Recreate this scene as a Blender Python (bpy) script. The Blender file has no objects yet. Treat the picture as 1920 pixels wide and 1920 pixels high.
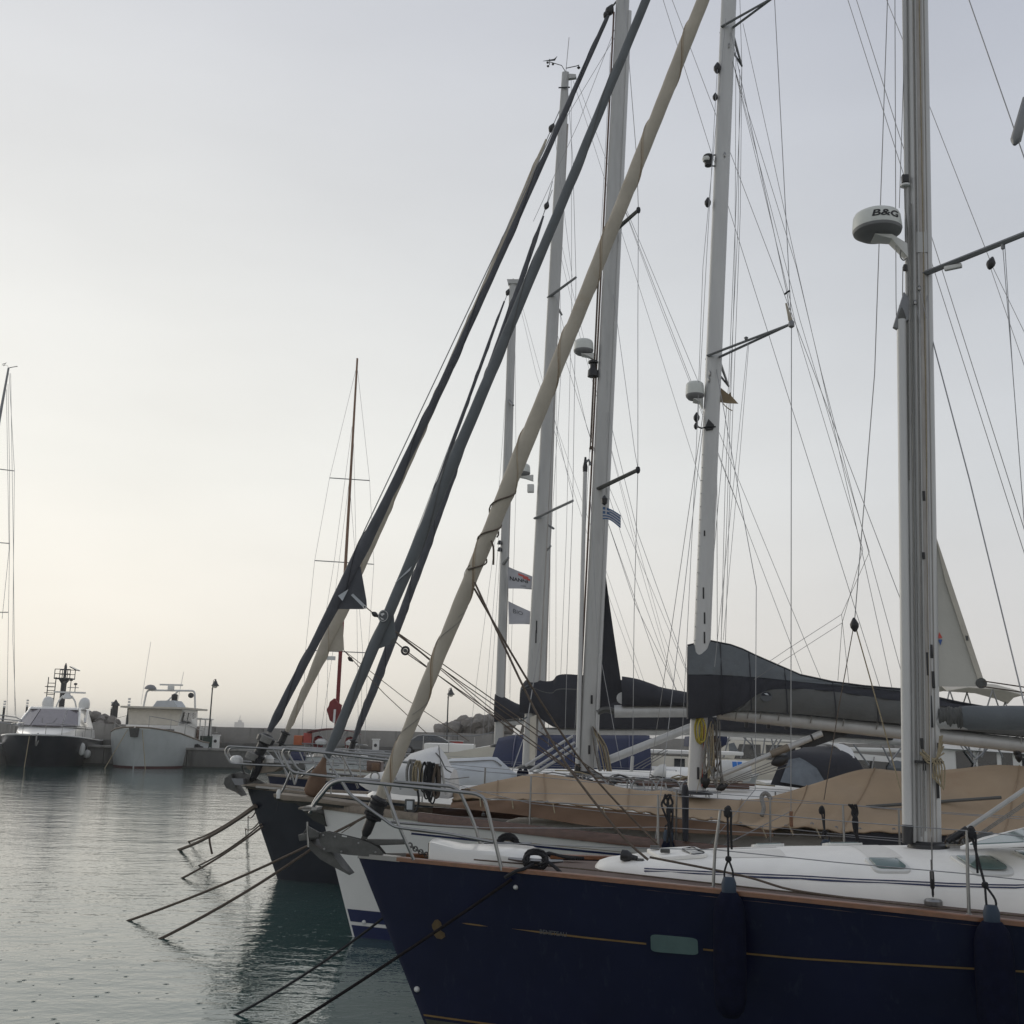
import bpy, bmesh, math, random
from math import sin, cos, pi, radians, sqrt, atan2
from mathutils import Vector, Matrix
random.seed(7)
scene = bpy.context.scene
COL = scene.collection

# ------------------------------------------------------------------ camera
EYE = 2.7                                   # eye height above the water, standing on the pontoon
cam_d = bpy.data.cameras.new('camera'); cam = bpy.data.objects.new('camera', cam_d); COL.objects.link(cam)
cam_d.sensor_width = 36.0; cam_d.sensor_fit = 'HORIZONTAL'
cam_d.lens = 36.0*2050/1920
cam_d.clip_start = 0.1; cam_d.clip_end = 9000
TH, RO = radians(11.68), radians(1.5)       # tilted up a little, rolled a little
r0 = Vector((1, 0, 0)); u0 = Vector((0, -sin(TH), cos(TH))); f0 = Vector((0, cos(TH), sin(TH)))
rr = r0*cos(RO) + u0*sin(RO); uu = u0*cos(RO) - r0*sin(RO)
mw = Matrix((rr, uu, -f0)).transposed().to_4x4(); mw.translation = (0, 0, EYE)
cam.matrix_world = mw
scene.camera = cam

# ------------------------------------------------------------------ light: hazy overcast evening, sun low behind the cloud on the left
scene.view_settings.view_transform = 'Standard'; scene.view_settings.look = 'None'
scene.view_settings.exposure = 0.0; scene.view_settings.gamma = 1.0
scene.view_settings.use_curve_mapping = False
scene.render.engine = 'CYCLES'
SUN_EL, SUN_AZ = radians(14), radians(-44)   # azimuth measured from +Y, negative = to the left
world = bpy.data.worlds.new('World'); scene.world = world; world.use_nodes = True
nt = world.node_tree; N = nt.nodes; L = nt.links
N.clear()
def nd(tree, t, **kw):
    n = tree.nodes.new(t)
    for k, v in kw.items(): setattr(n, k, v)
    return n
wo = nd(nt, 'ShaderNodeOutputWorld')
sky = nd(nt, 'ShaderNodeTexSky'); sky.sky_type = 'NISHITA'; sky.sun_disc = False
sky.sun_elevation = SUN_EL; sky.sun_rotation = SUN_AZ; sky.altitude = 0
sky.air_density = 1.0; sky.dust_density = 6.0; sky.ozone_density = 1.0
bg_clear = nd(nt, 'ShaderNodeBackground'); bg_clear.inputs['Strength'].default_value = 0.05
L.new(sky.outputs[0], bg_clear.inputs['Color'])
# the thin cloud sheet that covers the whole sky: brightest and warmest round the sun, cooler away from it
tc = nd(nt, 'ShaderNodeTexCoord'); sep = nd(nt, 'ShaderNodeSeparateXYZ')
L.new(tc.outputs['Generated'], sep.inputs[0])
ramp = nd(nt, 'ShaderNodeValToRGB'); L.new(sep.outputs['Z'], ramp.inputs[0])
el = ramp.color_ramp.elements
stops = [(0.0, (.990, .920, .800)), (0.10, (.980, .938, .862)), (0.22, (.940, .934, .895)), (0.38, (.820, .828, .828)), (0.58, (.675, .690, .732)), (1.0, (.540, .565, .625))]
el[0].position, el[0].color = stops[0][0], (*stops[0][1], 1)
el[1].position, el[1].color = stops[-1][0], (*stops[-1][1], 1)
for p_, c_ in stops[1:-1]:
    e_ = el.new(p_); e_.color = (*c_, 1)
sunv = Vector((sin(SUN_AZ)*cos(SUN_EL), cos(SUN_AZ)*cos(SUN_EL), sin(SUN_EL)))
dot = nd(nt, 'ShaderNodeVectorMath', operation='DOT_PRODUCT'); L.new(tc.outputs['Generated'], dot.inputs[0]); dot.inputs[1].default_value = sunv
gl = nd(nt, 'ShaderNodeMapRange'); gl.inputs['From Min'].default_value = 0.45; gl.inputs['From Max'].default_value = 0.95
gl.inputs['To Min'].default_value = 0.765; gl.inputs['To Max'].default_value = 1.03; L.new(dot.outputs['Value'], gl.inputs['Value'])
cn = nd(nt, 'ShaderNodeTexNoise'); cn.inputs['Scale'].default_value = 2.2; cn.inputs['Detail'].default_value = 4
mp = nd(nt, 'ShaderNodeMapping'); mp.inputs['Scale'].default_value = (1, 1, 3.5); L.new(tc.outputs['Generated'], mp.inputs[0]); L.new(mp.outputs[0], cn.inputs['Vector'])
cm = nd(nt, 'ShaderNodeMapRange'); cm.inputs['From Min'].default_value = .3; cm.inputs['From Max'].default_value = .7
cm.inputs['To Min'].default_value = 0.955; cm.inputs['To Max'].default_value = 1.045; L.new(cn.outputs['Fac'], cm.inputs['Value'])
mul = nd(nt, 'ShaderNodeMath', operation='MULTIPLY'); L.new(gl.outputs[0], mul.inputs[0]); L.new(cm.outputs[0], mul.inputs[1])
bg_cloud = nd(nt, 'ShaderNodeBackground'); tint = nd(nt, 'ShaderNodeMix'); tint.data_type = 'RGBA'; tint.inputs['A'].default_value = (.948, .985, 1.065, 1); tint.inputs['B'].default_value = (1.0, 1.0, .985, 1)
tf_ = nd(nt, 'ShaderNodeMapRange'); tf_.inputs['From Min'].default_value = .35; tf_.inputs['From Max'].default_value = .9; L.new(dot.outputs['Value'], tf_.inputs['Value']); L.new(tf_.outputs[0], tint.inputs['Factor'])
tm = nd(nt, 'ShaderNodeVectorMath', operation='MULTIPLY'); L.new(ramp.outputs[0], tm.inputs[0]); L.new(tint.outputs['Result'], tm.inputs[1])
L.new(tm.outputs[0], bg_cloud.inputs['Color']); L.new(mul.outputs[0], bg_cloud.inputs['Strength'])
mixw = nd(nt, 'ShaderNodeMixShader'); mixw.inputs[0].default_value = 0.97      # cloud cover
L.new(bg_clear.outputs[0], mixw.inputs[1]); L.new(bg_cloud.outputs[0], mixw.inputs[2]); L.new(mixw.outputs[0], wo.inputs['Surface'])

sl = bpy.data.lights.new('sun', 'SUN'); sl.energy = 0.6; sl.angle = radians(35); sl.color = (1.0, .93, .82)
so = bpy.data.objects.new('sun', sl); COL.objects.link(so)
so.rotation_euler = (-sunv).to_track_quat('-Z', 'Y').to_euler(); so.location = (0, 0, 60)

# ------------------------------------------------------------------ materials
MATS = {}
def mat(name, col, rough=.5, metal=0., var=.10, vscale=3., bump=0., bscale=40., coat=0., dirt=None, spec=.5, stretch=None, trans=0.):
    if name in MATS: return MATS[name]
    m = bpy.data.materials.new(name); m.use_nodes = True; t = m.node_tree
    b = t.nodes['Principled BSDF']
    b.inputs['Roughness'].default_value = rough; b.inputs['Metallic'].default_value = metal
    b.inputs['Coat Weight'].default_value = coat; b.inputs['Specular IOR Level'].default_value = spec
    b.inputs['Coat Roughness'].default_value = .08
    if trans: b.inputs['Transmission Weight'].default_value = trans
    co = nd(t, 'ShaderNodeTexCoord'); src = co.outputs['Object']
    if stretch:
        mm = nd(t, 'ShaderNodeMapping'); mm.inputs['Scale'].default_value = stretch; t.links.new(src, mm.inputs[0]); src = mm.outputs[0]
    n = nd(t, 'ShaderNodeTexNoise'); n.inputs['Scale'].default_value = vscale; n.inputs['Detail'].default_value = 5; n.inputs['Roughness'].default_value = .6
    t.links.new(src, n.inputs['Vector'])
    mr = nd(t, 'ShaderNodeMapRange'); mr.inputs['From Min'].default_value = .3; mr.inputs['From Max'].default_value = .7
    mr.inputs['To Min'].default_value = 1-var; mr.inputs['To Max'].default_value = 1+var; t.links.new(n.outputs['Fac'], mr.inputs['Value'])
    vm = nd(t, 'ShaderNodeVectorMath', operation='SCALE'); vm.inputs[0].default_value = col; t.links.new(mr.outputs[0], vm.inputs['Scale'])
    out = vm.outputs[0]
    if dirt:                                   # (colour, scale, threshold): stains with a shape of their own
        d = nd(t, 'ShaderNodeTexNoise'); d.inputs['Scale'].default_value = dirt[1]; d.inputs['Detail'].default_value = 7; d.inputs['Roughness'].default_value = .7
        if len(dirt) > 3:
            dm = nd(t, 'ShaderNodeMapping'); dm.inputs['Scale'].default_value = dirt[3]; t.links.new(co.outputs['Object'], dm.inputs[0]); t.links.new(dm.outputs[0], d.inputs['Vector'])
        else: t.links.new(co.outputs['Object'], d.inputs['Vector'])
        dr = nd(t, 'ShaderNodeMapRange'); dr.inputs['From Min'].default_value = dirt[2]; dr.inputs['From Max'].default_value = dirt[2]+.18
        t.links.new(d.outputs['Fac'], dr.inputs['Value'])
        mx = nd(t, 'ShaderNodeMix'); mx.data_type = 'RGBA'; t.links.new(dr.outputs[0], mx.inputs['Factor'])
        t.links.new(out, mx.inputs['A']); mx.inputs['B'].default_value = (*dirt[0], 1); out = mx.outputs['Result']
    t.links.new(out, b.inputs['Base Color'])
    if bump:
        bn = nd(t, 'ShaderNodeTexNoise'); bn.inputs['Scale'].default_value = bscale; bn.inputs['Detail'].default_value = 4; t.links.new(src, bn.inputs['Vector'])
        bp = nd(t, 'ShaderNodeBump'); bp.inputs['Strength'].default_value = bump; bp.inputs['Distance'].default_value = .02
        t.links.new(bn.outputs['Fac'], bp.inputs['Height']); t.links.new(bp.outputs[0], b.inputs['Normal'])
    MATS[name] = m
    return m
mat('navy_gelcoat', (.0100, .0120, .034), .26, var=.15, vscale=1.5, coat=.2, spec=.3, dirt=((.022, .026, .048), 4, .57, (2.5, 2.5, .5)))
mat('dark_gelcoat', (.022, .024, .031), .3, var=.15, vscale=2, coat=.2, spec=.35, dirt=((.03, .033, .04), 4, .6, (1, 1, 3)))
mat('white_gelcoat', (.70, .69, .65), .3, var=.04, vscale=2, coat=.3, dirt=((.58, .56, .50), 3, .66, (1, 1, 3)))
mat('white_deck', (.80, .785, .735), .5, var=.05, vscale=3, dirt=((.56, .53, .46), 2.2, .62), bump=.05, bscale=120)
mat('cream_gelcoat', (.62, .58, .49), .4, var=.06, vscale=2, dirt=((.5, .46, .38), 3, .62))
mat('grey_hull_paint', (.42, .44, .43), .45, var=.07, vscale=1.2, dirt=((.26, .25, .22), 2.5, .62, (1, 1, .25)))
mat('boot_blue', (.012, .018, .07), .35, var=.1)
mat('antifoul_olive', (.06, .065, .045), .7, var=.2, vscale=6)
mat('antifoul_red', (.075, .024, .022), .7, var=.2, vscale=6)
mat('gold_stripe', (.20, .125, .04), .4, var=.2, vscale=8)
mat('old_gold', (.105, .07, .03), .5, var=.3, vscale=25)
mat('teak_deck', (.088, .052, .038), .6, var=.22, vscale=2.5, stretch=(1.2, 14, 1), bump=.15, bscale=8)
mat('teak_grey', (.20, .165, .125), .65, var=.25, vscale=3, stretch=(1.5, 16, 4), bump=.2, bscale=9)
mat('varnished_wood', (.185, .078, .034), .28, var=.25, vscale=5, stretch=(1, 8, 8), coat=.5)
mat('brown_wood', (.105, .056, .038), .4, var=.3, vscale=4, stretch=(1, 8, 8), coat=.2)
mat('mast_paint', (.50, .50, .485), .38, metal=.15, var=.06, vscale=4, stretch=(2, 2, .25), dirt=((.36, .36, .35), 4, .62, (3, 3, .3)))
mat('mast_grey', (.41, .41, .395), .42, metal=.2, var=.08, vscale=4, stretch=(2, 2, .25), dirt=((.25, .25, .245), 4, .6, (3, 3, .3)))
mat('mast_track', (.33, .31, .285), .5, metal=.3, var=.2, vscale=9, stretch=(4, 4, .3))
mat('spreader_grey', (.20, .205, .21), .45, metal=.3, var=.1)
mat('stainless', (.27, .27, .265), .30, metal=.95, var=.08, vscale=9)
mat('wire_steel', (.30, .30, .30), .45, metal=.5, var=.1, vscale=6)
mat('galvanised', (.105, .105, .098), .55, metal=.45, var=.25, vscale=9, bump=.15, bscale=40, dirt=((.12, .075, .045), 6, .60))
mat('black_plastic', (.018, .018, .019), .5, var=.2, vscale=10)
mat('black_rope', (.016, .016, .018), .85, var=.3, vscale=60, bump=.5, bscale=160)
mat('rope_tan', (.30, .25, .16), .85, var=.25, vscale=60, bump=.5, bscale=160)
mat('rope_grey', (.22, .215, .20), .85, var=.25, vscale=60, bump=.5, bscale=160)
mat('rope_brown', (.11, .085, .065), .9, var=.3, vscale=40, bump=.5, bscale=160)
mat('rope_yellow', (.38, .31, .05), .85, var=.25, vscale=60)
mat('rope_red', (.36, .06, .04), .85, var=.25, vscale=60)
mat('canvas_tan', (.325, .240, .155), .85, var=.10, vscale=1.6, bump=.18, bscale=220, dirt=((.30, .20, .125), 1.4, .58))
mat('canvas_brown', (.175, .108, .068), .85, var=.12, vscale=2, bump=.18, bscale=200)
mat('canvas_dark', (.026, .027, .033), .8, var=.2, vscale=2.5, bump=.25, bscale=30)
mat('canvas_grey', (.118, .130, .136), .8, var=.12, vscale=2.2, bump=.2, bscale=30, dirt=((.095, .10, .10), 2, .58))
mat('canvas_warm_grey', (.095, .096, .090), .8, var=.12, vscale=2.2, bump=.2, bscale=30)
mat('canvas_ivory', (.41, .37, .30), .8, var=.10, vscale=3, bump=.22, bscale=30, dirt=((.36, .30, .22), 2.4, .58))
mat('canvas_cream', (.50, .465, .39), .8, var=.08, vscale=3, bump=.15, bscale=40)
mat('canvas_white', (.62, .62, .60), .75, var=.05, vscale=3, bump=.12, bscale=20, dirt=((.5, .49, .45), 2, .6))
mat('canvas_pale_blue', (.46, .485, .50), .75, var=.08, vscale=3, bump=.3, bscale=9)
mat('canvas_slate', (.072, .076, .086), .8, var=.2, vscale=2.5, bump=.25, bscale=30)
mat('seam_tan', (.275, .198, .125), .85, var=.1)
mat('rope_dark', (.018, .015, .016), .95, spec=.1, var=.3, vscale=40, bump=.5, bscale=160)
mat('non_slip', (.70, .685, .64), .85, var=.05, bump=.35, bscale=420, dirt=((.60, .58, .53), 3, .58))
mat('mast_brown', (.19, .105, .06), .5, var=.2, stretch=(2, 2, .3))
mat('canvas_blue', (.014, .021, .056), .8, var=.15, vscale=2, bump=.3, bscale=12)
mat('canvas_red', (.17, .02, .022), .8, var=.2, vscale=3, bump=.3, bscale=12)
mat('canvas_orange_brown', (.17, .105, .068), .85, var=.15, vscale=4, bump=.3, bscale=14, dirt=((.16, .10, .07), 5, .58))
mat('sail_white', (.50, .485, .43), .75, var=.05, vscale=2, bump=.12, bscale=18)
mat('luff_fold_shade', (.36, .30, .22), .8, var=.12, vscale=6)
mat('fender_blue', (.0062, .008, .021), .95, spec=.12, var=.2, vscale=12, bump=.5, bscale=140)
mat('fender_end', (.018, .035, .06), .6, var=.15)
mat('glass_green', (.10, .155, .145), .08, var=.2, vscale=2, coat=.5)
mat('glass_dark', (.02, .024, .028), .06, var=.2, vscale=2, coat=.6)
mat('glass_violet', (.135, .12, .135), .18, var=.12, vscale=2, coat=.4)
mat('clear_vinyl', (.12, .14, .155), .15, var=.35, vscale=3, coat=.4)
mat('white_plastic', (.62, .62, .59), .4, var=.05, vscale=4)
mat('radome_white', (.60, .615, .57), .4, var=.05, vscale=5, dirt=((.46, .46, .42), 6, .62))
mat('radome_base', (.20, .20, .20), .55, var=.1)
mat('ink_black', (.015, .015, .017), .6, var=.05)
mat('ink_grey', (.09, .095, .10), .7, var=.05)
mat('ink_red', (.55, .09, .07), .7, var=.08)
mat('ink_blue', (.05, .11, .30), .7, var=.08)
mat('label_blue', (.03, .16, .48), .6, var=.08)
mat('flag_white', (.42, .42, .44), .85, var=.06)
mat('flag_blue', (.055, .115, .22), .85, var=.06)
mat('pennant_ochre', (.25, .19, .115), .85, var=.12)
mat('concrete', (.25, .24, .22), .9, var=.16, vscale=.7, bump=.3, bscale=6, dirt=((.10, .096, .088), .9, .52, (1, 1, .10)))
mat('concrete_dark', (.125, .122, .112), .9, var=.15, vscale=.8, bump=.3, bscale=6, dirt=((.06, .06, .05), .9, .52, (1, 1, .15)))
mat('weed_wet', (.028, .030, .024), .6, var=.3, vscale=2)
mat('rock', (.21, .195, .175), .9, var=.25, vscale=1.1, bump=.6, bscale=3, dirt=((.12, .10, .085), 1.3, .55))
mat('lamp_black', (.035, .036, .036), .5, var=.1)
mat('lamp_glass', (.55, .53, .46), .3, var=.05)
mat('green_paint', (.03, .055, .042), .6, var=.15)
mat('red_paint', (.36, .055, .04), .6, var=.12)
mat('orange_plastic', (.38, .10, .035), .6, var=.15)
mat('car_paint', (.030, .034, .036), .25, var=.1, coat=.6)
mat('tyre_rubber', (.02, .02, .02), .85, var=.2, vscale=8)
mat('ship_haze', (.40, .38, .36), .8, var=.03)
mat('leaf_olive', (.060, .068, .035), .8, var=.3, vscale=1)
mat('bark', (.08, .06, .045), .9, var=.3)

# ------------------------------------------------------------------ mesh helpers
class MB:
    def __init__(s): s.v = []; s.f = []
    def add(s, vs, fs):
        o = len(s.v); s.v += [tuple(p) for p in vs]; s.f += [tuple(i+o for i in f) for f in fs]; return s
    def box(s, c, d, rz=0.0, tilt=None):
        vs = []
        for sx in (-.5, .5):
            for sy in (-.5, .5):
                for sz in (-.5, .5):
                    p = Vector((sx*d[0], sy*d[1], sz*d[2]))
                    if tilt: p = tilt @ p
                    if rz: p = Matrix.Rotation(rz, 3, 'Z') @ p
                    vs.append(p+Vector(c))
        return s.add(vs, [(0, 1, 3, 2), (4, 6, 7, 5), (0, 4, 5, 1), (2, 3, 7, 6), (0, 2, 6, 4), (1, 5, 7, 3)])
    def loft(s, rings, caps=True, closed=True):
        n = len(rings[0]); o = len(s.v)
        for r in rings: s.v += [tuple(p) for p in r]
        for i in range(len(rings)-1):
            for j in range(n if closed else n-1):
                k = (j+1) % n
                s.f.append((o+i*n+j, o+i*n+k, o+(i+1)*n+k, o+(i+1)*n+j))
        if caps and closed:
            s.f.append(tuple(o+j for j in range(n-1, -1, -1))); s.f.append(tuple(o+(len(rings)-1)*n+j for j in range(n)))
        return s
    def tube(s, pts, r, n=8, caps=True, wob=None):
        pts = [Vector(p) for p in pts]
        rs = r if isinstance(r, (list, tuple)) else [r]*len(pts)
        t = (pts[1]-pts[0]).normalized()
        a = Vector((0, 0, 1)) if abs(t.z) < .9 else Vector((1, 0, 0))
        x = t.cross(a).normalized(); rings = []
        for i, p in enumerate(pts):
            if i == 0: tt = pts[1]-pts[0]
            elif i == len(pts)-1: tt = pts[-1]-pts[-2]
            else: tt = (pts[i+1]-p).normalized()+(p-pts[i-1]).normalized()
            if tt.length < 1e-9: tt = t
            tt.normalize()
            x = (x-tt*x.dot(tt)); x.normalize(); y = tt.cross(x)
            ring = []
            for k in range(n):
                ph = 2*pi*k/n; q = rs[i]*(1 if wob is None else wob(i, ph))
                ring.append(p+x*(q*cos(ph))+y*(q*sin(ph)))
            rings.append(ring)
        return s.loft(rings, caps)
    def lathe(s, prof, n=16, c=(0, 0, 0), axis=(0, 0, 1), caps=True):
        ax = Vector(axis).normalized(); q = ax.to_track_quat('Z', 'Y'); c = Vector(c); rings = []
        for (r, z) in prof:
            rings.append([c+q @ Vector((r*cos(2*pi*k/n), r*sin(2*pi*k/n), z)) for k in range(n)])
        return s.loft(rings, caps)
    def prism(s, poly, d):
        """poly: 3-D outline (roughly planar), extruded by vector d, centred."""
        d = Vector(d); n = len(poly)
        a = [Vector(p)-d*.5 for p in poly]; b = [Vector(p)+d*.5 for p in poly]
        return s.add(a+b, [tuple(range(n-1, -1, -1)), tuple(range(n, 2*n))]+[(i, (i+1) % n, n+(i+1) % n, n+i) for i in range(n)])
    def sheet(s, rows, thick=None):
        n = len(rows[0]); m = len(rows)
        vs = [tuple(p) for r in rows for p in r]
        fs = [(i*n+j, i*n+j+1, (i+1)*n+j+1, (i+1)*n+j) for i in range(m-1) for j in range(n-1)]
        if thick is None: return s.add(vs, fs)
        t = Vector(thick); k = len(vs)
        vs2 = vs+[tuple(Vector(p)+t) for p in vs]
        fs2 = fs+[tuple(i+k for i in reversed(f)) for f in fs]
        for i in range(m-1):
            fs2.append((i*n, (i+1)*n, (i+1)*n+k, i*n+k)); fs2.append((i*n+n-1, i*n+n-1+k, (i+1)*n+n-1+k, (i+1)*n+n-1))
        for j in range(n-1):
            fs2.append((j, j+k, j+1+k, j+1)); q = (m-1)*n
            fs2.append((q+j, q+j+1, q+j+1+k, q+j+k))
        return s.add(vs2, fs2)
    def build(s, name, m, parent=None, smooth=True, angle=38, kind=None, loc=None, bevel=0):
        me = bpy.data.meshes.new(name); me.from_pydata(s.v, [], s.f); me.update()
        bm = bmesh.new(); bm.from_mesh(me); bmesh.ops.recalc_face_normals(bm, faces=bm.faces[:])
        if bevel: bmesh.ops.bevel(bm, geom=[e for e in bm.edges if len(e.link_faces) == 2 and e.calc_face_angle(0) > .6], offset=bevel, segments=2, profile=.6, affect='EDGES')
        bm.to_mesh(me); bm.free()
        me.materials.append(MATS[m])
        if smooth:
            me.polygons.foreach_set('use_smooth', [True]*len(me.polygons)); me.set_sharp_from_angle(angle=radians(angle))
        o = bpy.data.objects.new(name, me); COL.objects.link(o)
        if parent is not None: o.parent = parent
        if kind: o['kind'] = kind
        if loc: o.location = loc
        return o
def tag(o, label, cat, group=None):
    o['label'] = label; o['category'] = cat
    if group: o['group'] = group
    return o
def empty(name, loc=(0, 0, 0), rz=0.0):
    o = bpy.data.objects.new(name, None); COL.objects.link(o); o.location = loc; o.rotation_euler = (0, 0, rz); o.empty_display_size = .3
    return o
def copy_part(src, parent, loc=(0, 0, 0), rz=0.0):
    c = src.copy(); COL.objects.link(c); c.parent = parent; c.location = loc; c.rotation_euler = (0, 0, rz)
    return c
def lerp(a, b, t): return Vector(a)*(1-t)+Vector(b)*t
def polyat(pts, n):
    """resample a polyline as a smooth Catmull-Rom curve with n points per span"""
    P = [Vector(p) for p in pts]; out = []
    for i in range(len(P)-1):
        p0 = P[max(i-1, 0)]; p1 = P[i]; p2 = P[i+1]; p3 = P[min(i+2, len(P)-1)]
        for k in range(n):
            t = k/n
            out.append(.5*((2*p1)+(p2-p0)*t+(2*p0-5*p1+4*p2-p3)*t*t+(3*p1-p0-3*p2+p3)*t**3))
    out.append(P[-1]); return out
def wire(parent, name, pts, r=.006, m='wire_steel', n=6):
    return MB().tube(pts, r*.85, n).build(name, m, parent)
def down(a, c, z):
    """carry the line a-c on until height z"""
    a, c = Vector(a), Vector(c); return c+(c-a)*((z-c.z)/(c.z-a.z))
def rope(parent, name, pts, r=.010, m='rope_grey', n=7, k=5):
    return MB().tube(polyat(pts, k), r, n).build(name, m, parent)
def rail(parent, name, pts, r=.0145, m='stainless', k=None, bend=.06):
    """bent stainless tube: straight runs with small rounded corners"""
    P = [Vector(p) for p in pts]; out = [P[0]]
    for i in range(1, len(P)-1):
        a = P[i-1]-P[i]; b = P[i+1]-P[i]; q = min(bend, a.length*.45, b.length*.45)
        A = P[i]+a.normalized()*q; B = P[i]+b.normalized()*q
        for t in (0, .25, .5, .75, 1): out.append((1-t)**2*A+2*t*(1-t)*P[i]+t*t*B)
    out.append(P[-1])
    return MB().tube(out, r, 10).build(name, m, parent)
def text_mesh(txt, size, bold=False, shear=0.0):
    cu = bpy.data.curves.new('lettering', 'FONT'); cu.body = txt; cu.size = size; cu.fill_mode = 'FRONT'; cu.shear = shear; cu.extrude = 0
    if bold: cu.offset = size*.022
    o = bpy.data.objects.new('lettering', cu); COL.objects.link(o)
    dg = bpy.context.evaluated_depsgraph_get(); me = bpy.data.meshes.new_from_object(o.evaluated_get(dg))
    vs = [v.co.copy() for v in me.vertices]; fs = [tuple(p.vertices) for p in me.polygons]
    bpy.data.objects.remove(o); bpy.data.meshes.remove(me); bpy.data.curves.remove(cu)
    return vs, fs
def lettering(parent, txt, size, place, m, bold=False, shear=0.0, sx=1.0):
    vs, fs = text_mesh(txt, size, bold, shear)
    b = MB(); b.v = [tuple(place(v.x*sx, v.y)) for v in vs]; b.f = fs
    me = bpy.data.meshes.new('lettering'); me.from_pydata(b.v, [], b.f); me.materials.append(MATS[m]); me.update()
    o = bpy.data.objects.new('lettering', me); COL.objects.link(o)
    if parent is not None: o.parent = parent
    return o
def half_beam(P, u, z):
    """half breadth of a sailing-yacht hull at station u (metres aft of the stem head) and height z"""
    s0 = P['s0']; k = min(max(z/s0, -.4), 1.15)
    us = P['uw']*(1-k)
    t = (u-us)/(P['L']-us)
    if t <= 0: return 0.0
    t = min(t, 1.0)
    fd = 1-(1-min(t/.62, 1))**1.9
    fw = (1-(1-min(t/.72, 1))**1.5)*.90
    aft = 1-.24*(max(0, (t-.60)/.40))**2
    return P['bm']*(fw+(fd-fw)*(max(k, 0)**.8))*aft*(1 if k >= 0 else 1+k*.9)
def sheer_z(P, u):
    return max(P['smin'], P['s0']-P['l']*max(u, 0)-P['c']*max(u, 0)**2)
ROOF1 = [(2.32, .16, 1.525), (2.36, .26, 1.57), (2.45, .35, 1.60), (2.65, .46, 1.63), (3.0, .58, 1.665), (3.5, .72, 1.705), (4.1, .85, 1.745), (4.8, .95, 1.775), (5.5, 1.03, 1.80), (6.2, 1.09, 1.84), (7.0, 1.14, 1.92), (8.2, 1.22, 2.0), (9.6, 1.22, 2.05), (10.0, 1.2, 2.05)]
ROOFK = [(0, 1.0), (.2, .992), (.4, .965), (.6, .91), (.75, .84), (.86, .73), (.94, .55), (.985, .28), (1, 0)]
def roof1(P, u, y):
    """height of yacht 1's coachroof at (u, y), or -1 outside it"""
    for a, c in zip(ROOF1, ROOF1[1:]):
        if a[0] <= u <= c[0]:
            f = (u-a[0])/(c[0]-a[0]); wd = a[1]+(c[1]-a[1])*f; zt = a[2]+(c[2]-a[2])*f; zb = sheer_z(P, u)-.03; k = abs(y)/wd
            if k > 1: return -1.0
            for (p, h0), (q, h1) in zip(ROOFK, ROOFK[1:]):
                if p <= k <= q: return zb+(zt-zb)*(h0+(h1-h0)*(k-p)/(q-p))
    return -1.0


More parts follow.
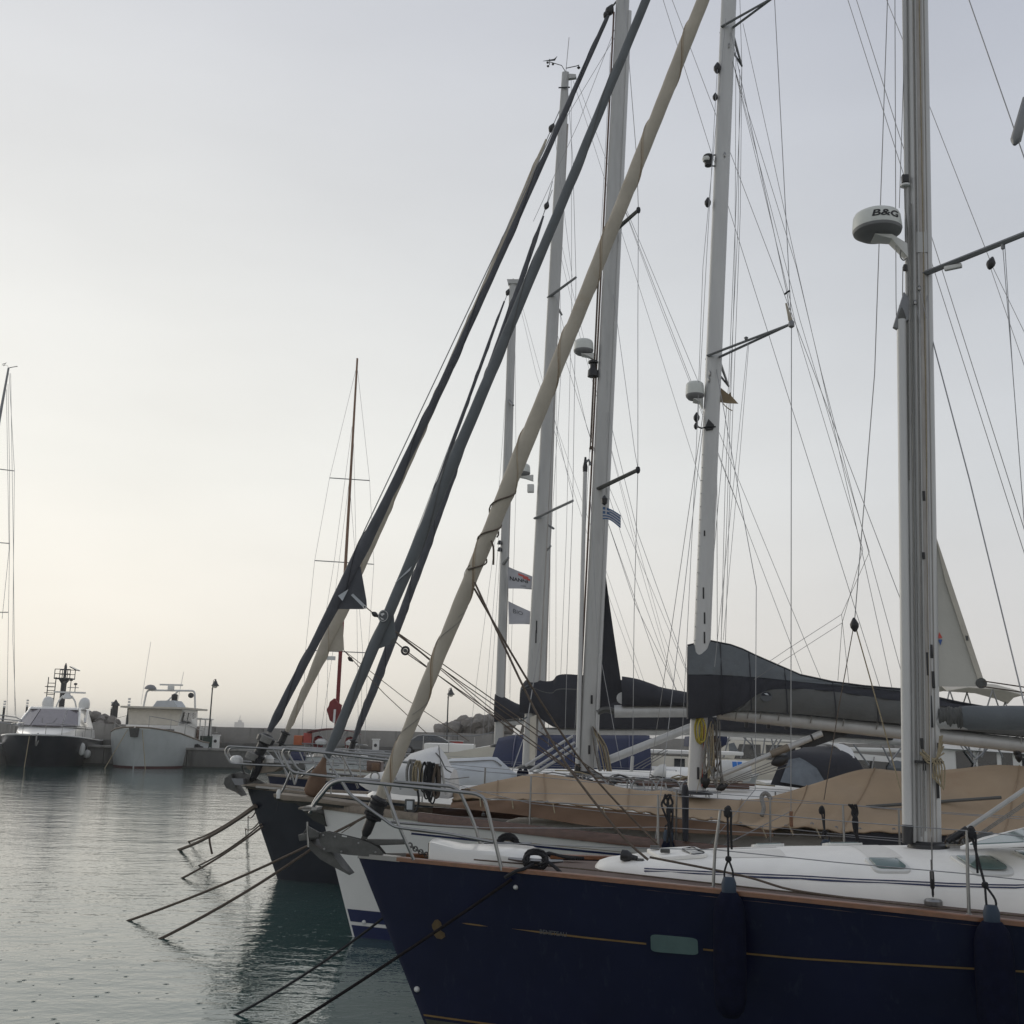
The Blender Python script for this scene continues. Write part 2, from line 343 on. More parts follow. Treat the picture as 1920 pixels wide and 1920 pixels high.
# ================================================================== THE SETTING
def water_material():
    m = bpy.data.materials.new('harbour_water'); m.use_nodes = True; t = m.node_tree; b = t.nodes['Principled BSDF']; K = t.links
    b.inputs['Base Color'].default_value = (.030, .066, .061, 1); b.inputs['Roughness'].default_value = .045; b.inputs['IOR'].default_value = 1.75; b.inputs['Specular Tint'].default_value = (.90, 1.0, 1.0, 1)
    co = nd(t, 'ShaderNodeTexCoord'); src = co.outputs['Object']
    def noise(scale, detail, st):
        mm = nd(t, 'ShaderNodeMapping'); mm.inputs['Scale'].default_value = st; K.new(src, mm.inputs[0])
        n = nd(t, 'ShaderNodeTexNoise'); n.inputs['Scale'].default_value = scale; n.inputs['Detail'].default_value = detail; n.inputs['Roughness'].default_value = .55
        K.new(mm.outputs[0], n.inputs['Vector']); return n.outputs['Fac']
    def mth(op, a, c):
        n = nd(t, 'ShaderNodeMath', operation=op)
        for i, v in enumerate((a, c)):
            if v is None: continue
            if isinstance(v, (int, float)): n.inputs[i].default_value = v
            else: K.new(v, n.inputs[i])
        return n.outputs[0]
    big = noise(.55, 3, (1, 1.5, 1)); mid = noise(2.6, 3, (1, 1.35, 1)); fine = noise(11, 2, (1, 1.2, 1))
    patch = nd(t, 'ShaderNodeMapRange'); K.new(noise(.06, 3, (.5, 1.6, 1)), patch.inputs['Value'])
    patch.inputs['From Min'].default_value = .40; patch.inputs['From Max'].default_value = .62; patch.inputs['To Min'].default_value = .75; patch.inputs['To Max'].default_value = 1.15
    h = mth('ADD', mth('MULTIPLY', big, .030), mth('ADD', mth('MULTIPLY', mid, .014), mth('MULTIPLY', fine, .0035)))
    h = mth('MULTIPLY', h, patch.outputs[0])
    # rings of single raindrops
    def drops(scale, keep, amp, w):
        v = nd(t, 'ShaderNodeTexVoronoi'); v.voronoi_dimensions = '2D'; v.inputs['Scale'].default_value = scale; v.inputs['Randomness'].default_value = 1.0; K.new(src, v.inputs['Vector'])
        sc_ = nd(t, 'ShaderNodeSeparateColor'); K.new(v.outputs['Color'], sc_.inputs[0])
        d = mth('MULTIPLY', v.outputs['Distance'], w)
        ring = mth('SINE', mth('MULTIPLY', d, 6.0), None)
        fall = nd(t, 'ShaderNodeMapRange'); K.new(d, fall.inputs['Value']); fall.inputs['From Min'].default_value = 0; fall.inputs['From Max'].default_value = 2.6; fall.inputs['To Min'].default_value = 1; fall.inputs['To Max'].default_value = 0
        on = mth('LESS_THAN', sc_.outputs[0], keep)
        return mth('MULTIPLY', mth('MULTIPLY', mth('MULTIPLY', ring, fall.outputs[0]), on), amp)
    h = mth('ADD', h, drops(1.9, .26, .0042, 34)); h = mth('ADD', h, drops(3.4, .24, .0030, 34))
    bp = nd(t, 'ShaderNodeBump'); bp.inputs['Strength'].default_value = 1.0; bp.inputs['Distance'].default_value = 1.0
    K.new(h, bp.inputs['Height']); K.new(bp.outputs[0], b.inputs['Normal'])
    MATS['harbour_water'] = m
water_material()
w = MB(); w.sheet([[(-4500, -60, 0), (4500, -60, 0)], [(-4500, 5600, 0), (4500, 5600, 0)]])
w.build('water', 'harbour_water', smooth=False, kind='structure')

QY, QZ, WY = 81.0, 1.30, 92.0
q = MB(); q.box((10, (QY+.5+WY+14)/2, QZ/2-.3), (150, WY+14-QY-.5, QZ+.6)); q.build('quay', 'concrete', smooth=False, kind='structure')
qroot = empty('quay_wall', (0, QY, 0)); tag(qroot, 'stained concrete face of the quay rising from the water behind the moored boats', 'quay wall')
fp = MB(); fp.box((0, .2, .72), (5.94, .5, 1.22)); fp.build('wall_panel', 'concrete_dark', qroot, bevel=.02)
panel0 = qroot.children[0]; panel0.location = (-62, 0, 0)
for i in range(1, 24): copy_part(panel0, qroot, (-62+6*i, random.uniform(-.02, .02), 0))
wb = MB(); wb.box((6, .25, -.15), (150, .62, .62)); wb.build('weed_band', 'weed_wet', qroot)
cp = MB(); cp.box((6, .3, QZ+.05), (150, .9, .16)); cp.build('coping', 'concrete', qroot, bevel=.02)

broot = empty('breakwater_wall', (0, WY, QZ)); tag(broot, 'long grey concrete breakwater wall of cast panels behind the far boats', 'wall')
fp = MB(); fp.box((0, .3, .86), (3.96, .55, 1.68)); p0 = fp.build('wall_panel', 'concrete', broot, bevel=.02); p0.location = (-66, 0, 0)
for i in range(1, 36): copy_part(p0, broot, (-66+4*i, random.uniform(-.03, .03), random.uniform(-.02, .02)))
core = MB(); core.box((4, .55, .8), (146, .4, 1.6)); core.build('wall_core', 'concrete_dark', broot)
pl = MB(); pl.box((4, -.25, .22), (146, 1.0, .44)); pl.build('wall_plinth', 'concrete_dark', broot, bevel=.03)

def boulder(r, seed, flat=.8):
    rnd = random.Random(seed); bm = bmesh.new(); bmesh.ops.create_icosphere(bm, subdivisions=2, radius=r)
    planes = [(Vector((rnd.uniform(-1, 1), rnd.uniform(-1, 1), rnd.uniform(-1, 1))).normalized(), r*rnd.uniform(.55, .85)) for _ in range(9)]
    for v in bm.verts:
        for n_, d_ in planes:
            k = v.co.dot(n_)-d_
            if k > 0: v.co -= n_*k
        v.co.z *= flat; v.co += Vector((rnd.uniform(-1, 1), rnd.uniform(-1, 1), rnd.uniform(-1, 1)))*r*.04
    b = MB(); b.v = [tuple(v.co) for v in bm.verts]; b.f = [tuple(v.index for v in f.verts) for f in bm.faces]; bm.free(); return b
def rock_pile(name, label, x0, x1, y, zb, ztop, n, seed):
    rnd = random.Random(seed); root = empty(name, ((x0+x1)/2, y, zb)); tag(root, label, 'rocks', 'heaps of armour rocks on the breakwater')
    protos = [boulder(1.0, seed+i).build('boulder', 'rock', root, smooth=False) for i in range(5)]
    for i in range(n):
        o = protos[i] if i < 5 else copy_part(protos[i % 5], root)
        t = rnd.random(); x = x0+(x1-x0)*t
        top = ztop(t); z = zb+(top-zb)*rnd.random()**.6
        o.location = (x-(x0+x1)/2, rnd.uniform(-1.2, 1.8), z-zb); s = rnd.uniform(.45, .95); o.scale = (s*rnd.uniform(.8, 1.25), s, s)
        o.rotation_euler = (rnd.uniform(0, 6), rnd.uniform(0, 6), rnd.uniform(0, 6))
rock_pile('rock_heap', 'heap of grey armour boulders showing above the breakwater wall beside the lamp post', -6.2, 2.5, 97.5, 1.9, lambda t: 3.1+1.2*min(1, t*2.6), 62, 11)
rock_pile('rock_heap', 'low brown rock heap between the dark motor yacht and the trawler', -37.2, -33.6, 95.5, 1.4, lambda t: 3.6-.5*abs(t-.4), 26, 29)

# ---- quay furniture
def pedestal(x, label):
    o = empty('service_pedestal', (x, 83.2, QZ)); tag(o, label, 'service pedestal', 'white service pedestals on the quay')
    b = MB(); b.box((0, 0, .5), (.46, .4, 1.0)); b.build('cabinet', 'white_plastic', o, bevel=.03)
    b = MB(); b.box((0, 0, 1.04), (.58, .5, .09)); b.build('cap', 'white_plastic', o, bevel=.02)
    b = MB(); b.lathe([(0, 0), (.1, .005), (.12, .03), (.1, .045), (0, .05)], 14, (0, -.2, .62), (0, -1, 0)); b.build('socket', 'black_plastic', o)
    b = MB(); b.box((0, 0, -.02), (.54, .48, .08)); b.build('base', 'concrete_dark', o)
pedestal((-21.561, 83.2, 1.9)[0], 'white service pedestal on the quay right of the green bin')
pedestal((-9.672, 83.2, 2.205)[0], 'white service pedestal on the quay left of the dark car')
def lamp_post(x, y, h, label):
    o = empty('street_lamp', (x, y, QZ)); tag(o, label, 'street lamp', 'black lantern posts along the quay')
    b = MB(); b.lathe([(.16, 0), (.16, .12), (.11, .2), (.085, .9), (.10, .95), (.065, 1.05), (.05, h-.75), (.075, h-.72), (.045, h-.66), (.04, h-.45)], 12); b.build('post', 'lamp_black', o)
    b = MB(); b.tube([(0, 0, h-.5), (.03, 0, h-.1), (.10, 0, h+.02), (.19, 0, h-.02), (.2, 0, h-.1)], .022, 8); b.build('bracket', 'lamp_black', o)
    b = MB(); b.lathe([(.02, h+.06), (.05, h+.02), (.07, h-.08), (.13, h-.16), (.16, h-.26), (.30, h-.46), (.31, h-.50), (.27, h-.48), (0, h-.42)], 16, (.2, 0, 0)); b.build('lamp_shade', 'lamp_black', o)
    b = MB(); b.lathe([(.2, h-.47), (.19, h-.56), (.13, h-.64), (.0, h-.67)], 14, (.2, 0, 0)); b.build('lamp_bowl', 'lamp_glass', o)
lamp_post((-23.416, 88, 1.633)[0], 88, 5.35, 'black lantern post on the quay to the right of the trawler')
lamp_post((-4.676, 88, 1.908)[0], 88, 5.15, 'black lantern post on the quay in front of the heap of boulders')
o = empty('waste_bin', ((-23.349, 87, 2.046)[0], 87, QZ)); tag(o, 'dark green bin box on the quay beside the lantern post', 'bin')
b = MB(); b.box((0, 0, .42), (1.15, .9, .84)); b.build('body', 'green_paint', o, bevel=.04)
b = MB(); b.box((0, 0, .9), (1.24, 1.0, .1)); b.build('lid', 'green_paint', o, bevel=.04)
for s in (-1, 1):
    b = MB(); b.lathe([(.0, -.05), (.1, -.05), (.1, .05), (0, .05)], 12, (.45*s, -.47, .05), (0, 1, 0)); b.build('wheel', 'tyre_rubber', o)
o = empty('hose_cabinet', ((-3.912, 85, 2.03)[0], 85, QZ)); tag(o, 'red cabinet standing on the quay under the rock heap', 'cabinet')
b = MB(); b.box((0, 0, .55), (1.3, .7, 1.0)); b.build('body', 'red_paint', o, bevel=.03)
b = MB(); b.box((0, -.365, .55), (1.16, .03, .88)); b.build('door', 'red_paint', o, bevel=.01)
b = MB(); b.box((0, 0, 1.08), (1.4, .8, .05)); b.build('top', 'white_plastic', o)
b = MB(); b.box((.48, -.4, .55), (.04, .05, .2)); b.build('handle', 'black_plastic', o)
# parked car, seen in profile
cx = (-5.942, 85, 2.097)[0]
car = empty('parked_car', (cx, 85, QZ)); tag(car, 'dark parked car on the quay behind the yachts', 'car')
prof = [(-2.1, .35), (-2.15, .7), (-1.9, .92), (-1.35, 1.0), (-.75, 1.42), (-.3, 1.5), (.55, 1.48), (1.1, 1.3), (1.65, 1.0), (2.1, .92), (2.15, .6), (2.1, .35)]
b = MB(); rings = []
for yv, k in ((-.85, .0), (-.78, 1), (.78, 1), (.85, 0)):
    rings.append([(x*(1 if k else .985), yv+(0 if z < 1 else (-.14 if yv > 0 else .14)*((z-.95)/.5)), z if k else (z-.03 if z > .5 else z+.04)) for x, z in prof])
b.loft(rings); b.build('body', 'car_paint', car)
for side in (-1, 1):
    for pts in ([(-1.12, 1.02), (-.68, 1.36), (-.12, 1.4), (-.1, 1.02)], [(.0, 1.02), (.0, 1.4), (.5, 1.38), (1.0, 1.2), (1.3, 1.02)]):
        b = MB(); b.prism([(x, side*(.86-.12*(z-.95)/.45), z) for x, z in pts], (0, .02, 0)); b.build('window', 'glass_dark', car)
    for x in (-1.35, 1.35):
        b = MB(); b.lathe([(0, -.1), (.26, -.1), (.32, -.07), (.32, .07), (.26, .1), (0, .1)], 18, (x, side*.8, .32), (0, 1, 0)); wh = b.build('wheel', 'tyre_rubber', car)
        b = MB(); b.lathe([(0, 0), (.19, 0), (.19, .02), (0, .02)], 14, (x, side*.905, .32), (0, side, 0)); b.build('rim', 'spreader_grey', wh)
    b = MB(); b.box((-2.02, side*.55, .75), (.12, .3, .14)); b.build('headlight', 'glass_dark', car)
# slim striped poles and the stumpy light on the breakwater head
def pole(px, yb, yt, Y, label, r=.07):
    pass
for (xb, zb_, xt, zt, rad, lab) in (
    (*(-43.339, 96, 3.011)[0::2], *(-43.413, 96, 4.775)[0::2], .10, 'slim dark pole with pale tip, at the far left edge behind the pulpit'),
    (*(-41.388, 96, 3.603)[0::2], *(-41.402, 96, 4.917)[0::2], .09, 'slim dark pole with pale tip, above the windscreen of the dark motor yacht'),
    (*(-34.077, 96, 3.114)[0::2], *(-34.119, 96, 4.924)[0::2], .09, 'slim dark pole with pale tip, right beside the stumpy harbour light'),
    (*(-32.631, 96, 3.829)[0::2], *(-32.679, 96, 5.279)[0::2], .10, 'slim dark pole with pale tip, over the roof edge of the trawler')):
    o = empty('marker_pole', (xb, 96, QZ)); tag(o, lab, 'pole', 'slim marker poles on the breakwater')
    h = zt-QZ
    b = MB(); b.tube([(0, 0, 0), (0, 0, h*.82)], rad, 8); b.build('shaft', 'lamp_black', o)
    for k in range(3):
        b = MB(); b.tube([(0, 0, h*(.82+.065*k)), (0, 0, h*(.86+.065*k))], rad*1.15, 8); b.build('band', 'white_plastic', o)
p_ = (-33.788, 96, 2.986); p2 = (-33.857, 96, 5.067)
o = empty('harbour_light', (p_[0], 96, QZ)); tag(o, 'stumpy harbour light column, white below with a dark pointed cap', 'harbour light')
h = p2[2]-QZ
b = MB(); b.lathe([(.30, 0), (.27, .2), (.24, h*.55)], 14); b.build('column', 'white_plastic', o)
b = MB(); b.lathe([(.24, h*.55), (.25, h*.6), (.25, h*.86)], 14); b.build('lantern', 'lamp_black', o)
b = MB(); b.lathe([(.36, h*.86), (.34, h*.9), (.14, h*.96), (.05, h)], 14); b.build('cap', 'lamp_black', o)
# steel light tower with ladder and railed platform
a_ = (-39.23, 98, 3.469); c_ = (-39.37, 98, 8.216)
o = empty('light_tower', (a_[0], 98, QZ)); tag(o, 'dark steel light tower with ladder and railed platform behind the dark motor yacht', 'tower')
H = c_[2]-QZ; pz = H*.80
b = MB(); b.tube([(0, 0, 0), (0, 0, pz)], .24, 12); b.build('column', 'lamp_black', o)
b = MB(); b.tube([(0, 0, pz), (0, 0, H-.3), (0, 0, H)], [.12, .12, .03], 10); b.build('mast', 'lamp_black', o)
b = MB(); b.box((0, 0, pz), (1.4, 1.2, .12)); b.build('platform', 'lamp_black', o)
b = MB(); b.lathe([(.2, pz-.5), (.5, pz-.06)], 8); b.build('bracket', 'lamp_black', o)
for s in (-1, 1):
    for x in (-.68, 0, .68): b = MB(); b.tube([(x, .56*s, pz), (x, .56*s, pz+.8)], .035, 6); b.build('rail_post', 'lamp_black', o)
    for z in (.4, .8): b = MB(); b.tube([(-.68, .56*s, pz+z), (.68, .56*s, pz+z)], .035, 6); b.build('rail', 'lamp_black', o)
b = MB(); b.prism([(.5, -.4, pz+1.05), (1.15, -.4, pz+.75), (1.15, .4, pz+.75), (.5, .4, pz+1.05)], (.03, 0, .08)); b.build('solar_panel', 'glass_dark', o)
b = MB()
for x in (-1.28, -.62): b.tube([(x, -.3, 1.2), (x, -.3, pz+.1)], .04, 6)
b.build('ladder_rails', 'lamp_black', o)
for k in range(12): b = MB(); b.tube([(-1.28, -.3, 1.5+k*(pz-1.6)/12), (-.62, -.3, 1.5+k*(pz-1.6)/12)], .035, 6); b.build('rung', 'lamp_black', o)
for k in range(5):
    z = 2.6+k*(pz-2.8)/5; b = MB(); b.tube([(-1.28, -.3, z), (-1.28, -.85, z), (-.95, -1.0, z), (-.62, -.85, z), (-.62, -.3, z)], .03, 6); b.build('cage_hoop', 'lamp_black', o)
# a freighter far out, and low scrub-covered land to the right
p_ = (-462.357, 1900, 6.537)
o = empty('cargo_ship', (p_[0], 1900, 0)); tag(o, 'tiny cargo ship far out at sea beyond the breakwater', 'ship')
b = MB(); b.loft([[(-9, 0, 0), (9, 0, 0), (9.5, 0, 9), (-9.5, 0, 9)], [(-8, 60, 0), (8, 60, 0), (9, 60, 9), (-9, 60, 9)]]); b.build('hull', 'ship_haze', o, smooth=False)
b = MB(); b.box((0, 30, 13), (14, 12, 9)); b.build('deckhouse', 'ship_haze', o)
b = MB(); b.box((0, 34, 19), (6, 5, 4)); b.build('funnel', 'ship_haze', o)
b = MB(); b.tube([(1, 28, 17), (1, 28, 29)], .6, 6); b.build('mast', 'ship_haze', o)


# ================================================================== SAILING YACHTS: shared builders
# a yacht's own frame: x runs aft from the stem head, y away from the pontoon we stand on, z up from the water
YAW = -radians(6)
PS = {1: dict(L=14.6, bm=2.1, uw=0.74, s0=1.53, l=0, c=0.0043, smin=1.25), 2: dict(L=14, bm=2.05, uw=0.56, s0=1.7, l=0.05, c=0, smin=1.28), 3: dict(L=15.5, bm=2.2, uw=0.72, s0=1.65, l=0.035, c=0, smin=1.28), 4: dict(L=14.5, bm=2.1, uw=0.6, s0=1.7, l=0.03, c=0, smin=1.35), 5: dict(L=13.5, bm=2, uw=0.6, s0=1.55, l=0.02, c=0, smin=1.3), 6: dict(L=13.5, bm=2, uw=0.6, s0=1.55, l=0.02, c=0, smin=1.3)}
ORG = {1: (-1.42, 11.20, 0), 2: (-2.57, 15.80, 0), 3: (-4.91, 21.50, 0), 4: (-5.59, 26.50, 0), 5: (-4.60, 31.50, 0), 6: (-5.71, 36.50, 0)}
def to_world(b, p):
    o = Vector(ORG[b]); return o+Matrix.Rotation(YAW, 3, 'Z') @ Vector(p)
def hull_point(P, u, z, side=-1, off=0.0):
    """point on the topsides, pushed outwards by off; side -1 is the near side"""
    e = .05; B = half_beam(P, u, z)
    n = Vector((-(half_beam(P, u+e, z)-half_beam(P, u-e, z))/(2*e), 1, -(half_beam(P, u, z+e)-half_beam(P, u, z-e))/(2*e))).normalized()
    return Vector((u+n.x*off, side*(B+n.y*off), z+n.z*off))
def build_hull(root, P, m, under='antifoul_olive', zw=.06):
    n = 44; ks = [1.0, .94, .86, .76, .64, .52, .40, .30, .20, .12, .04, -.08, -.22, -.36]; rings = []
    for i in range(n+1):
        tau = (i/n)**1.6; ring = []
        for side in (-1, 1):
            half = []
            for k in ks:
                us = P['uw']*(1-k); u = us+(P['L']-us)*tau; z = k*sheer_z(P, u); B = half_beam(P, u, z)
                half.append((u, side*max(B, .012), z))
            ring += half if side < 0 else half[::-1]
        rings.append(ring)
    h = MB().loft(rings, caps=False, closed=False)
    o = len(h.v)-len(ring); h.f.append(tuple(range(o, o+len(ring))))
    h.f.append(tuple(range(len(ring)-1, -1, -1)))
    return h.build('hull', m, root, angle=50)
def hull_band(root, name, m, P, zlo, zhi, u0, u1, off=.004, sides=(-1, 1), n=40):
    lo = zlo if callable(zlo) else (lambda u: zlo); hi = zhi if callable(zhi) else (lambda u: zhi); b = MB()
    for s in sides:
        rows = [[], [], []]
        for i in range(n+1):
            t = (i/n)**1.4
            for j, k in enumerate((0, .5, 1)):
                z0 = lo(u0)+(hi(u0)-lo(u0))*k
                us = max(u0, P['uw']*(1-z0/P['s0'])+.004); u = us+(u1-us)*t; z = lo(u)+(hi(u)-lo(u))*k
                rows[j].append(hull_point(P, u, z, s, off))
        b.sheet(rows)
    return b.build(name, m, root, angle=60)
def build_deck(root, P, m, u1, dz=-.03, camber=.05, inset=.015, u0=.15):
    rows = []
    for i in range(29):
        u = u0+(u1-u0)*(i/28)**1.3; B = max(half_beam(P, u, sheer_z(P, u))-inset, .01); z = sheer_z(P, u)+dz
        rows.append([(u, B*k, z+camber*(1-k*k)*min(1, B)) for k in (-1, -.75, -.5, -.25, 0, .25, .5, .75, 1)])
    return MB().sheet(rows, (0, 0, -.02)).build('deck', m, root, angle=60)
def build_caprail(root, P, m, u0, u1, w=.075, h=.045, name='caprail', out=.012):
    for s in (-1, 1):
        rings = []
        for i in range(41):
            u = u0+(u1-u0)*(i/40)**1.3; z = sheer_z(P, u); B = half_beam(P, u, z)
            a, c = s*(B+out), s*(B+out-w)
            rings.append([(u, a, z-h*.35), (u, a, z+h*.45), (u, a-s*w*.2, z+h*.65), (u, c+s*w*.2, z+h*.65), (u, c, z+h*.45), (u, c, z-h*.35)])
        MB().loft(rings).build(name, m, root, angle=50)
def build_coachroof(root, m, st, name='coachroof'):
    """st: (u, half width at foot, z foot, z top) ; rounded sides and a cambered top"""
    rings = []
    for (u, wd, zb, zt) in st:
        h = zt-zb
        pr = [(-1, 0), (-.985, .35), (-.94, .66), (-.85, .84), (-.70, .93), (-.4, .985), (0, 1.0), (.4, .985), (.70, .93), (.85, .84), (.94, .66), (.985, .35), (1, 0)]
        rings.append([(u, wd*a, zb+h*c) for a, c in pr])
    return MB().loft(rings, caps=True).build(name, m, root, angle=55)
def build_mast(root, p0, p1, chord, width, m='mast_paint', n=28, taper=1.0, name='mast'):
    p0, p1 = Vector(p0), Vector(p1); rings = []
    for i in range(n+1):
        t = i/n; c = p0+(p1-p0)*t; k = 1 if t < .8 else 1+(taper-1)*(t-.8)/.2
        rings.append([(c.x+chord*.5*k*cos(a)*(1 if cos(a) > 0 else .92), c.y+width*.5*k*sin(a), c.z) for a in [2*pi*j/24 for j in range(24)]])
    return MB().loft(rings).build(name, m, root, angle=40)
def along(p0, p1, z):
    p0, p1 = Vector(p0), Vector(p1); return p0+(p1-p0)*((z-p0.z)/(p1.z-p0.z))
def build_spreader(mast, a, c, w=.11, t=.035, m='spreader_grey', boot=None):
    a, c = Vector(a), Vector(c); d = (c-a).normalized(); side = Vector((d.y, -d.x, 0)).normalized()
    up = side.cross(d).normalized()*t; rings = []
    for k in range(7):
        f = k/6; p = a+(c-a)*f; ww = side*(w*(1-.38*f)*.5)
        rings.append([p-ww, p-ww*.5+up*.5, p+ww*.5+up*.5, p+ww, p+ww*.5-up*.5, p-ww*.5-up*.5])
    s = MB().loft(rings).build('spreader', m, mast, angle=30)
    if boot: MB().lathe([(.0, -.07), (.04, -.06), (.055, 0), (.045, .07), (0, .09)], 10, c, d).build('spreader_boot', boot, mast)
    return s
def furled_sail(root, p0, p1, radii, m, name='furled_genoa', twist=9.0, wob=.07, n=150, seed=1, lumps=0.0, ns=18, kink=0.0, sag=0.0, seam=None):
    """rolled sail on a stay: radii is a list of (fraction, radius); a soft spiral fold runs round it"""
    rnd = random.Random(seed); p0, p1 = Vector(p0), Vector(p1); pts = []; rs = []
    ph = [rnd.uniform(0, 6) for _ in range(5)]
    ax = (p1-p0).normalized(); sx = ax.cross(Vector((0, 1, 0))).normalized()
    for i in range(n+1):
        t = i/n
        for (a, ra), (c, rc) in zip(radii, radii[1:]):
            if a <= t <= c: r = ra+(rc-ra)*(t-a)/max(c-a, 1e-6); break
        r *= 1+lumps*(sin(t*60+ph[0])*.5+sin(t*141+ph[1])*.3+sin(t*23+ph[2])*.4)
        pts.append(p0+(p1-p0)*t+sx*kink*sin(t*9+ph[3])+Vector((sag*4*t*(1-t)*(1.25-.5*t), 0, 0))); rs.append(r)
    ln = (p1-p0).length
    def wb(i, a):
        s = (a+twist*2*pi*(i/n)**.9) % (2*pi); f = 1+wob*(s/(2*pi)-.5)*2+wob*.25*sin(3*s+i*.11)
        if s > 5.9: f -= wob*2*(s-5.9)/(2*pi-5.9)
        return f
    o = MB().tube(pts, rs, ns, True, wb).build(name, m, root, angle=32)
    if seam:                                   # cloth edge as a raised hem, coloured darker to paint in the fold's shade
        x0 = (pts[1]-pts[0]).normalized(); x0 = x0.cross(Vector((0, 0, 1)) if abs(x0.z) < .9 else Vector((1, 0, 0))).normalized(); out = []
        for i in range(2, n-2):
            tt = (pts[i+1]-pts[i-1]).normalized(); x = (x0-tt*x0.dot(tt)).normalized(); y = tt.cross(x); a = -twist*2*pi*(i/n)**.9-.30
            out.append(pts[i]+(x*cos(a)+y*sin(a))*rs[i]*(1+wob*.92))
        MB().tube(out, seam[1], 5).build('hem_fold_shade', seam[0], o)
    return o
def build_drum(root, p0, d, r=.10, h=.2, m='black_plastic'):
    return MB().lathe([(.03, -h*.9), (.045, -h*.55), (r, -h*.5), (r, -h*.42), (r*.62, -h*.38), (r*.62, h*.30), (r, h*.36), (r, h*.46), (.05, h*.55), (.04, h*.9)], 18, p0, d).build('furler_drum', m, root)
def link_chain(root, a, c, n, r=.026, w=.0075, sag=.0):
    a, c = Vector(a), Vector(c); d = (c-a); step = d.length/n; d.normalize()
    for i in range(n):
        t = (i+.5)/n; ctr = a+(c-a)*t-Vector((0, 0, sag*4*t*(1-t)))
        s1 = Vector((0, 1, 0)) if i % 2 else d.cross(Vector((0, 1, 0))).normalized()
        ring = [ctr+d*(cos(p)*step*.72)+s1*(sin(p)*r) for p in [2*pi*k/14 for k in range(15)]]
        MB().tube(ring, w, 6, False).build('chain_link', 'galvanised', root)
def fender(parent_b, p, ln, r, label, rope_top, tilt=0.0):
    w_ = to_world(parent_b, p); o = empty('fender', w_, YAW); tag(o, label, 'fender', 'navy fenders hung on the rail')
    b = MB(); b.lathe([(.0, -ln/2), (r*.45, -ln/2+.01), (r*.8, -ln/2+.06), (r*.97, -ln/2+.15), (r, -ln/2+.3), (r, ln/2-.3), (r*.97, ln/2-.15), (r*.8, ln/2-.06), (r*.5, ln/2), (0, ln/2+.01)], 22)
    b.build('sock', 'fender_blue', o)
    b = MB(); b.lathe([(.06, ln/2-.01), (.062, ln/2+.07), (.045, ln/2+.12), (0, ln/2+.125)], 14); b.build('neck', 'fender_end', o)
    rt = Matrix.Rotation(-YAW, 3, 'Z') @ (to_world(parent_b, rope_top)-Vector(w_))
    top = Vector((0, 0, ln/2+.1)); kn = top+(rt-top)*.30
    for s in (-1, 1): MB().tube(polyat([top+Vector((.03*s, 0, -.02)), top+Vector((.035*s, 0, .06)), kn], 4), .009, 6).build('lanyard', 'black_rope', o)
    MB().tube([kn, rt], .010, 6).build('lanyard', 'black_rope', o)
    MB().lathe([(0, -.03), (.024, -.015), (.028, 0), (.022, .02), (0, .03)], 8, kn).build('knot', 'black_rope', o)
    MB().tube(polyat([rt+Vector((-.02, 0, .03)), rt+Vector((.015, .03, .05)), rt+Vector((.03, -.01, 0)), rt+Vector((.025, -.02, -.12)), rt+Vector((.03, -.01, -.3))], 4), .010, 6).build('rope_tail', 'black_rope', o)
    MB().lathe([(0, -.05), (.03, -.03), (.035, .01), (.02, .045), (0, .05)], 8, rt).build('knot', 'black_rope', o)
    return o
def coil(name, label, p, w, h, m, n=4, group='rope coils hung over the guard rail', seed=3, rz=0.0):
    rnd = random.Random(seed); o = empty(name, p, YAW+rz); tag(o, label, 'rope coil', group)
    for k in range(n):
        x = rnd.uniform(-w*.3, w*.3); hh = h*rnd.uniform(.8, 1.05); ww = w*rnd.uniform(.18, .32); y = rnd.uniform(-.03, .03)
        pts = [(x-ww*.3, y, 0), (x-ww, y-.01, -hh*.35), (x-ww*.8, y, -hh*.85), (x, y+.01, -hh), (x+ww*.8, y+.015, -hh*.85), (x+ww, y, -hh*.35), (x+ww*.3, y+.01, 0), (x, y, .02), (x-ww*.3, y, 0)]
        MB().tube(polyat(pts, 4), .011, 6, False).build('rope_loop', m, o)
    return o
def radar(mast, c, r, h, arm_to, m='radome_white', arm=True):
    c = Vector(c)
    b = MB(); b.lathe([(0, h), (r*.4, h*.985), (r*.75, h*.93), (r*.9, h*.84), (r*.955, h*.7), (r, h*.18), (r*.995, h*.12)], 32, c); d = b.build('radar_dome', m, mast)
    b = MB(); b.lathe([(r*.995, h*.12), (r*.96, h*.0), (r*.72, -h*.17), (r*.45, -h*.21), (0, -h*.21)], 32, c); b.build('radar_base', 'radome_base', mast)
    if arm:
        a = Vector(arm_to); b = MB()
        b.loft([[c+Vector((-r*.2, -.11, -h*.23)), c+Vector((-r*.2, .11, -h*.23)), c+Vector((-r*.2, .11, -h*.27)), c+Vector((-r*.2, -.11, -h*.27))],
                [c+Vector((r*.5, -.09, -h*.23)), c+Vector((r*.5, .09, -h*.23)), c+Vector((r*.5, .07, -h*.42)), c+Vector((r*.5, -.07, -h*.42))],
                [a+Vector((0, -.05, .06)), a+Vector((0, .05, .06)), a+Vector((0, .05, -.10)), a+Vector((0, -.05, -.10))]])
        b.build('radar_bracket', 'white_plastic', mast, bevel=.006)
    return d
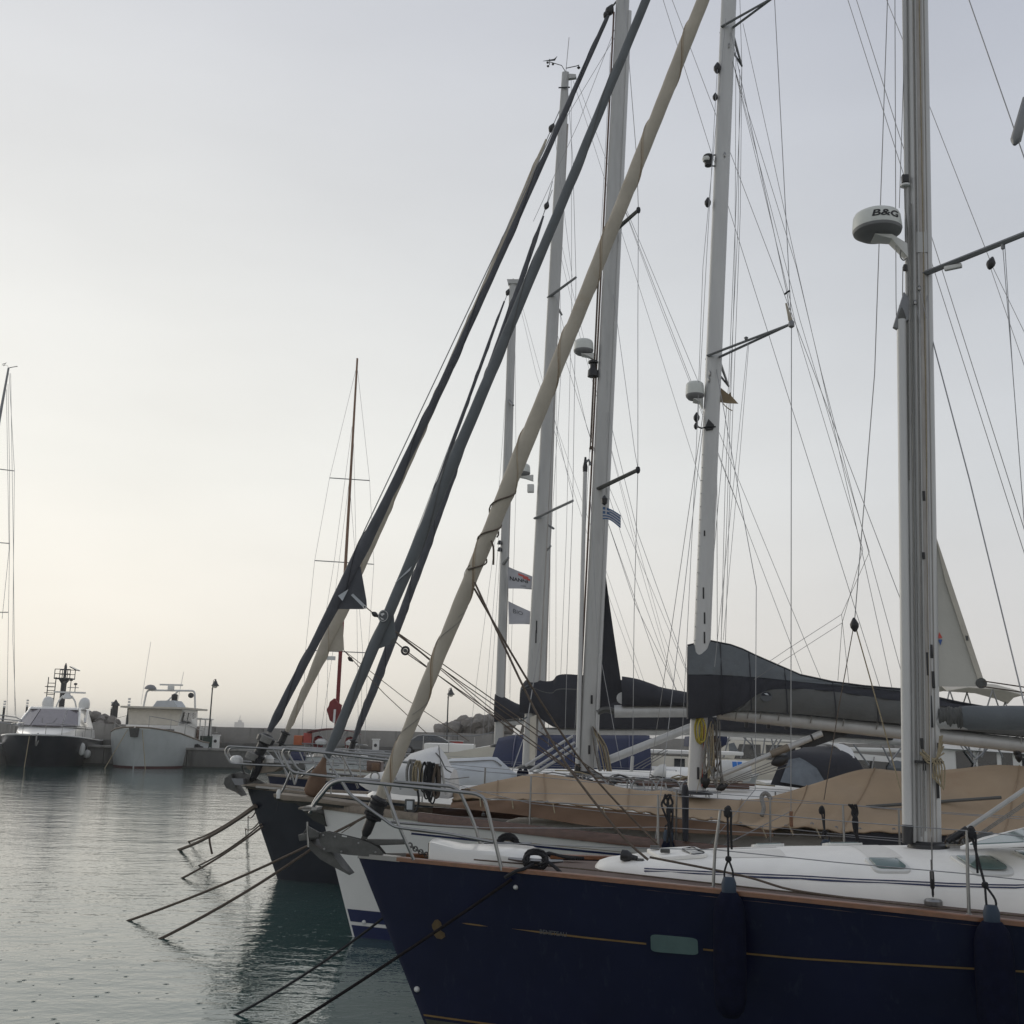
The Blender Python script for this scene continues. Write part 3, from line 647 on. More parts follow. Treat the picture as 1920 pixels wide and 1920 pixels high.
def windex(mast, p, m='black_plastic'):
    p = Vector(p)
    b = MB(); b.tube([p, p+Vector((-.1, 0, .18)), p+Vector((-.42, 0, .30))], .010, 6); b.build('wind_arm', m, mast)
    b = MB(); b.tube([p+Vector((-.42, 0, .22)), p+Vector((-.42, 0, .38))], .012, 6); b.prism([p+Vector((-.6, 0, .33)), p+Vector((-.3, 0, .38)), p+Vector((-.22, 0, .46)), p+Vector((-.28, 0, .33))], (0, .015, 0)); b.build('wind_vane', m, mast)
    for k in range(3):
        a = 2*pi*k/3; q = p+Vector((-.42+.09*cos(a), .09*sin(a), .22)); b = MB(); b.lathe([(0, -.03), (.03, -.01), (.035, .02), (0, .02)], 8, q); b.build('anemometer_cup', m, mast)
def steaming_light(mast, p, s=.1):
    p = Vector(p); MB().lathe([(0, -s), (s*.5, -s*.9), (s*.55, -s*.3), (s*.7, s*.1), (s*.75, s*.5), (s*.6, s*.7), (0, s*.75)], 14, p).build('mast_light', 'black_plastic', mast)
    MB().lathe([(s*.5, -s*.3), (s*.62, s*.0), (s*.55, s*.25), (0, s*.3)], 12, p+Vector((-s*.25, -s*.2, 0))).build('lamp_lens', 'white_plastic', mast)
    MB().tube([p+Vector((0, 0, s*.6)), p+Vector((s*1.6, 0, s*.85))], .012, 6).build('lamp_bracket', 'spreader_grey', mast)
    MB().tube([p+Vector((0, 0, -s*.8)), p+Vector((s*1.6, 0, -s*1.1))], .012, 6).build('lamp_bracket', 'spreader_grey', mast)
def block(parent, p, d=(0, 0, 1), s=.05):
    return MB().lathe([(0, -s*1.4), (s*.4, -s*1.1), (s*.8, -s*.4), (s*.85, s*.2), (s*.5, s*.9), (s*.2, s*1.4), (0, s*1.5)], 10, p, d).build('block', 'black_plastic', parent)
def turnbuckle(parent, a, c):
    a, c = Vector(a), Vector(c); d = c-a
    MB().lathe([(.008, 0), (.012, .01), (.017, .06), (.017, d.length-.06), (.010, d.length-.01), (.006, d.length)], 10, a, d).build('turnbuckle', 'stainless', parent)


# ================================================================== YACHT 1: the navy sloop nearest to us
P = PS[1]
Y1 = empty('sailing_yacht', ORG[1], YAW)
tag(Y1, 'nearest yacht, navy hull with varnished rail, white coachroof and B&G radar on its mast', 'sailing yacht', 'sailing yachts moored side by side')
h = build_hull(Y1, P, 'navy_gelcoat')
# boot top and under-water paint near the waterline
hull_band(h, 'boot_line', 'gold_stripe', P, lambda u: .105-.004*u, lambda u: .122-.004*u, .2, 13.5, .004)
hull_band(h, 'boot_top', 'antifoul_olive', P, lambda u: -.25, lambda u: .080-.004*u, .2, 13.5, .004)
# gold cove stripe in two runs, and the faint name along it
c0 = (1.58, -0.495, 0.998); c1 = (2.268, -0.724, 0.987); c2 = (4.038, -1.238, 0.985); c3 = (5.604, -1.607, 1.032)
def cove(u):
    ks = (c0, c1, c2, c3)
    if u < ks[0][0]: return ks[0][2]+(ks[1][2]-ks[0][2])/(ks[1][0]-ks[0][0])*(u-ks[0][0])
    for a, c in zip(ks, ks[1:]):
        if a[0] <= u <= c[0]: return a[2]+(c[2]-a[2])*(u-a[0])/(c[0]-a[0])
    return ks[-1][2]+.0*(u-ks[-1][0])
def thick(u, ua, ub, w):
    return w*min(1, (u-ua)/.25, (ub-u)/.12+.15)
ua, ub = c0[0], 11.0
hull_band(h, 'cove_stripe', 'gold_stripe', P, lambda u: cove(u)-.5*max(.001, thick(u, ua, ub, .016)), lambda u: cove(u)+.5*max(.002, thick(u, ua, ub, .016)), ua, ub, .003, (-1,), 80)
va, vb = (1.092, -0.32, 0.997)[0], (1.349, -0.41, 0.985)[0]
zz = (1.166, -0.348, 1)[2]
hull_band(h, 'cove_stripe', 'gold_stripe', P, lambda u: zz-.02*(u-va)-.5*max(.001, min(u-va, (vb-u)*.6, .05)*.28), lambda u: zz-.02*(u-va)+.5*max(.001, min(u-va, (vb-u)*.6, .05)*.28), va, vb, .003, (-1,), 24)
e0 = (1.84, -0.586, 1.001)
def on_hull(x, y): 
    return hull_point(P, e0[0]+x, cove(e0[0]+x)-.012+y, -1, .006)
n_ = lettering(h, 'BENETEAU', .055, on_hull, 'ink_grey', bold=True, sx=.95)
# carved gold sea-creature scroll at the bow
g0 = (0.845, -0.206, 0.903)
scr = [(.005, .16), (.03, .17), (.055, .14), (.06, .10), (.045, .07), (.055, .045), (.085, .02), (.09, -.02), (.06, -.055), (.02, -.05), (-.005, -.01), (.0, .03), (-.015, .06), (-.02, .1)]
b = MB(); pts = [hull_point(P, g0[0]-.03+x*1.25, g0[2]-.03+y*.80, -1, .003) for x, y in scr]; b.prism(pts, (0, -.004, 0)); b.build('bow_emblem', 'old_gold', h)
# hull portlight
def hull_plate(name, m, parent, pix, off, t, rnd=.35):
    c = sum((Vector(q) for q in pix), Vector())/len(pix); out = []
    n = len(pix)
    for i in range(n):
        a, p, q = Vector(pix[i-1]), Vector(pix[i]), Vector(pix[(i+1) % n])
        for k in range(5):
            f = k/4; A = p+(a-p)*rnd*.5; B = p+(q-p)*rnd*.5
            v = (1-f)**2*A+2*f*(1-f)*p+f*f*B; out.append(hull_point(P, v.x, v.z, -1, off))
    return MB().prism(out, (0, -t, 0)).build(name, m, parent, angle=30)
gl_ = [(2.826, -0.928, 1.079), (3.219, -1.045, 1.08), (3.229, -1.001, 0.936), (2.831, -0.882, 0.928)]
big = [(Vector(p)-sum((Vector(q) for q in gl_), Vector())/4)*1.20+sum((Vector(q) for q in gl_), Vector())/4 for p in gl_]
hull_plate('portlight_frame', 'navy_gelcoat', h, big, .003, .012)
hull_plate('portlight_glass', 'glass_green', h, gl_, .010, .008)
# skin fittings
for q, s in (((0.642, -0.021, 0.337), .028), ((1.616, -0.61, 1.372), .022), ((3.424, -0.994, 0.748), .018)):
    MB().lathe([(0, 0), (s, 0), (s*.95, .02), (s*.6, .035), (0, .04)], 12, hull_point(P, q[0], q[2], -1, -.004), (-.2, -1, .1)).build('skin_fitting', 'white_plastic', h)
build_caprail(Y1, P, 'varnished_wood', .42, 14, .07, .042)
b = MB()
for s in (-1, 1):
    rings = []
    for i in range(10):
        u = .0+.45*i/9; z = sheer_z(P, u); B = max(half_beam(P, u, z), .02)+.008
        rings.append([(u, s*B, z-.02), (u, s*B, z+.025), (u, s*max(B-.07, .0), z+.03), (u, s*max(B-.07, .0), z-.02)])
    b.loft(rings)
b.build('bow_plate', 'stainless', Y1)
build_deck(Y1, P, 'teak_deck', 14.0)
# coachroof, foredeck moulding, hatches
def foot(u, inset): return max(.03, half_beam(P, u, sheer_z(P, u))-inset)
rings = []
for (u, wd, zt) in ROOF1:
    zb = sheer_z(P, u)-.03
    pr = [(-k, h_) for k, h_ in ROOFK[::-1]]+[(k, h_) for k, h_ in ROOFK[1:]]
    rings.append([(u, wd*k, zb+(zt-zb)*h_) for k, h_ in pr])
cr = MB().loft(rings, caps=True).build('coachroof', 'white_deck', Y1, angle=55)
def roof_z(u, y):
    z = roof1(P, u, y); return z if z > 0 else sheer_z(P, u)
# double navy stripe along the coachroof side
for dz, hw in ((0, .011), (.026, .005)):
    cl = polyat([(2.778, -0.487, 1.537), (3.213, -0.617, 1.546), (3.671, -0.731, 1.552), (4.118, -0.82, 1.56), (4.558, -0.881, 1.558), (4.99, -0.932, 1.562), (5.416, -0.977, 1.563), (5.859, -1.011, 1.573)], 5); cl += [cl[-1]+Vector((.5*k, -.004*k, .0)) for k in range(1, 7)]
    rows = [[], []]
    for p in cl:
        for j, s in ((0, -1), (1, 1)):
            y = p.y; z = roof_z(p.x, y); tgt = p.z+dz+s*hw
            for _ in range(300):
                if z < tgt: y += .0005
                else: break
                z = roof_z(p.x, y)
            rows[j].append((p.x, y-.004, max(z, tgt-.02)+.002))
    MB().sheet(rows).build('coachroof_stripe', 'boot_blue', cr)
def roof_plate(name, parent, m, quad, lift, t, rnd=.4, bevel=.006):
    out = []; n = 4; ln = Vector((0, 0, 1))
    for i in range(n):
        a, p, q = Vector(quad[i-1]), Vector(quad[i]), Vector(quad[(i+1) % n])
        for k in range(6):
            f = k/5; A = p+(a-p)*rnd*.5; B = p+(q-p)*rnd*.5; v = (1-f)**2*A+2*f*(1-f)*p+f*f*B
            out.append((v.x, v.y, roof_z(v.x, v.y)+lift))
    return MB().prism(out, (0, 0, t)).build(name, m, parent, bevel=bevel)
def shrink(qd, k):
    c = sum((Vector(p) for p in qd), Vector())/4; return [c+(Vector(p)-c)*k for p in qd]
# forward deck hatch, white frame with two latches
qd = [(2.796, 0.194, 1.639), (3.262, 0.172, 1.682), (3.375, -0.421, 1.671), (2.915, -0.422, 1.622)]
fh = roof_plate('hatch', cr, 'white_deck', qd, .02, .035)
roof_plate('hatch_glass', cr, 'glass_dark', [(3.126, -0.099, 1.674), (3.249, 0.039, 1.684), (3.344, -0.392, 1.672), (3.211, -0.417, 1.656)], .040, .012)
for x, y in ((2.975, -0.27, 1.651)[:2], (2.889, 0.022, 1.654)[:2]): MB().box((x, y, roof_z(x, y)+.055), (.09, .05, .035)).build('hatch_latch', 'galvanised', cr, bevel=.008)
# green-tinted roof windows
for qd in ([(4.694, -0.642, 1.723), (4.99, -0.651, 1.734), (5.061, -0.877, 1.646), (4.745, -0.856, 1.632)], [(5.436, -0.569, 1.765), (5.801, -0.596, 1.78), (5.898, -0.95, 1.66), (5.543, -0.931, 1.645)], [(6.015, -0.43, 1.812), (6.178, -0.447, 1.82), (6.218, -0.709, 1.784), (6.067, -0.696, 1.778)],
           [(3.85, .28, 0), (3.85, .55, 0), (4.15, .57, 0), (4.15, .28, 0)], [(4.55, .30, 0), (4.55, .62, 0), (4.9, .65, 0), (4.9, .30, 0)]):
    roof_plate('roof_window', cr, 'white_plastic', qd, .012, .026)
    roof_plate('window_glass', cr, 'glass_green', shrink(qd, .80), .027, .012)
# panels of gritty non-slip on the coachroof, a hair proud of the gelcoat
for u0, u1, k0, k1 in ((2.72, 3.0, -.55, .55), (3.42, 4.05, .12, .62), (3.42, 4.05, -.62, -.08), (4.75, 5.05, -.60, .55)):
    rows = []
    for i in range(7):
        u = u0+(u1-u0)*i/6; row = []
        wd = [a[1]+(c[1]-a[1])*(u-a[0])/(c[0]-a[0]) for a, c in zip(ROOF1, ROOF1[1:]) if a[0] <= u <= c[0]][0]
        for j in range(9):
            y = wd*(k0+(k1-k0)*j/8); row.append((u, y, roof_z(u, y)+.003))
        rows.append(row)
    MB().sheet(rows).build('non_slip_panel', 'non_slip', cr)
# mushroom vent lying on the coachroof nose
v0 = Vector((2.62, -.30, roof_z(2.62, -.30)+.045))
MB().lathe([(0, -.06), (.05, -.05), (.055, 0), (.04, .03), (.025, .05), (.022, .10), (0, .11)], 14, v0, (.9, -.25, -.15)).build('vent', 'black_plastic', cr)
MB().lathe([(0, 0), (.018, 0), (.022, .05), (0, .07)], 10, v0+Vector((.1, -.03, -.03)), (1, -.2, -.1)).build('vent_pipe', 'galvanised', cr)
# white moulding over the anchor locker on the foredeck
rings = []
for u, wd, zt in ((.73, .20, 1.70), (.745, .23, 1.705), (.85, .26, 1.685), (1.02, .31, 1.655), (1.25, .38, 1.655), (1.50, .46, 1.655), (1.68, .50, 1.64), (1.80, .50, 1.585), (1.86, .48, 1.53)):
    zb = sheer_z(P, u)-.03
    rings.append([(u, -wd, zb), (u, -wd*.98, zb+(zt-zb)*.8), (u, -wd*.9, zt), (u, 0, zt+.012), (u, wd*.9, zt), (u, wd*.98, zb+(zt-zb)*.8), (u, wd, zb)])
MB().loft(rings).build('locker_cover', 'white_gelcoat', Y1, angle=40)
MB().box((.715, -.0, 1.60), (.03, .14, .17)).build('chain_stop', 'galvanised', Y1, bevel=.008)
# cleats with the black mooring lines turned round them
def cleat(root, c, m='stainless', s=1.0, rz=.35):
    b = MB(); c = Vector(c); R_ = Matrix.Rotation(rz, 3, 'Z')
    for dx in (-.05, .05): b.tube([c+R_ @ Vector((dx*s, 0, 0)), c+R_ @ Vector((dx*s*.8, 0, .055*s))], .016*s, 8)
    b.tube([c+R_ @ Vector((x*s, 0, z*s)) for x, z in ((-.19, .062), (-.12, .056), (0, .055), (.12, .056), (.19, .062))], [.009*s, .014*s, .016*s, .014*s, .009*s], 8)
    return b.build('cleat', m, root)
c_a = (1.788, -0.559, 1.53); c_b = (1.374, 0.977, 1.53)
for c, nm in ((c_a, 'near'), (c_b, 'far')):
    cleat(Y1, c, s=1.35, rz=-.1 if nm == 'near' else .3)
    o = empty('mooring_line', to_world(1, c), YAW); tag(o, 'black mooring line heaped in turns on the cleat by the pulpit foot, near rail' if nm == 'near' else 'black mooring line heaped on the far cleat behind the white locker cover', 'rope', 'black lines on the bow cleats of the navy yacht')
    rnd = random.Random(5 if nm == 'near' else 9)
    for k in range(9):
        a0 = rnd.uniform(-.5, .5); rx = rnd.uniform(.06, .115); rz_ = rnd.uniform(.05, .085)
        pts = [(rx*cos(t)*cos(a0)+rnd.uniform(-.006, .006), rx*cos(t)*sin(a0)*.7+.02*sin(3*t), .07+rz_*sin(t)+.01*k/3) for t in [2*pi*i/14 for i in range(15)]]
        MB().tube(pts, .0155, 7, False).build('rope_turn', 'black_rope', o)
    if nm == 'near':
        MB().tube(polyat([(.06, -.02, .09), (.14, -.05, .06), (.22, -.12, .01), (.26, -.18, -.02)], 5), .016, 7).build('rope_tail', 'black_rope', o)
        MB().tube(polyat([(-.02, -.03, .05), (-.08, -.12, .02), (-.16, -.2, .0), (-.26, -.20, -.06)], 5), .016, 7).build('rope_tail', 'black_rope', o)
    else:
        MB().tube(polyat([(.1, 0, .09), (.2, -.02, .05), (.34, -.1, .0)], 5), .016, 7).build('rope_tail', 'black_rope', o)
rk = empty('rope_bundle', to_world(1, (1.95, .35, 1.55)), YAW); tag(rk, 'flat black rope bundle lying on the teak deck ahead of the coachroof', 'rope')
for k in range(5): MB().tube(polyat([(-.22+.03*k, .03*k, 0), (-.1, .02*k-.03, .035), (.05, .03-.02*k, .01), (.25-.02*k, -.02*k, 0)], 4), .016, 6).build('rope_length', 'black_rope', rk)

# ---- bow gear: roller cheeks, plough anchor, stay fitting, chain
ck = [(-0.391, -0.055, 1.706), (-0.372, -0.055, 1.742), (-0.319, -0.055, 1.751), (0.027, -0.055, 1.685), (0.103, -0.055, 1.668), (0.195, -0.055, 1.631), (0.256, -0.055, 1.568), (0.279, -0.055, 1.531), (0.126, -0.055, 1.533), (-0.082, -0.055, 1.541), (-0.264, -0.055, 1.56), (-0.334, -0.055, 1.565), (-0.383, -0.055, 1.656)]
MB().prism(ck, (0, .012, 0)).build('bow_roller_cheek', 'galvanised', Y1, angle=30)
MB().prism([(x, .055, z) for x, y, z in ck], (0, .012, 0)).build('bow_roller_cheek', 'galvanised', Y1, angle=30)
for q in ((-0.347, -0.062, 1.718), (-0.328, -0.062, 1.588), (-0.156, -0.062, 1.569), (0.009, -0.062, 1.655), (0.183, -0.062, 1.576), (-0.228, -0.062, 1.707)): MB().lathe([(0, -.004), (.011, -.004), (.011, .004), (.006, .009), (0, .009)], 8, q, (0, -1, 0)).build('bolt_head', 'stainless', Y1)
MB().prism([(-0.159, -0.064, 1.725), (-0.111, -0.064, 1.719), (-0.11, -0.064, 1.706), (-0.159, -0.064, 1.712)], (0, .006, 0)).build('maker_plate', 'white_plastic', Y1)
MB().lathe([(.0, -.05), (.05, -.05), (.035, 0), (.05, .05), (0, .05)], 14, (-0.329, 0, 1.683), (0, 1, 0)).build('bow_roller', 'black_plastic', Y1)
MB().prism([(0.067, 0, 1.692), (0.445, 0, 1.702), (0.463, 0, 1.655), (0.177, 0, 1.635)], (0, .05, 0)).build('anchor_shank', 'galvanised', Y1, bevel=.006)
fl = [(-0.512, 0, 1.672), (-0.394, 0, 1.59), (-0.273, 0, 1.544), (-0.164, 0, 1.422), (-0.064, 0, 1.356), (-0.079, 0, 1.345), (-0.227, 0, 1.41), (-0.382, 0, 1.485), (-0.495, 0, 1.576)]
MB().add([fl[0], fl[8], fl[7], fl[6], fl[5], fl[4], fl[3], fl[2], fl[1]]+[(x+.03, y+(.13 if i in (0, 8, 7, 6) else .02), z+.015) for i, (x, y, z) in enumerate([fl[0], fl[8], fl[7], fl[6], fl[5], fl[4], fl[3], fl[2], fl[1]])],
         [tuple(range(9)), tuple(range(17, 8, -1))]+[(i, (i+1) % 9, 9+(i+1) % 9, 9+i) for i in range(9)]).build('anchor_fluke', 'galvanised', Y1, smooth=False)
MB().prism([(-0.495, -0.09, 1.801), (-0.378, -0.09, 1.745), (-0.381, -0.09, 1.699), (-0.477, -0.09, 1.696)], (0, .03, 0)).build('anchor_fluke', 'galvanised', Y1)
MB().prism([(-0.602, 0.02, 1.713), (-0.516, 0.02, 1.731), (-0.403, 0.02, 1.73), (-0.41, 0.02, 1.679), (-0.587, 0.02, 1.653)], (0, .16, 0)).build('roller_bracket', 'galvanised', Y1, bevel=.005)
MB().tube([(-0.508, -0.09, 1.841), (-0.482, -0.09, 1.605)], .010, 6).build('retaining_pin', 'stainless', Y1)
MB().tube([(-0.568, -0.02, 1.702), (-0.524, -0.02, 1.775)], .009, 6).build('retaining_bar', 'galvanised', Y1)
link_chain(Y1, (0.495, 0, 1.656), (0.743, 0, 1.545), 9, .022, .0075, .012)
MB().prism([(0.014, 0, 1.68), (0.078, 0, 1.687), (0.118, 0, 1.845), (0.08, 0, 1.859)], (0, .035, 0)).build('stay_toggle', 'galvanised', Y1, bevel=.006)
# forestay with the rolled ivory genoa
f0 = Vector((0.168, 0, 2.025)); f1 = Vector((3.383, 0, 10.866)); fd = (f1-f0).normalized(); ftop = f0+fd*16.2
dr = Vector((0.144, 0, 1.963)); 
MB().lathe([(.03, -.26), (.05, -.22), (.052, -.10), (.078, -.08), (.085, .0), (.080, .12), (.05, .15), (.035, .20)], 18, dr, fd).build('furler_drum', 'black_plastic', Y1)
rnd = random.Random(4)
for k in range(10):
    a = rnd.uniform(0, 6.28); q = fd.cross(Vector((0, 1, 0))).normalized(); r_ = Vector((0, 1, 0)); c = dr+fd*rnd.uniform(-.08, .12)
    MB().tube([c+(q*cos(t)+r_*sin(t))*.088+fd*.012*sin(t+a) for t in [2*pi*i/12 for i in range(13)]], .009, 5, False).build('furling_line', 'black_rope', Y1)
MB().tube([Vector((0.08, 0, 1.859)), dr], .014, 8).build('forestay', 'wire_steel', Y1)
MB().tube([f0-fd*.02, ftop+fd*.5], .012, 8).build('forestay', 'wire_steel', Y1)
gen = furled_sail(Y1, f0, ftop, [(0, .048), (.012, .062), (.03, .068), (.05, .064), (.08, .072), (.10, .068), (.13, .078), (.15, .073), (.19, .082), (.215, .084), (.235, .086), (.26, .083), (.29, .077), (.40, .075), (.8, .067), (.96, .058), (1, .03)], 'canvas_ivory', twist=13, wob=.055, n=420, seed=3, lumps=.006, ns=30, sag=.05, seam=('luff_fold_shade', .008))
pts = []
for i in range(6, 414, 2):
    t = i/420; c = f0+(ftop-f0)*t+Vector((.05*4*t*(1-t)*(1.25-.5*t), 0, 0)); x_ = fd.cross(Vector((0, 0, 1))).normalized(); y_ = fd.cross(x_); a = -13*2*pi*t**.9+2.6
    rr_ = .070+.013*min(1, t/.24) if t < .24 else .080-.022*(t-.24)
    pts.append(c+(x_*cos(a)+y_*sin(a))*rr_)
MB().tube(pts, .0055, 5).build('hem_fold_shade', 'seam_tan', gen)  # second darker hem between the turns, more fold shade put in as colour
def spiral(root, name, p0, p1, r, turns, rad, m, ph=0.0, n=16):
    p0, p1 = Vector(p0), Vector(p1); d = (p1-p0).normalized(); a = d.cross(Vector((0, 1, 0))).normalized(); c = d.cross(a); k = int(turns*n); out = []
    for i in range(k+1):
        t = i/k; f = ph+2*pi*turns*t; out.append(p0+(p1-p0)*t+(a*cos(f)+c*sin(f))*r)
    return MB().tube(out, rad, 6).build(name, m, root)
def gp(y): 
    # a point on the genoa's axis at pixel-free height z
    t = (y-f0.z)/(ftop.z-f0.z); return along(f0, ftop, y)+Vector((.05*4*t*(1-t)*(1.25-.5*t), 0, 0))
spiral(gen, 'sheet_turn', gp(4.35), gp(4.95), .089, 1.6, .0085, 'rope_brown', 1.0)
spiral(gen, 'sheet_turn', gp(4.75), gp(5.25), .095, 1.1, .0085, 'rope_brown', 3.0)
for z0, z1 in ((1.95, 2.35), (2.35, 2.9), (2.9, 3.4), (3.35, 3.95), (3.9, 4.4)):
    spiral(gen, 'tie_line', gp(z0), gp(z1), .064+.0042*z0, .8, .0032, 'rope_grey', z0*7)
MB().tube(polyat([(1.233, -0.1, 4.663), (1.257, -0.1, 4.597), (1.262, -0.1, 4.498), (1.262, -0.1, 4.416)], 4), .011, 6).build('sheet_tail', 'rope_brown', gen)
# sheets leading aft from the clew, both sides
rope(Y1, 'genoa_sheet', [(1.08, -0.12, 4.231), (1.393, -0.35, 3.635), (1.74, -0.6, 2.994), (2.059, -0.8, 2.494), (2.546, -1.05, 1.923), (2.798, -1.15, 1.71)], .011, 'rope_brown', k=4)
rope(Y1, 'genoa_sheet', [(1.074, -0.1, 4.174), (1.568, 0.1, 3.356), (1.994, 0.4, 2.708), (2.346, 0.6, 2.262), (2.812, 0.75, 1.791), (3.245, 0.8, 1.383)], .011, 'rope_brown', k=4)
wire(Y1, 'furling_line', [(-0.157, -0.1, 1.748), (0.088, -0.05, 1.929)], .006, 'rope_brown')

# ---- pulpit
rail(Y1, 'pulpit_top_rail', [(-0.484, -0.1, 1.924), (-0.433, -0.13, 2.019), (-0.271, -0.18, 2.214), (-0.156, -0.22, 2.254), (-0.042, -0.25, 2.253), (0.726, -0.42, 2.213), (1.216, -0.56, 2.185), (1.3, -0.58, 2.15), (1.35, -0.585, 1.989), (1.484, -0.6, 1.514)], .017, bend=.12)
rail(Y1, 'pulpit_top_rail', [(-0.532, 0.1, 1.956), (-0.497, 0.13, 2.049), (-0.378, 0.18, 2.218), (-0.269, 0.22, 2.252), (-0.165, 0.25, 2.254), (0.466, 0.42, 2.218), (0.82, 0.5, 2.199), (0.907, 0.52, 2.148), (1.06, 0.53, 1.855), (1.161, 0.55, 1.552)], .017, bend=.12)
rail(Y1, 'pulpit_lower_rail', [(-0.15, -0.22, 2.249), (-0.064, -0.24, 2.126), (0.412, -0.36, 1.851), (0.489, -0.38, 1.84), (0.959, -0.5, 1.812), (1.397, -0.59, 1.759)], .015, bend=.1)
rail(Y1, 'pulpit_lower_rail', [(0.236, 0.33, 1.837), (0.385, 0.36, 1.824), (0.86, 0.48, 1.799), (1.11, 0.54, 1.793)], .013, bend=.1)
rail(Y1, 'pulpit_leg', [(0.284, -0.31, 2.235), (0.471, -0.37, 1.844), (0.615, -0.33, 1.549)], .016)
rail(Y1, 'pulpit_leg', [(0.205, 0.3, 2.157), (0.25, 0.31, 1.969), (0.285, 0.3, 1.856)], .014)
MB().box((-0.523, -0.05, 1.971), (.13, .2, .018)).build('bow_step', 'teak_grey', Y1)
MB().prism([(-0.571, -0.05, 1.964), (-0.519, -0.05, 1.996), (-0.399, -0.05, 1.985), (-0.408, -0.05, 1.959), (-0.532, -0.05, 1.95)], (0, .2, 0)).build('bow_light_bracket', 'stainless', Y1)

# ---- mast and its fittings
m0 = Vector((5.428, 0, 1.803)); m1v = Vector((5.749, 0, 10.751)); mtop = m0+(m1v-m0)*1.62
mast1 = build_mast(Y1, m0, mtop, .235, .165, n=40)
def on_m(z, dx=0.0, dy=0.0): 
    p = along(m0, mtop, z); return Vector((p.x+dx, p.y+dy, z))
MB().tube([on_m(1.8, -.135, -.02), on_m(16, -.135, -.02)], .026, 10).build('mast_track', 'mast_grey', mast1)
MB().prism([on_m(1.85, -.03, -.079), on_m(16.5, -.03, -.079), on_m(16.5, .028, -.079), on_m(1.85, .028, -.079)], (0, .012, 0)).build('cable_groove', 'mast_track', mast1)
for dx, dm in ((-.065, 'mast_track'), (.055, 'mast_track')):
    MB().tube([on_m(1.8, dx, -.078), on_m(16.5, dx, -.078)], .0045, 6).build('mast_seam', dm, mast1)
MB().tube([on_m(1.95, .0, -.09), on_m(6, .012, -.088), on_m(12, .0, -.085)], .0055, 6).build('halyard', 'rope_tan', mast1)
MB().tube([on_m(1.95, -.05, -.088), on_m(5, -.052, -.085), on_m(16, -.055, -.085)], .005, 6).build('halyard', 'rope_grey', mast1)
MB().tube([on_m(1.9, -.085, -.08), on_m(2.9, -.09, -.075), on_m(8.3, -.10, -.06)], .005, 6).build('halyard', 'rope_grey', mast1)
for z, dx, hgt in ((3.05, .02, .30), (3.5, -.005, .22), (5.15, -.02, .10), (4.55, -.03, .07), (3.62, .03, .13), (3.35, .045, .16), (2.33, .07, .16), (2.75, -.07, .10), (2.72, .085, .08), (2.56, -.05, .12)):
    MB().box(on_m(z, dx, -.083), (.026, .014, hgt)).build('halyard_exit', 'black_plastic', mast1, bevel=.003)
MB().box(on_m(2.58, .0, 0), (.255, .19, .025)).build('mast_collar', 'black_plastic', mast1)
MB().lathe([(.19, 0), (.18, .035), (.135, .05), (.13, .06)], 24, m0-Vector((0, 0, .01))).build('mast_step', 'black_plastic', mast1)
# rope hank made fast in a knot round the mast
kn = on_m(2.62, .02, -.11)
rnd = random.Random(2)
for k in range(7):
    a = rnd.uniform(-.09, .09); MB().tube(polyat([kn+Vector((-.10+rnd.uniform(-.02, .02), .02, .04+a*.3)), kn+Vector((-.04, -.02, -.02+a*.4)), kn+Vector((.03, -.03, .0)), kn+Vector((.10+rnd.uniform(-.02, .02), .015, .12+a))], 4), .0085, 6).build('rope_hank', 'rope_tan', mast1)
for k in range(4):
    x = -.01+.025*k; MB().tube(polyat([kn+Vector((x, -.02, 0)), kn+Vector((x+.03, -.035, -.09)), kn+Vector((x+.01, -.03, -.2-.03*k)), kn+Vector((x-.02, -.025, -.1)), kn+Vector((x, -.02, 0))], 4), .0075, 6).build('rope_hank', 'rope_tan', mast1)
# spinnaker pole stowed upright on the front of the mast
sp0 = Vector((5.232, -0.05, 2.002)); sp1 = Vector((5.404, -0.05, 7.01))
sp = MB().tube([sp0, sp1], .046, 18).build('spinnaker_pole', 'mast_paint', Y1)
MB().lathe([(.05, -.17), (.052, -.02), (.046, .0)], 16, sp0, sp1-sp0).build('pole_end', 'black_plastic', sp)
MB().lathe([(.046, 0), (.048, .02), (.03, .10), (.02, .16)], 14, sp1, sp1-sp0).build('pole_end', 'galvanised', sp)
MB().prism([(5.315, -0.05, 6.93), (5.439, -0.05, 7.313), (5.484, -0.05, 7.242), (5.473, -0.05, 7.009), (5.362, -0.05, 6.9)], (0, .05, 0)).build('pole_car', 'spreader_grey', sp, bevel=.008)
MB().tube([(5.239, -0.03, 1.943), (5.27, 0, 1.826)], .02, 8).build('pole_heel', 'galvanised', sp)
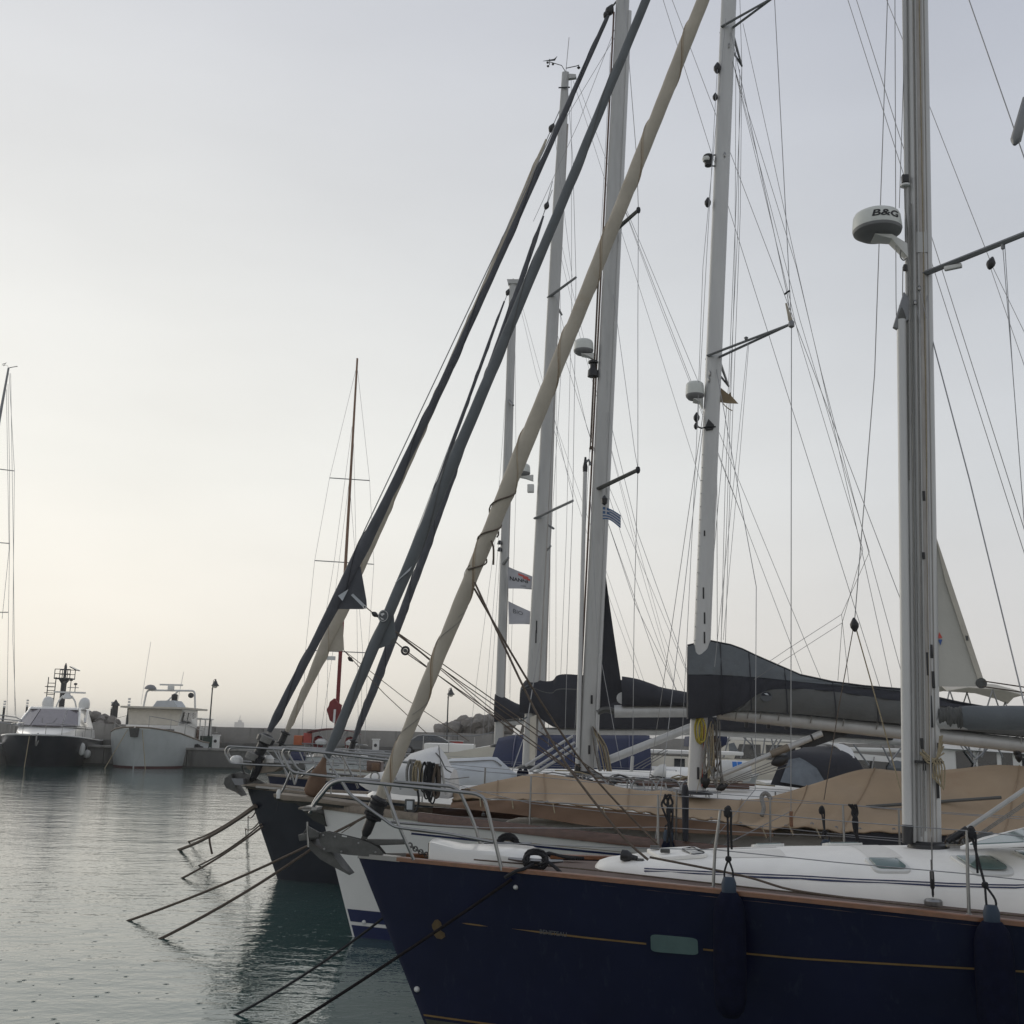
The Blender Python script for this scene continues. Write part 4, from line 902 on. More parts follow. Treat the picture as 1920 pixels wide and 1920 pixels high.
# radar on its bracket, with lettering
rc = Vector((5.211, -0.02, 7.993))
rd = radar(mast1, rc, .252, .235, (5.5, -0.02, 7.788))
def on_dome(x, y):
    a = -2.02+x/.248; zz = .082+y; r_ = .252*(1-.045*(zz-.042)/.1225)-max(0, zz-.160)*.25+.004
    return rc+Vector((r_*sin(a+.0)*1.0 if False else r_*cos(a-.0), r_*sin(a), zz))
lettering(rd, 'B&G', .098, on_dome, 'ink_black', bold=True, shear=.18, sx=1.62)
MB().prism([on_m(along(m0, mtop, z_).z, dx_, -.0845) for z_, dx_ in (((5.594, 0, 7.963)[2], -.06), ((5.584, 0, 7.736)[2], -.06), ((5.584, 0, 7.736)[2], .05), ((5.594, 0, 7.963)[2], .05))], (0, .008, 0)).build('bracket_plate', 'mast_grey', mast1)
MB().tube(polyat([(5.437, -0.06, 7.8), (5.422, -0.06, 7.711), (5.452, -0.06, 7.663), (5.486, -0.06, 7.686)], 4), .007, 6).build('radar_cable', 'rope_grey', mast1)
wire(mast1, 'radar_cable', [(5.501, -0.06, 8.494), (5.495, -0.06, 8.25), (5.511, -0.06, 8.008), (5.481, -0.06, 7.238), (5.402, -0.06, 5.317)], .008, 'rope_grey')
MB().box((5.513, -0.05, 8.585), (.07, .06, .09)).build('mast_light', 'black_plastic', mast1, bevel=.01)
MB().lathe([(0, -.045), (.05, -.04), (.05, -.02), (0, -.01)], 14, (5.511, -0.05, 8.542)).build('lamp_lens', 'white_plastic', mast1)
MB().box((5.467, -0.05, 7.584), (.035, .04, .07)).build('cheek_block', 'black_plastic', mast1, bevel=.01)
# spreaders
sr = on_m((5.61, 0, 7.509)[2], .02, -.05); s_t = (6.359, -0.96, 7.508)
spn = build_spreader(mast1, sr, s_t, .085, .045)
build_spreader(mast1, on_m(sr.z, .02, .06), (5.882, 0.96, 7.481), .085, .045)
p_ = sr+(Vector(s_t)-sr)*.30
MB().box(p_-Vector((0, 0, .05)), (.17, .05, .045), rz=-.5).build('deck_light', 'white_plastic', mast1, bevel=.012)
for q in ((5.59, -0.09, 7.34), (5.54, -0.09, 7.184)):
    MB().lathe([(.0, -.03), (.014, -.02), (.018, .0), (.012, .02), (0, .03)], 10, q).build('shroud_tang', 'stainless', mast1)
    wire(mast1, 'lower_shroud_end', [q, Vector(q)+Vector((.04, -.05, -.35))], .004)
ur = on_m(along(m0, mtop, (5.809, 0, 12.874)[2]).z, .05, 0)
wire(Y1, 'runner', [ur, (6.03, -0.8, 10.14), (6.391, -1, 8.191), down((6.03, -0.8, 10.14), (6.391, -1, 8.191), 1.4)], .0065)
MB().lathe([(.015, -.25), (.05, -.2), (.04, .25), (.015, .28)], 8, (6.272, -1.25, 8.499), (.3, 0, 1)).build('radar_reflector', 'spreader_grey', Y1)
wire(Y1, 'lower_shroud', [(5.698, 0, 6.904), (5.875, -0.4, 5.237), (5.96, -1.2, 3.103)]+[down((5.875, -0.4, 5.237), (5.96, -1.2, 3.103), 1.45)], .0075)
q_ = sr+(Vector(s_t)-sr)*.78
for dx in (0, .02): wire(Y1, 'flag_halyard', [q_+Vector((dx, 0, -.02)), (6.094, -1.1, 6.068), (6.031, -1.3, 4.548), down((6.094, -1.1, 6.068), (6.031, -1.3, 4.548), 1.5)], .0042)
MB().lathe([(0, -.05), (.018, -.03), (.018, .02), (0, .03)], 8, q_-Vector((0, 0, .03))).build('halyard_block', 'spreader_grey', mast1)
# inner lines to the mast foot
wire(Y1, 'checkstay', [(6.001, 0.1, 15.88), (5.567, 0.5, 11.133), (5.299, 0.75, 6.711), (5.024, 0.95, 3.994)], .0065)
block(Y1, (5.023, 0.95, 3.971), (-.05, 0, 1), .055)
wire(Y1, 'tackle_fall', [(5.01, 0.95, 3.937), (4.855, 1.1, 3.088), (4.71, 1.3, 2.14)], .006, 'rope_brown')
wire(Y1, 'tackle_fall', [(5.038, 0.95, 3.937), (5.247, 0.9, 3.01), (5.398, 0.8, 2.239)], .008, 'rope_tan')
wire(Y1, 'halyard', [(5.571, -0.02, 12.1), (5.511, -0.02, 10.747), (5.361, -0.05, 7.244), (5.353, -0.05, 6.941)], .0055)
wire(Y1, 'halyard', [(5.647, -0.03, 11.402), (5.556, -0.03, 9.787), (5.444, -0.03, 8.267)], .005)
wire(Y1, 'halyard', [(5.446, -0.05, 7.596), (5.399, -0.05, 6.779), (5.315, -0.05, 4.248), (5.243, -0.05, 2.031)], .0055, 'rope_grey')
# near cap shroud down to its chain plate on the side deck
cp_ = (5.161, -1.095, 1.44)
wire(Y1, 'cap_shroud', [sr+Vector((.02, -.03, -.25)), (5.259, -1.15, 4.571), (5.09, -1.42, 1.995), (cp_[0], cp_[1], 1.62)], .0065)
tb = Vector((cp_[0], cp_[1], 1.46))
MB().lathe([(.006, 0), (.010, .02), (.010, .06), (.019, .08), (.019, .20), (.008, .22), (.006, .30)], 12, tb+Vector((0, 0, .03))).build('turnbuckle', 'black_plastic', Y1)
MB().lathe([(.075, 0), (.075, .03), (.06, .045), (0, .05)], 18, tb-Vector((0, 0, .03))).build('chain_plate', 'stainless', Y1)
# in-mast furled mainsail peeping out, boom with grey cover, vang
sl_ = [(5.633, 0, 4.79), (5.631, 0, 4.258), (5.597, 0, 3.302), (5.973, 0, 3.31), (6.006, 0, 3.376)]
rows = []
for i in range(13):
    t = i/12; a = Vector((5.621, 0, 4.763))*(1-t)+Vector((5.582, 0, 3.292))*t; c = Vector((5.633, 0, 4.79))*(1-t)+Vector((6.011, 0, 3.366))*t
    if i == 12: c = Vector((5.982, 0, 3.3))
    rows.append([a+(c-a)*k/8+Vector((0, .035*sin(pi*k/8)*t, 0)) for k in range(9)])
ms = MB().sheet(rows, (0, .006, 0)).build('furled_mainsail', 'sail_white', Y1, angle=60)
rows = []
for i in range(13):
    t = i/12; c = Vector((5.633, 0, 4.79))*(1-t)+Vector((6.011, 0, 3.366))*t; wv = .05*min(1, t*3)
    rows.append([c+Vector((-wv, -.006+.03*t*0, 0)), c+Vector((.004, -.004, 0))])
MB().sheet(rows, (0, -.003, 0)).build('leech_tape', 'canvas_cream', ms)
for pts, mm in (([(5.625, -0.012, 3.814), (5.652, -0.012, 3.757), (5.61, -0.012, 3.752)], 'ink_red'), ([(5.609, -0.012, 3.741), (5.651, -0.012, 3.742), (5.631, -0.012, 3.685)], 'ink_blue')):
    MB().prism(pts, (0, .004, 0)).build('sail_emblem', mm, ms)
MB().prism([(5.868, -0.012, 3.782), (5.893, -0.012, 3.782), (5.895, -0.012, 3.736), (5.875, -0.012, 3.735)], (0, .003, 0)).build('sail_patch', 'canvas_warm_grey', ms)
MB().lathe([(.0, -.012), (.05, -.012), (.05, .012), (0, .012)], 16, (5.994, 0, 3.331), (0, 1, 0)).build('clew_patch', 'canvas_warm_grey', ms)
MB().lathe([(.022, -.016), (.034, -.016), (.034, .016), (.022, .016), (.022, -.016)], 16, (5.994, 0, 3.331), (0, 1, 0), False).build('clew_ring', 'galvanised', ms)
wire(ms, 'outhaul', [(6.007, -0.01, 3.351), (6.391, -0.05, 3.296)], .008, 'rope_brown'); wire(ms, 'outhaul', [(5.994, -0.01, 3.3), (6.388, -0.05, 3.246)], .008, 'rope_brown')
b0 = Vector((5.778, 0, 2.999)); b1 = Vector((6.389, 0, 3.013)); bd = (b1-b0).normalized()
bm0 = furled_sail(Y1, b0, b0+bd*4.6, [(0, .10), (.01, .112), (.5, .115), (1, .1)], 'canvas_grey', 'boom_cover', twist=.4, wob=.02, n=60, lumps=.01, seed=8, ns=24)
rnd = random.Random(12)
b = MB(); pts = []; rs = []
for i in range(22):
    t = i/21; pts.append(Vector((5.567, 0, 3.004))*(1-t)+b0*t); rs.append(.085+.006*sin(i*1.9)+.014*t)
b.tube(pts, rs, 18, True, lambda i, a: 1+.10*sin(3*a+i*.55)+.05*sin(5*a-i*.9)); b.build('boom_cover', 'canvas_warm_grey', bm0, angle=50)
MB().tube([b0+Vector((-.25, 0, -.05)), b0+bd*4.7+Vector((0, 0, -.05))], .065, 16).build('boom', 'mast_grey', Y1)
v0 = Vector((5.714, -0.02, 1.934)); v1 = Vector((6.339, -0.02, 2.364)); vd = (v1-v0).normalized()
MB().tube([v0, v1, v1+vd*.7], .022, 12).build('boom_vang', 'mast_grey', Y1)
MB().tube([v0-vd*.14, v0+vd*.08], .032, 12).build('vang_heel', 'black_plastic', Y1)
for k in range(3): wire(Y1, 'vang_tackle', [v0+Vector((.10+.02*k, -.03, -.03)), v1+vd*.6+Vector((0, -.03, -.10-.02*k))], .006, 'rope_grey')
MB().tube([v0+Vector((.0, -.05, -.07)), v0+Vector((.28, -.05, .0))], .035, 10).build('mast_foot_block', 'galvanised', Y1)
for k in range(5):
    y = -.12-.05*k; MB().tube(polyat([(m0.x+.12, y*.8, 1.83), (m0.x+.5, y-.03, 1.855), (m0.x+1.6, y-.1, 1.89), (m0.x+2.4, y-.1, 1.96)], 4), .009, 6).build('halyard_tail', ('rope_grey', 'rope_tan', 'rope_grey', 'rope_brown', 'rope_grey')[k], Y1)
rnd = random.Random(21)
for k in range(9): MB().tube(polyat([(m0.x+.10+rnd.uniform(0, .3), rnd.uniform(-.2, .05), 1.83), (m0.x+.2+rnd.uniform(0, .3), rnd.uniform(-.2, .05), 1.90+rnd.random()*.05), (m0.x+.3+rnd.uniform(0, .3), rnd.uniform(-.2, .05), 1.84)], 4), .010, 6).build('halyard_tail', ('rope_grey', 'rope_brown', 'black_rope')[k % 3], Y1)
# sprayhood-side window frames of the doghouse at the right edge
lid = [Vector(p) for p in ((5.45, -0.92, 1.878), (6.022, -0.92, 1.924), (6.226, -0.35, 2.029), (5.812, -0.35, 1.917))]
MB().prism(lid, (0, .012, .03)).build('hatch_lid', 'white_deck', Y1, bevel=.008)
MB().prism([q+Vector((0, -.03, .012)) for q in shrink(lid, .78)], (0, .006, .02)).build('lid_glass', 'glass_green', Y1)
# ---- stanchions and lifelines
top_n = [(1.285, -0.58, 2.144)]; low_n = [(1.402, -0.59, 1.754)]
for (xb, yb, xt, yt) in ((1341,1668,1355,1547), (1822,1718,1825,1577)):
    pass
def stanchion(u, side, lean=0.0, hgt=.66):
    z = sheer_z(P, u); B = half_beam(P, u, z)-.06
    o = MB().tube([(0, 0, 0), (lean*.3, -.0, hgt*.5), (lean, 0, hgt)], [.014, .0135, .012], 10).build('stanchion', 'stainless', Y1)
    o.location = (u, side*B, z); MB().lathe([(.035, -.01), (.035, .015), (.02, .03)], 12, (u, side*B, z)).build('stanchion_base', 'stainless', Y1)
    return Vector((u+lean, side*B, z+hgt)), Vector((u+lean*.5, side*B, z+hgt*.5))
us_n = [(3.344, -1.213, 1.491)[0], (5.296, -1.669, 1.413)[0], 7.6, 9.8]; us_f = [2.95, 4.95, 7.2]
tn, ln_ = [Vector(top_n[0])], [Vector(low_n[0])]
for u, le in zip(us_n, (.07, .02, 0, 0)):
    a, c = stanchion(u, -1, le); tn.append(a); ln_.append(c)
tf, lf = [Vector((0.907, 0.52, 2.148))], [Vector((1.11, 0.54, 1.793))]
for u in us_f:
    a, c = stanchion(u, 1, .0); tf.append(a); lf.append(c)
for ch, nm in ((tn, 'lifeline'), (ln_, 'lifeline'), (tf, 'lifeline'), (lf, 'lifeline')):
    for a, c in zip(ch, ch[1:]): wire(Y1, nm, [a, lerp(a, c, .5)-Vector((0, 0, .008)), c], .0052, 'wire_steel')
# jack line lying along the side deck, and a pale line with slack on the foredeck
rope(Y1, 'jack_line', [(1.2, -.42, 1.58), (2.2, -.66, 1.56), (3.0, -.92, 1.535), (4.2, -1.25, 1.49), (5.4, -1.52, 1.44), (7, -1.7, 1.40)], .007, 'rope_brown', k=4)
rope(Y1, 'jack_line', [tn[1]+Vector((-.6, .1, -.42)), (3.6, -1.08, 1.60), (4.0, -1.2, 1.515), (4.6, -1.36, 1.475)], .010, 'rope_brown', k=5)
fender(1, (us_n[0]+.12, -half_beam(P, us_n[0]+.1, 1.2)-.145, 1.0), .98, .135, 'navy blue fender hanging on the topsides beside the green hull window', tn[1]+Vector((.06, 0, -.02)))
fender(1, (us_n[1]+.12, -half_beam(P, us_n[1]+.1, 1.2)-.15, .92), .98, .145, 'navy blue fender hanging on the topsides at the right edge of the photo', tn[2]+Vector((.03, 0, -.02)))
# gear tied to the far lifeline
for q, seed in ((tf[1], 3), (tf[2], 6)):
    o = empty('rope_tie', to_world(1, q-Vector((-.1, .05, .02))), YAW); tag(o, 'black rope gear tied to the first far stanchion, against the tan skirt' if seed == 3 else 'black rope gear tied to the second far stanchion, under the grey sail cover', 'rope', 'black rope gear on the far lifelines')
    rnd = random.Random(seed)
    for k in range(5): MB().tube(polyat([(rnd.uniform(-.05, .05), 0, .03), (rnd.uniform(-.07, .07), .02, -.06), (rnd.uniform(-.04, .05), -.02, -.15), (rnd.uniform(-.02, .06), 0, -.28-.06*k)], 4), .012, 6).build('rope_strand', 'black_rope', o)


# ================================================================== YACHT 2: the white yacht with the tan awning
P = PS[2]
Y2 = empty('sailing_yacht', ORG[2], YAW)
tag(Y2, 'white hulled yacht with brown rail and grey rolled genoa, second from us', 'sailing yacht', 'sailing yachts moored side by side')
h = build_hull(Y2, P, 'white_gelcoat')
hull_band(h, 'boot_top', 'boot_blue', P, lambda u: .20, lambda u: .36, .1, 13.5, .004)
hull_band(h, 'boot_line', 'boot_blue', P, lambda u: -.2, lambda u: .155, .1, 13.5, .004)
s0_ = (1.286, -0.482, 1.427); s1_ = (4.091, -1.341, 1.336)
hull_band(h, 'cove_stripe', 'boot_blue', P, lambda u: s0_[2]+(s1_[2]-s0_[2])*(u-s0_[0])/(s1_[0]-s0_[0])-.013, lambda u: s0_[2]+(s1_[2]-s0_[2])*(u-s0_[0])/(s1_[0]-s0_[0])+.013, s0_[0]+.12, 12, .004)
hull_band(h, 'cove_stripe', 'gold_stripe', P, lambda u: s0_[2]+(s1_[2]-s0_[2])*(u-s0_[0])/(s1_[0]-s0_[0])+.030, lambda u: s0_[2]+(s1_[2]-s0_[2])*(u-s0_[0])/(s1_[0]-s0_[0])+.036, s0_[0]+.1, 12, .004)
q = (0.725, -0.074, 0.206); MB().lathe([(0, 0), (.03, 0), (.028, .02), (0, .03)], 12, hull_point(P, q[0], q[2], -1, 0), (-.2, -1, 0)).build('skin_fitting', 'white_plastic', h)
build_caprail(Y2, P, 'teak_grey', .0, 1.5, .09, .10, out=.015); build_caprail(Y2, P, 'brown_wood', 1.5, 13.5, .09, .12, out=.015)
build_deck(Y2, P, 'teak_deck', 13.9)
build_coachroof(Y2, 'white_deck', [(u, wd, sheer_z(P, u)-.03, zt) for u, wd, zt in ((2.6, .3, 1.58), (2.75, .5, 1.62), (3.4, .6, 1.64), (4.5, .7, 1.66), (6, .8, 1.66), (8, .9, 1.7), (9.5, .9, 1.7))])
# bowsprit platform and its bracket
bp_ = [(-0.619, 0, 1.859), (-0.011, 0, 1.82), (0.677, 0, 1.755), (0.68, 0, 1.704), (-0.007, 0, 1.762), (-0.468, 0, 1.777), (-0.609, 0, 1.816)]
plat = MB().prism([(x, y, z-.035) for x, y, z in bp_], (0, .36, 0)).build('bowsprit_platform', 'weed_wet', Y2)
for k in range(5): MB().prism([(x, y-.176+.088*k, z) for x, y, z in bp_], (0, .080, 0)).build('plank', 'teak_grey', plat, bevel=.004)
MB().prism([(-0.405, 0, 1.757), (0.041, 0, 1.728), (0.103, 0, 1.464), (0.005, 0, 1.568), (-0.19, 0, 1.634)], (0, .05, 0)).build('bobstay_bracket', 'galvanised', Y2)
MB().prism([(-0.228, 0, 1.633), (0.048, 0, 1.605), (0.12, 0, 1.436), (-0.067, 0, 1.508)], (0, .12, 0)).build('bobstay_bracket', 'weed_wet', Y2)
MB().tube(polyat([(-0.388, -0.2, 2.178), (-0.485, -0.2, 1.923), (-0.534, -0.2, 1.864)], 3), .016, 8).build('anchor_davit', 'stainless', Y2)
MB().lathe([(0, 0), (.03, .0), (.035, .08), (.02, .12), (0, .12)], 12, (-0.544, -0.2, 1.799)).build('bow_light', 'white_plastic', Y2)
MB().tube([(-0.543, -0.2, 1.785), (-0.563, -0.2, 1.634)], .004, 5).build('lamp_cable', 'black_plastic', Y2)
# pulpit
rail(Y2, 'pulpit_rail', [(0.325, -0.36, 2.11), (-0.097, -0.25, 2.137), (-0.384, -0.21, 2.156), (-0.533, -0.2, 2.391), (-0.508, -0.2, 2.472), (0.144, -0.26, 2.432), (1.01, -0.46, 2.365), (1.809, -0.72, 2.315)], .019, bend=.09)
rail(Y2, 'pulpit_rail', [(0.418, 0.36, 2.119), (-0.402, 0.21, 2.159), (-0.563, 0.2, 2.393), (-0.529, 0.2, 2.461), (0.186, 0.28, 2.442), (0.92, 0.5, 2.384)], .017, bend=.09)
for a, c in (((0.082, -0.25, 2.416), (0.449, -0.34, 1.935)), ((-0.384, -0.21, 2.156), (-0.322, -0.2, 1.992)), ((-0.399, 0.2, 2.16), (-0.412, 0.1, 1.986)), ((0.187, 0.28, 2.427), (0.458, 0.3, 1.945)), ((1.01, -0.46, 2.365), (1.234, -0.5, 1.987)), ((1.809, -0.72, 2.315), (1.881, -0.72, 1.947)), ((-0.046, -0.24, 2.239), (-0.26, -0.1, 2.099))):
    MB().tube([a, c], .015, 8).build('pulpit_leg', 'stainless', Y2)
MB().prism([(0.715, -0.3, 2.354), (0.924, -0.3, 2.339), (0.917, -0.3, 2.196), (0.723, -0.3, 2.205)], (0, .2, 0)).build('life_buoy_holder', 'brown_wood', Y2, bevel=.02)
MB().prism([(0.803, -0.42, 2.323), (0.907, -0.42, 2.319), (0.905, -0.42, 2.22), (0.801, -0.42, 2.224)], (0, .06, 0)).build('holder_plate', 'canvas_orange_brown', Y2, bevel=.01)
MB().tube([Vector((0.845, -0.4, 2.14))+Vector((.06*cos(t), 0, .06*sin(t))) for t in [2*pi*i/14 for i in range(15)]], .012, 7, False).build('snap_ring', 'stainless', Y2)
# forestay: canvas bag over the drum, rolled grey genoa, clew patch
g0 = Vector((0.047, 0, 2.368)); g1 = Vector((4.454, 0, 14.219)); gd = (g1-g0).normalized(); gt = g0+gd*19.4
MB().tube([Vector((-0.09, 0, 1.861)), g0], .013, 8).build('forestay', 'wire_steel', Y2); MB().tube([g0, gt+gd*.6], .011, 8).build('forestay', 'wire_steel', Y2)
bag = [(0, .10), (.1, .145), (.35, .135), (.62, .115), (.78, .07), (.9, .045), (1, .035)]
bp0 = Vector((-0.134, 0, 1.838)); bp1 = Vector((0.025, 0, 2.36))
MB().tube([bp0+(bp1-bp0)*t for t, r in bag], [r for t, r in bag], 14, True, lambda i, a: 1+.10*cos(2*a)+.05*sin(5*a+i)).build('drum_bag', 'canvas_orange_brown', Y2, angle=60)
gen = furled_sail(Y2, g0, gt, [(0, .05), (.015, .072), (.16, .084), (.24, .090), (.32, .078), (.95, .058), (1, .03)], 'canvas_grey', twist=6, wob=.07, n=260, seed=5, lumps=.012, ns=24, sag=.06, seam=('canvas_warm_grey', .006))
flap = [(0.827, 0, 4.528), (0.911, 0, 4.413), (0.959, 0, 4.047), (0.962, 0, 3.986), (0.87, 0, 3.961), (0.81, 0, 3.938), (0.703, 0, 3.898), (0.636, 0, 3.988)]
MB().prism(flap, (0, .022, 0)).build('clew_panel', 'canvas_grey', gen, bevel=.004)
MB().prism([(0.893, -0.013, 4.029), (0.961, -0.013, 4.068), (0.965, -0.013, 3.985), (0.881, -0.013, 3.961)], (0, .008, 0)).build('clew_patch', 'canvas_warm_grey', gen)
MB().prism([(0.933, -0.095, 4.841), (0.985, -0.095, 4.903), (1.163, -0.095, 5.083), (1.135, -0.095, 5.021)], (0, .012, 0)).build('sail_tab', 'canvas_pale_blue', gen)
bc = Vector((0.785, -0.092, 4.363))
MB().lathe([(0, -.004), (.088, -.004), (.088, .004), (0, .004)], 24, bc, (-.35, -1, 0)).build('round_badge', 'ink_grey', gen)
MB().lathe([(.073, -.0045), (.080, -.0045), (.080, .006), (.073, .006), (.073, -.0045)], 24, bc, (-.35, -1, 0), False).build('badge_ring', 'canvas_white', gen)
for pts in ([(-.045, .03), (.0, .045), (.03, .02), (.0, .015), (-.02, -.005)], [(-.05, -.02), (-.02, -.03), (.02, -.05), (-.02, -.055)]):
    MB().prism([bc+Vector((x, -.006-.35*0, z)) for x, z in pts], (0, .006, 0)).build('badge_sign', 'canvas_white', gen)
bl = (1.111, -0.02, 3.881)
wire(Y2, 'genoa_sheet', [(0.966, -0.02, 3.999), (1.078, -0.02, 3.91)], .011, 'rope_brown')
MB().tube([Vector(bl)+Vector((.052*cos(t), .0, .052*sin(t))) for t in [2*pi*i/16 for i in range(17)]], .016, 8, False).build('sheet_block', 'black_plastic', Y2)
MB().lathe([(0, -.02), (.03, -.02), (.03, .02), (0, .02)], 12, bl, (0, 1, 0)).build('block_sheave', 'galvanised', Y2)
for pts, r_ in (([(0.999, -0.1, 4.129), (1.719, -0.4, 3.678), (2.473, -0.7, 3.196), (3.323, -1, 2.66), (4.084, -1.2, 2.166)], .0075), ([(0.959, 0.1, 4.117), (1.678, 0.35, 3.598), (2.599, 0.6, 2.995), (3.601, 0.9, 2.3)], .0075), ([(1.148, -0.05, 3.864), (1.865, 0.2, 3.343), (2.918, 0.6, 2.602), (3.836, 0.9, 2.006)], .0075), ([(1.134, -0.05, 3.841), (1.863, -0.3, 3.387), (2.723, -0.6, 2.853), (3.602, -0.95, 2.277)], .0075)):
    rope(Y2, 'genoa_sheet', pts, r_, 'rope_brown', k=4)
# ---- mast
m0 = Vector((5.182, 0, 2.042)); mv = Vector((5.796, 0, 14.153)); mtop = m0+(mv-m0)*1.50
mast2 = build_mast(Y2, m0, mtop, .245, .17, n=40)
def on_m(z, dx=0., dy=0.):
    p = along(m0, mtop, z); return Vector((p.x+dx, p.y+dy, z))
MB().lathe([(.24, 0), (.22, .03), (.16, .05)], 20, m0-Vector((0, 0, .02))).build('mast_collar', 'black_plastic', mast2)
for z, dx in ((4.75, -.01), (4.40, .02), (4.13, .03), (5.6, -.03)): MB().box(on_m(z, dx, -.084), (.022, .012, .16 if z < 5 else .08)).build('halyard_exit', 'black_plastic', mast2, bevel=.003)
b = MB()
for k in range(16): b.lathe([(0, 0), (.008, 0), (.008, .006), (0, .006)], 6, on_m(3.9+k*.19, -.10, -.062), (-.3, -1, 0))
b.build('mast_rivets', 'spreader_grey', mast2)['kind'] = 'stuff'
MB().box(on_m(2.3, .02, -.09), (.03, .03, .16)).build('mast_cleat', 'black_plastic', mast2, bevel=.006)
wire(mast2, 'halyard', [(5.306, -0.09, 3.009), (5.262, -0.09, 2.125)], .006, 'rope_red'); wire(mast2, 'halyard', [(5.349, -0.05, 2.654), (5.177, -0.3, 2.055)], .005, 'rope_tan')
zl = (5.372, 0, 8.243)[2]; zu = (5.739, 0, 13.637)[2]
for z, tip, far in ((zl, (6.425, -1.29, 8.243), (5.836, 1.35, 8.244)), (zu, (6.393, -0.75, 13.618), (6.098, 1, 13.651))):
    for dx in (-.095, .085):
        build_spreader(mast2, on_m(z-(.02 if dx > 0 else 0), dx, -.07), tip, .05, .03); build_spreader(mast2, on_m(z-(.02 if dx > 0 else 0), dx, .07), far, .05, .03)
tipl = Vector((6.425, -1.29, 8.243)); tipu = Vector((6.393, -0.75, 13.618))
MB().lathe([(.015, -.06), (.04, -.04), (.04, .02), (.02, .05)], 10, tipl).build('spreader_end', 'spreader_grey', mast2)
MB().lathe([(.02, .02), (.03, .06), (.022, .14), (.012, .3)], 10, tipl, (-.22, 0, 1)).build('shroud_boot', 'canvas_ivory', mast2)
MB().lathe([(.02, .0), (.03, .03), (.0, .05)], 10, (5.81, -1.4, 7.982)).build('flag_halyard_eye', 'spreader_grey', mast2)
wire(Y2, 'flag_halyard', [(5.83, -1.4, 7.922), (5.667, -1.4, 6.453), (5.345, -1.4, 3.645)], .004); wire(Y2, 'flag_halyard', [(5.844, -1.4, 7.922), (5.708, -1.4, 6.453), (5.455, -1.4, 3.981)], .004)
near_chain = (5.25, -half_beam(P, 5.25, 1.45)+.1, 1.52)
wire(Y2, 'cap_shroud', [tipu+Vector((.0, 0, 1.5)), tipu, tipl], .007); wire(Y2, 'cap_shroud', [tipl, (6.269, -1.4, 3.008), (6.241, -1.4, 1.916), (5.4, -1.62, 1.5)], .0075)
MB().tube([(6.241, -1.4, 1.916), (6.241, -1.4, 1.672)], .022, 10).build('turnbuckle', 'varnished_wood', Y2)
wire(Y2, 'diagonal_shroud', [on_m(zu-.1, .05, -.07), (6.363, -1.4, 8.617), tipl+Vector((-.02, 0, .2))], .006)
MB().tube(polyat([(6.328, -1.4, 8.618), (6.363, -1.4, 8.648), (6.399, -1.4, 8.67)], 3), .014, 6).build('shroud_clip', 'black_plastic', mast2)
farl = Vector((5.836, 1.35, 8.244)); faru = Vector((6.098, 1, 13.651))
wire(Y2, 'cap_shroud', [faru+Vector((-.02, 0, 2)), faru, farl, (5.2, 1.6, 1.5)], .006)
wire(Y2, 'lower_shroud', [on_m(zl-.2, .04, -.07), (5.879, -1.4, 4.665), (5.818, -1.4, 2.161), (5.25, -1.5, 1.5)], .006)
wire(Y2, 'lower_shroud', [on_m(zl-.25, .06, .07), (5.6, 1.55, 1.5)], .006); wire(Y2, 'lower_shroud', [on_m(zl-.3, -.06, -.07), (4.6, -1.5, 1.52)], .006); wire(Y2, 'lower_shroud', [on_m(zl-.3, -.06, .07), (4.5, 1.45, 1.52)], .006)
for pts in ([(5.874, 0.05, 12.995), (6.769, 0.3, 9.777), (7.105, 0.4, 8.136), (7.54, 0.6, 6.3), (8.156, 0.8, 3.768)], [(6.017, 0.05, 13.764), (6.785, 0.35, 9.799), (7.113, 0.45, 8.136), (7.606, 0.6, 5.626), (8.119, 0.8, 2.944)], [(5.905, 0.05, 13.431), (5.831, 0.05, 9.682), (5.649, 0.05, 5.626), (5.555, 0.05, 4.113)], [(6.564, -0.9, 14.799), (6.528, -0.92, 13.431)], [(5.961, 0.1, 12.997), (5.894, 0.1, 10.394), (5.649, 0.1, 6.417), (5.536, 0.1, 3.454)], [(5.993, 0.1, 12.996), (5.929, 0.1, 10.568), (5.707, 0.1, 6.181), (5.584, 0.1, 3.236)], [(5.734, -0.16, 13.709), (5.343, -0.16, 9.596), (5.227, -0.16, 6.903), (5.072, -0.16, 4.086), (4.967, -0.16, 2.154)], [(5.598, -0.1, 12.879), (5.404, -0.1, 9.792), (5.247, -0.12, 7.152)]):
    wire(Y2, 'halyard', pts, .0052)
# twin backstays and topping lift (they pass behind the nearest mast)
for a, c in ((((6.345, 0, 19.485)), (9.912, 0.6, 5.365)), (((6.493, 0, 19.473)), (9.507, -0.6, 5.481))):
    wire(Y2, 'backstay', [a, c, down(a, c, 1.4)], .0065)
wire(Y2, 'topping_lift', [(6.519, 0, 19.47), (8.217, 0, 13.998), (8.737, 0, 12.261), (9.487, 0, 9.672)], .006); block(Y2, (9.492, 0, 9.638), (.3, 0, 1), .075)
wire(Y2, 'topping_lift', [(9.481, 0, 9.572), (9.916, 0.1, 8.008), down((9.481, 0, 9.572), (9.916, 0.1, 8.008), 2.9)], .005); wire(Y2, 'topping_lift', [(9.512, 0, 9.588), (9.915, 0, 8.502), down((9.512, 0, 9.588), (9.915, 0, 8.502), 2.9)], .005)

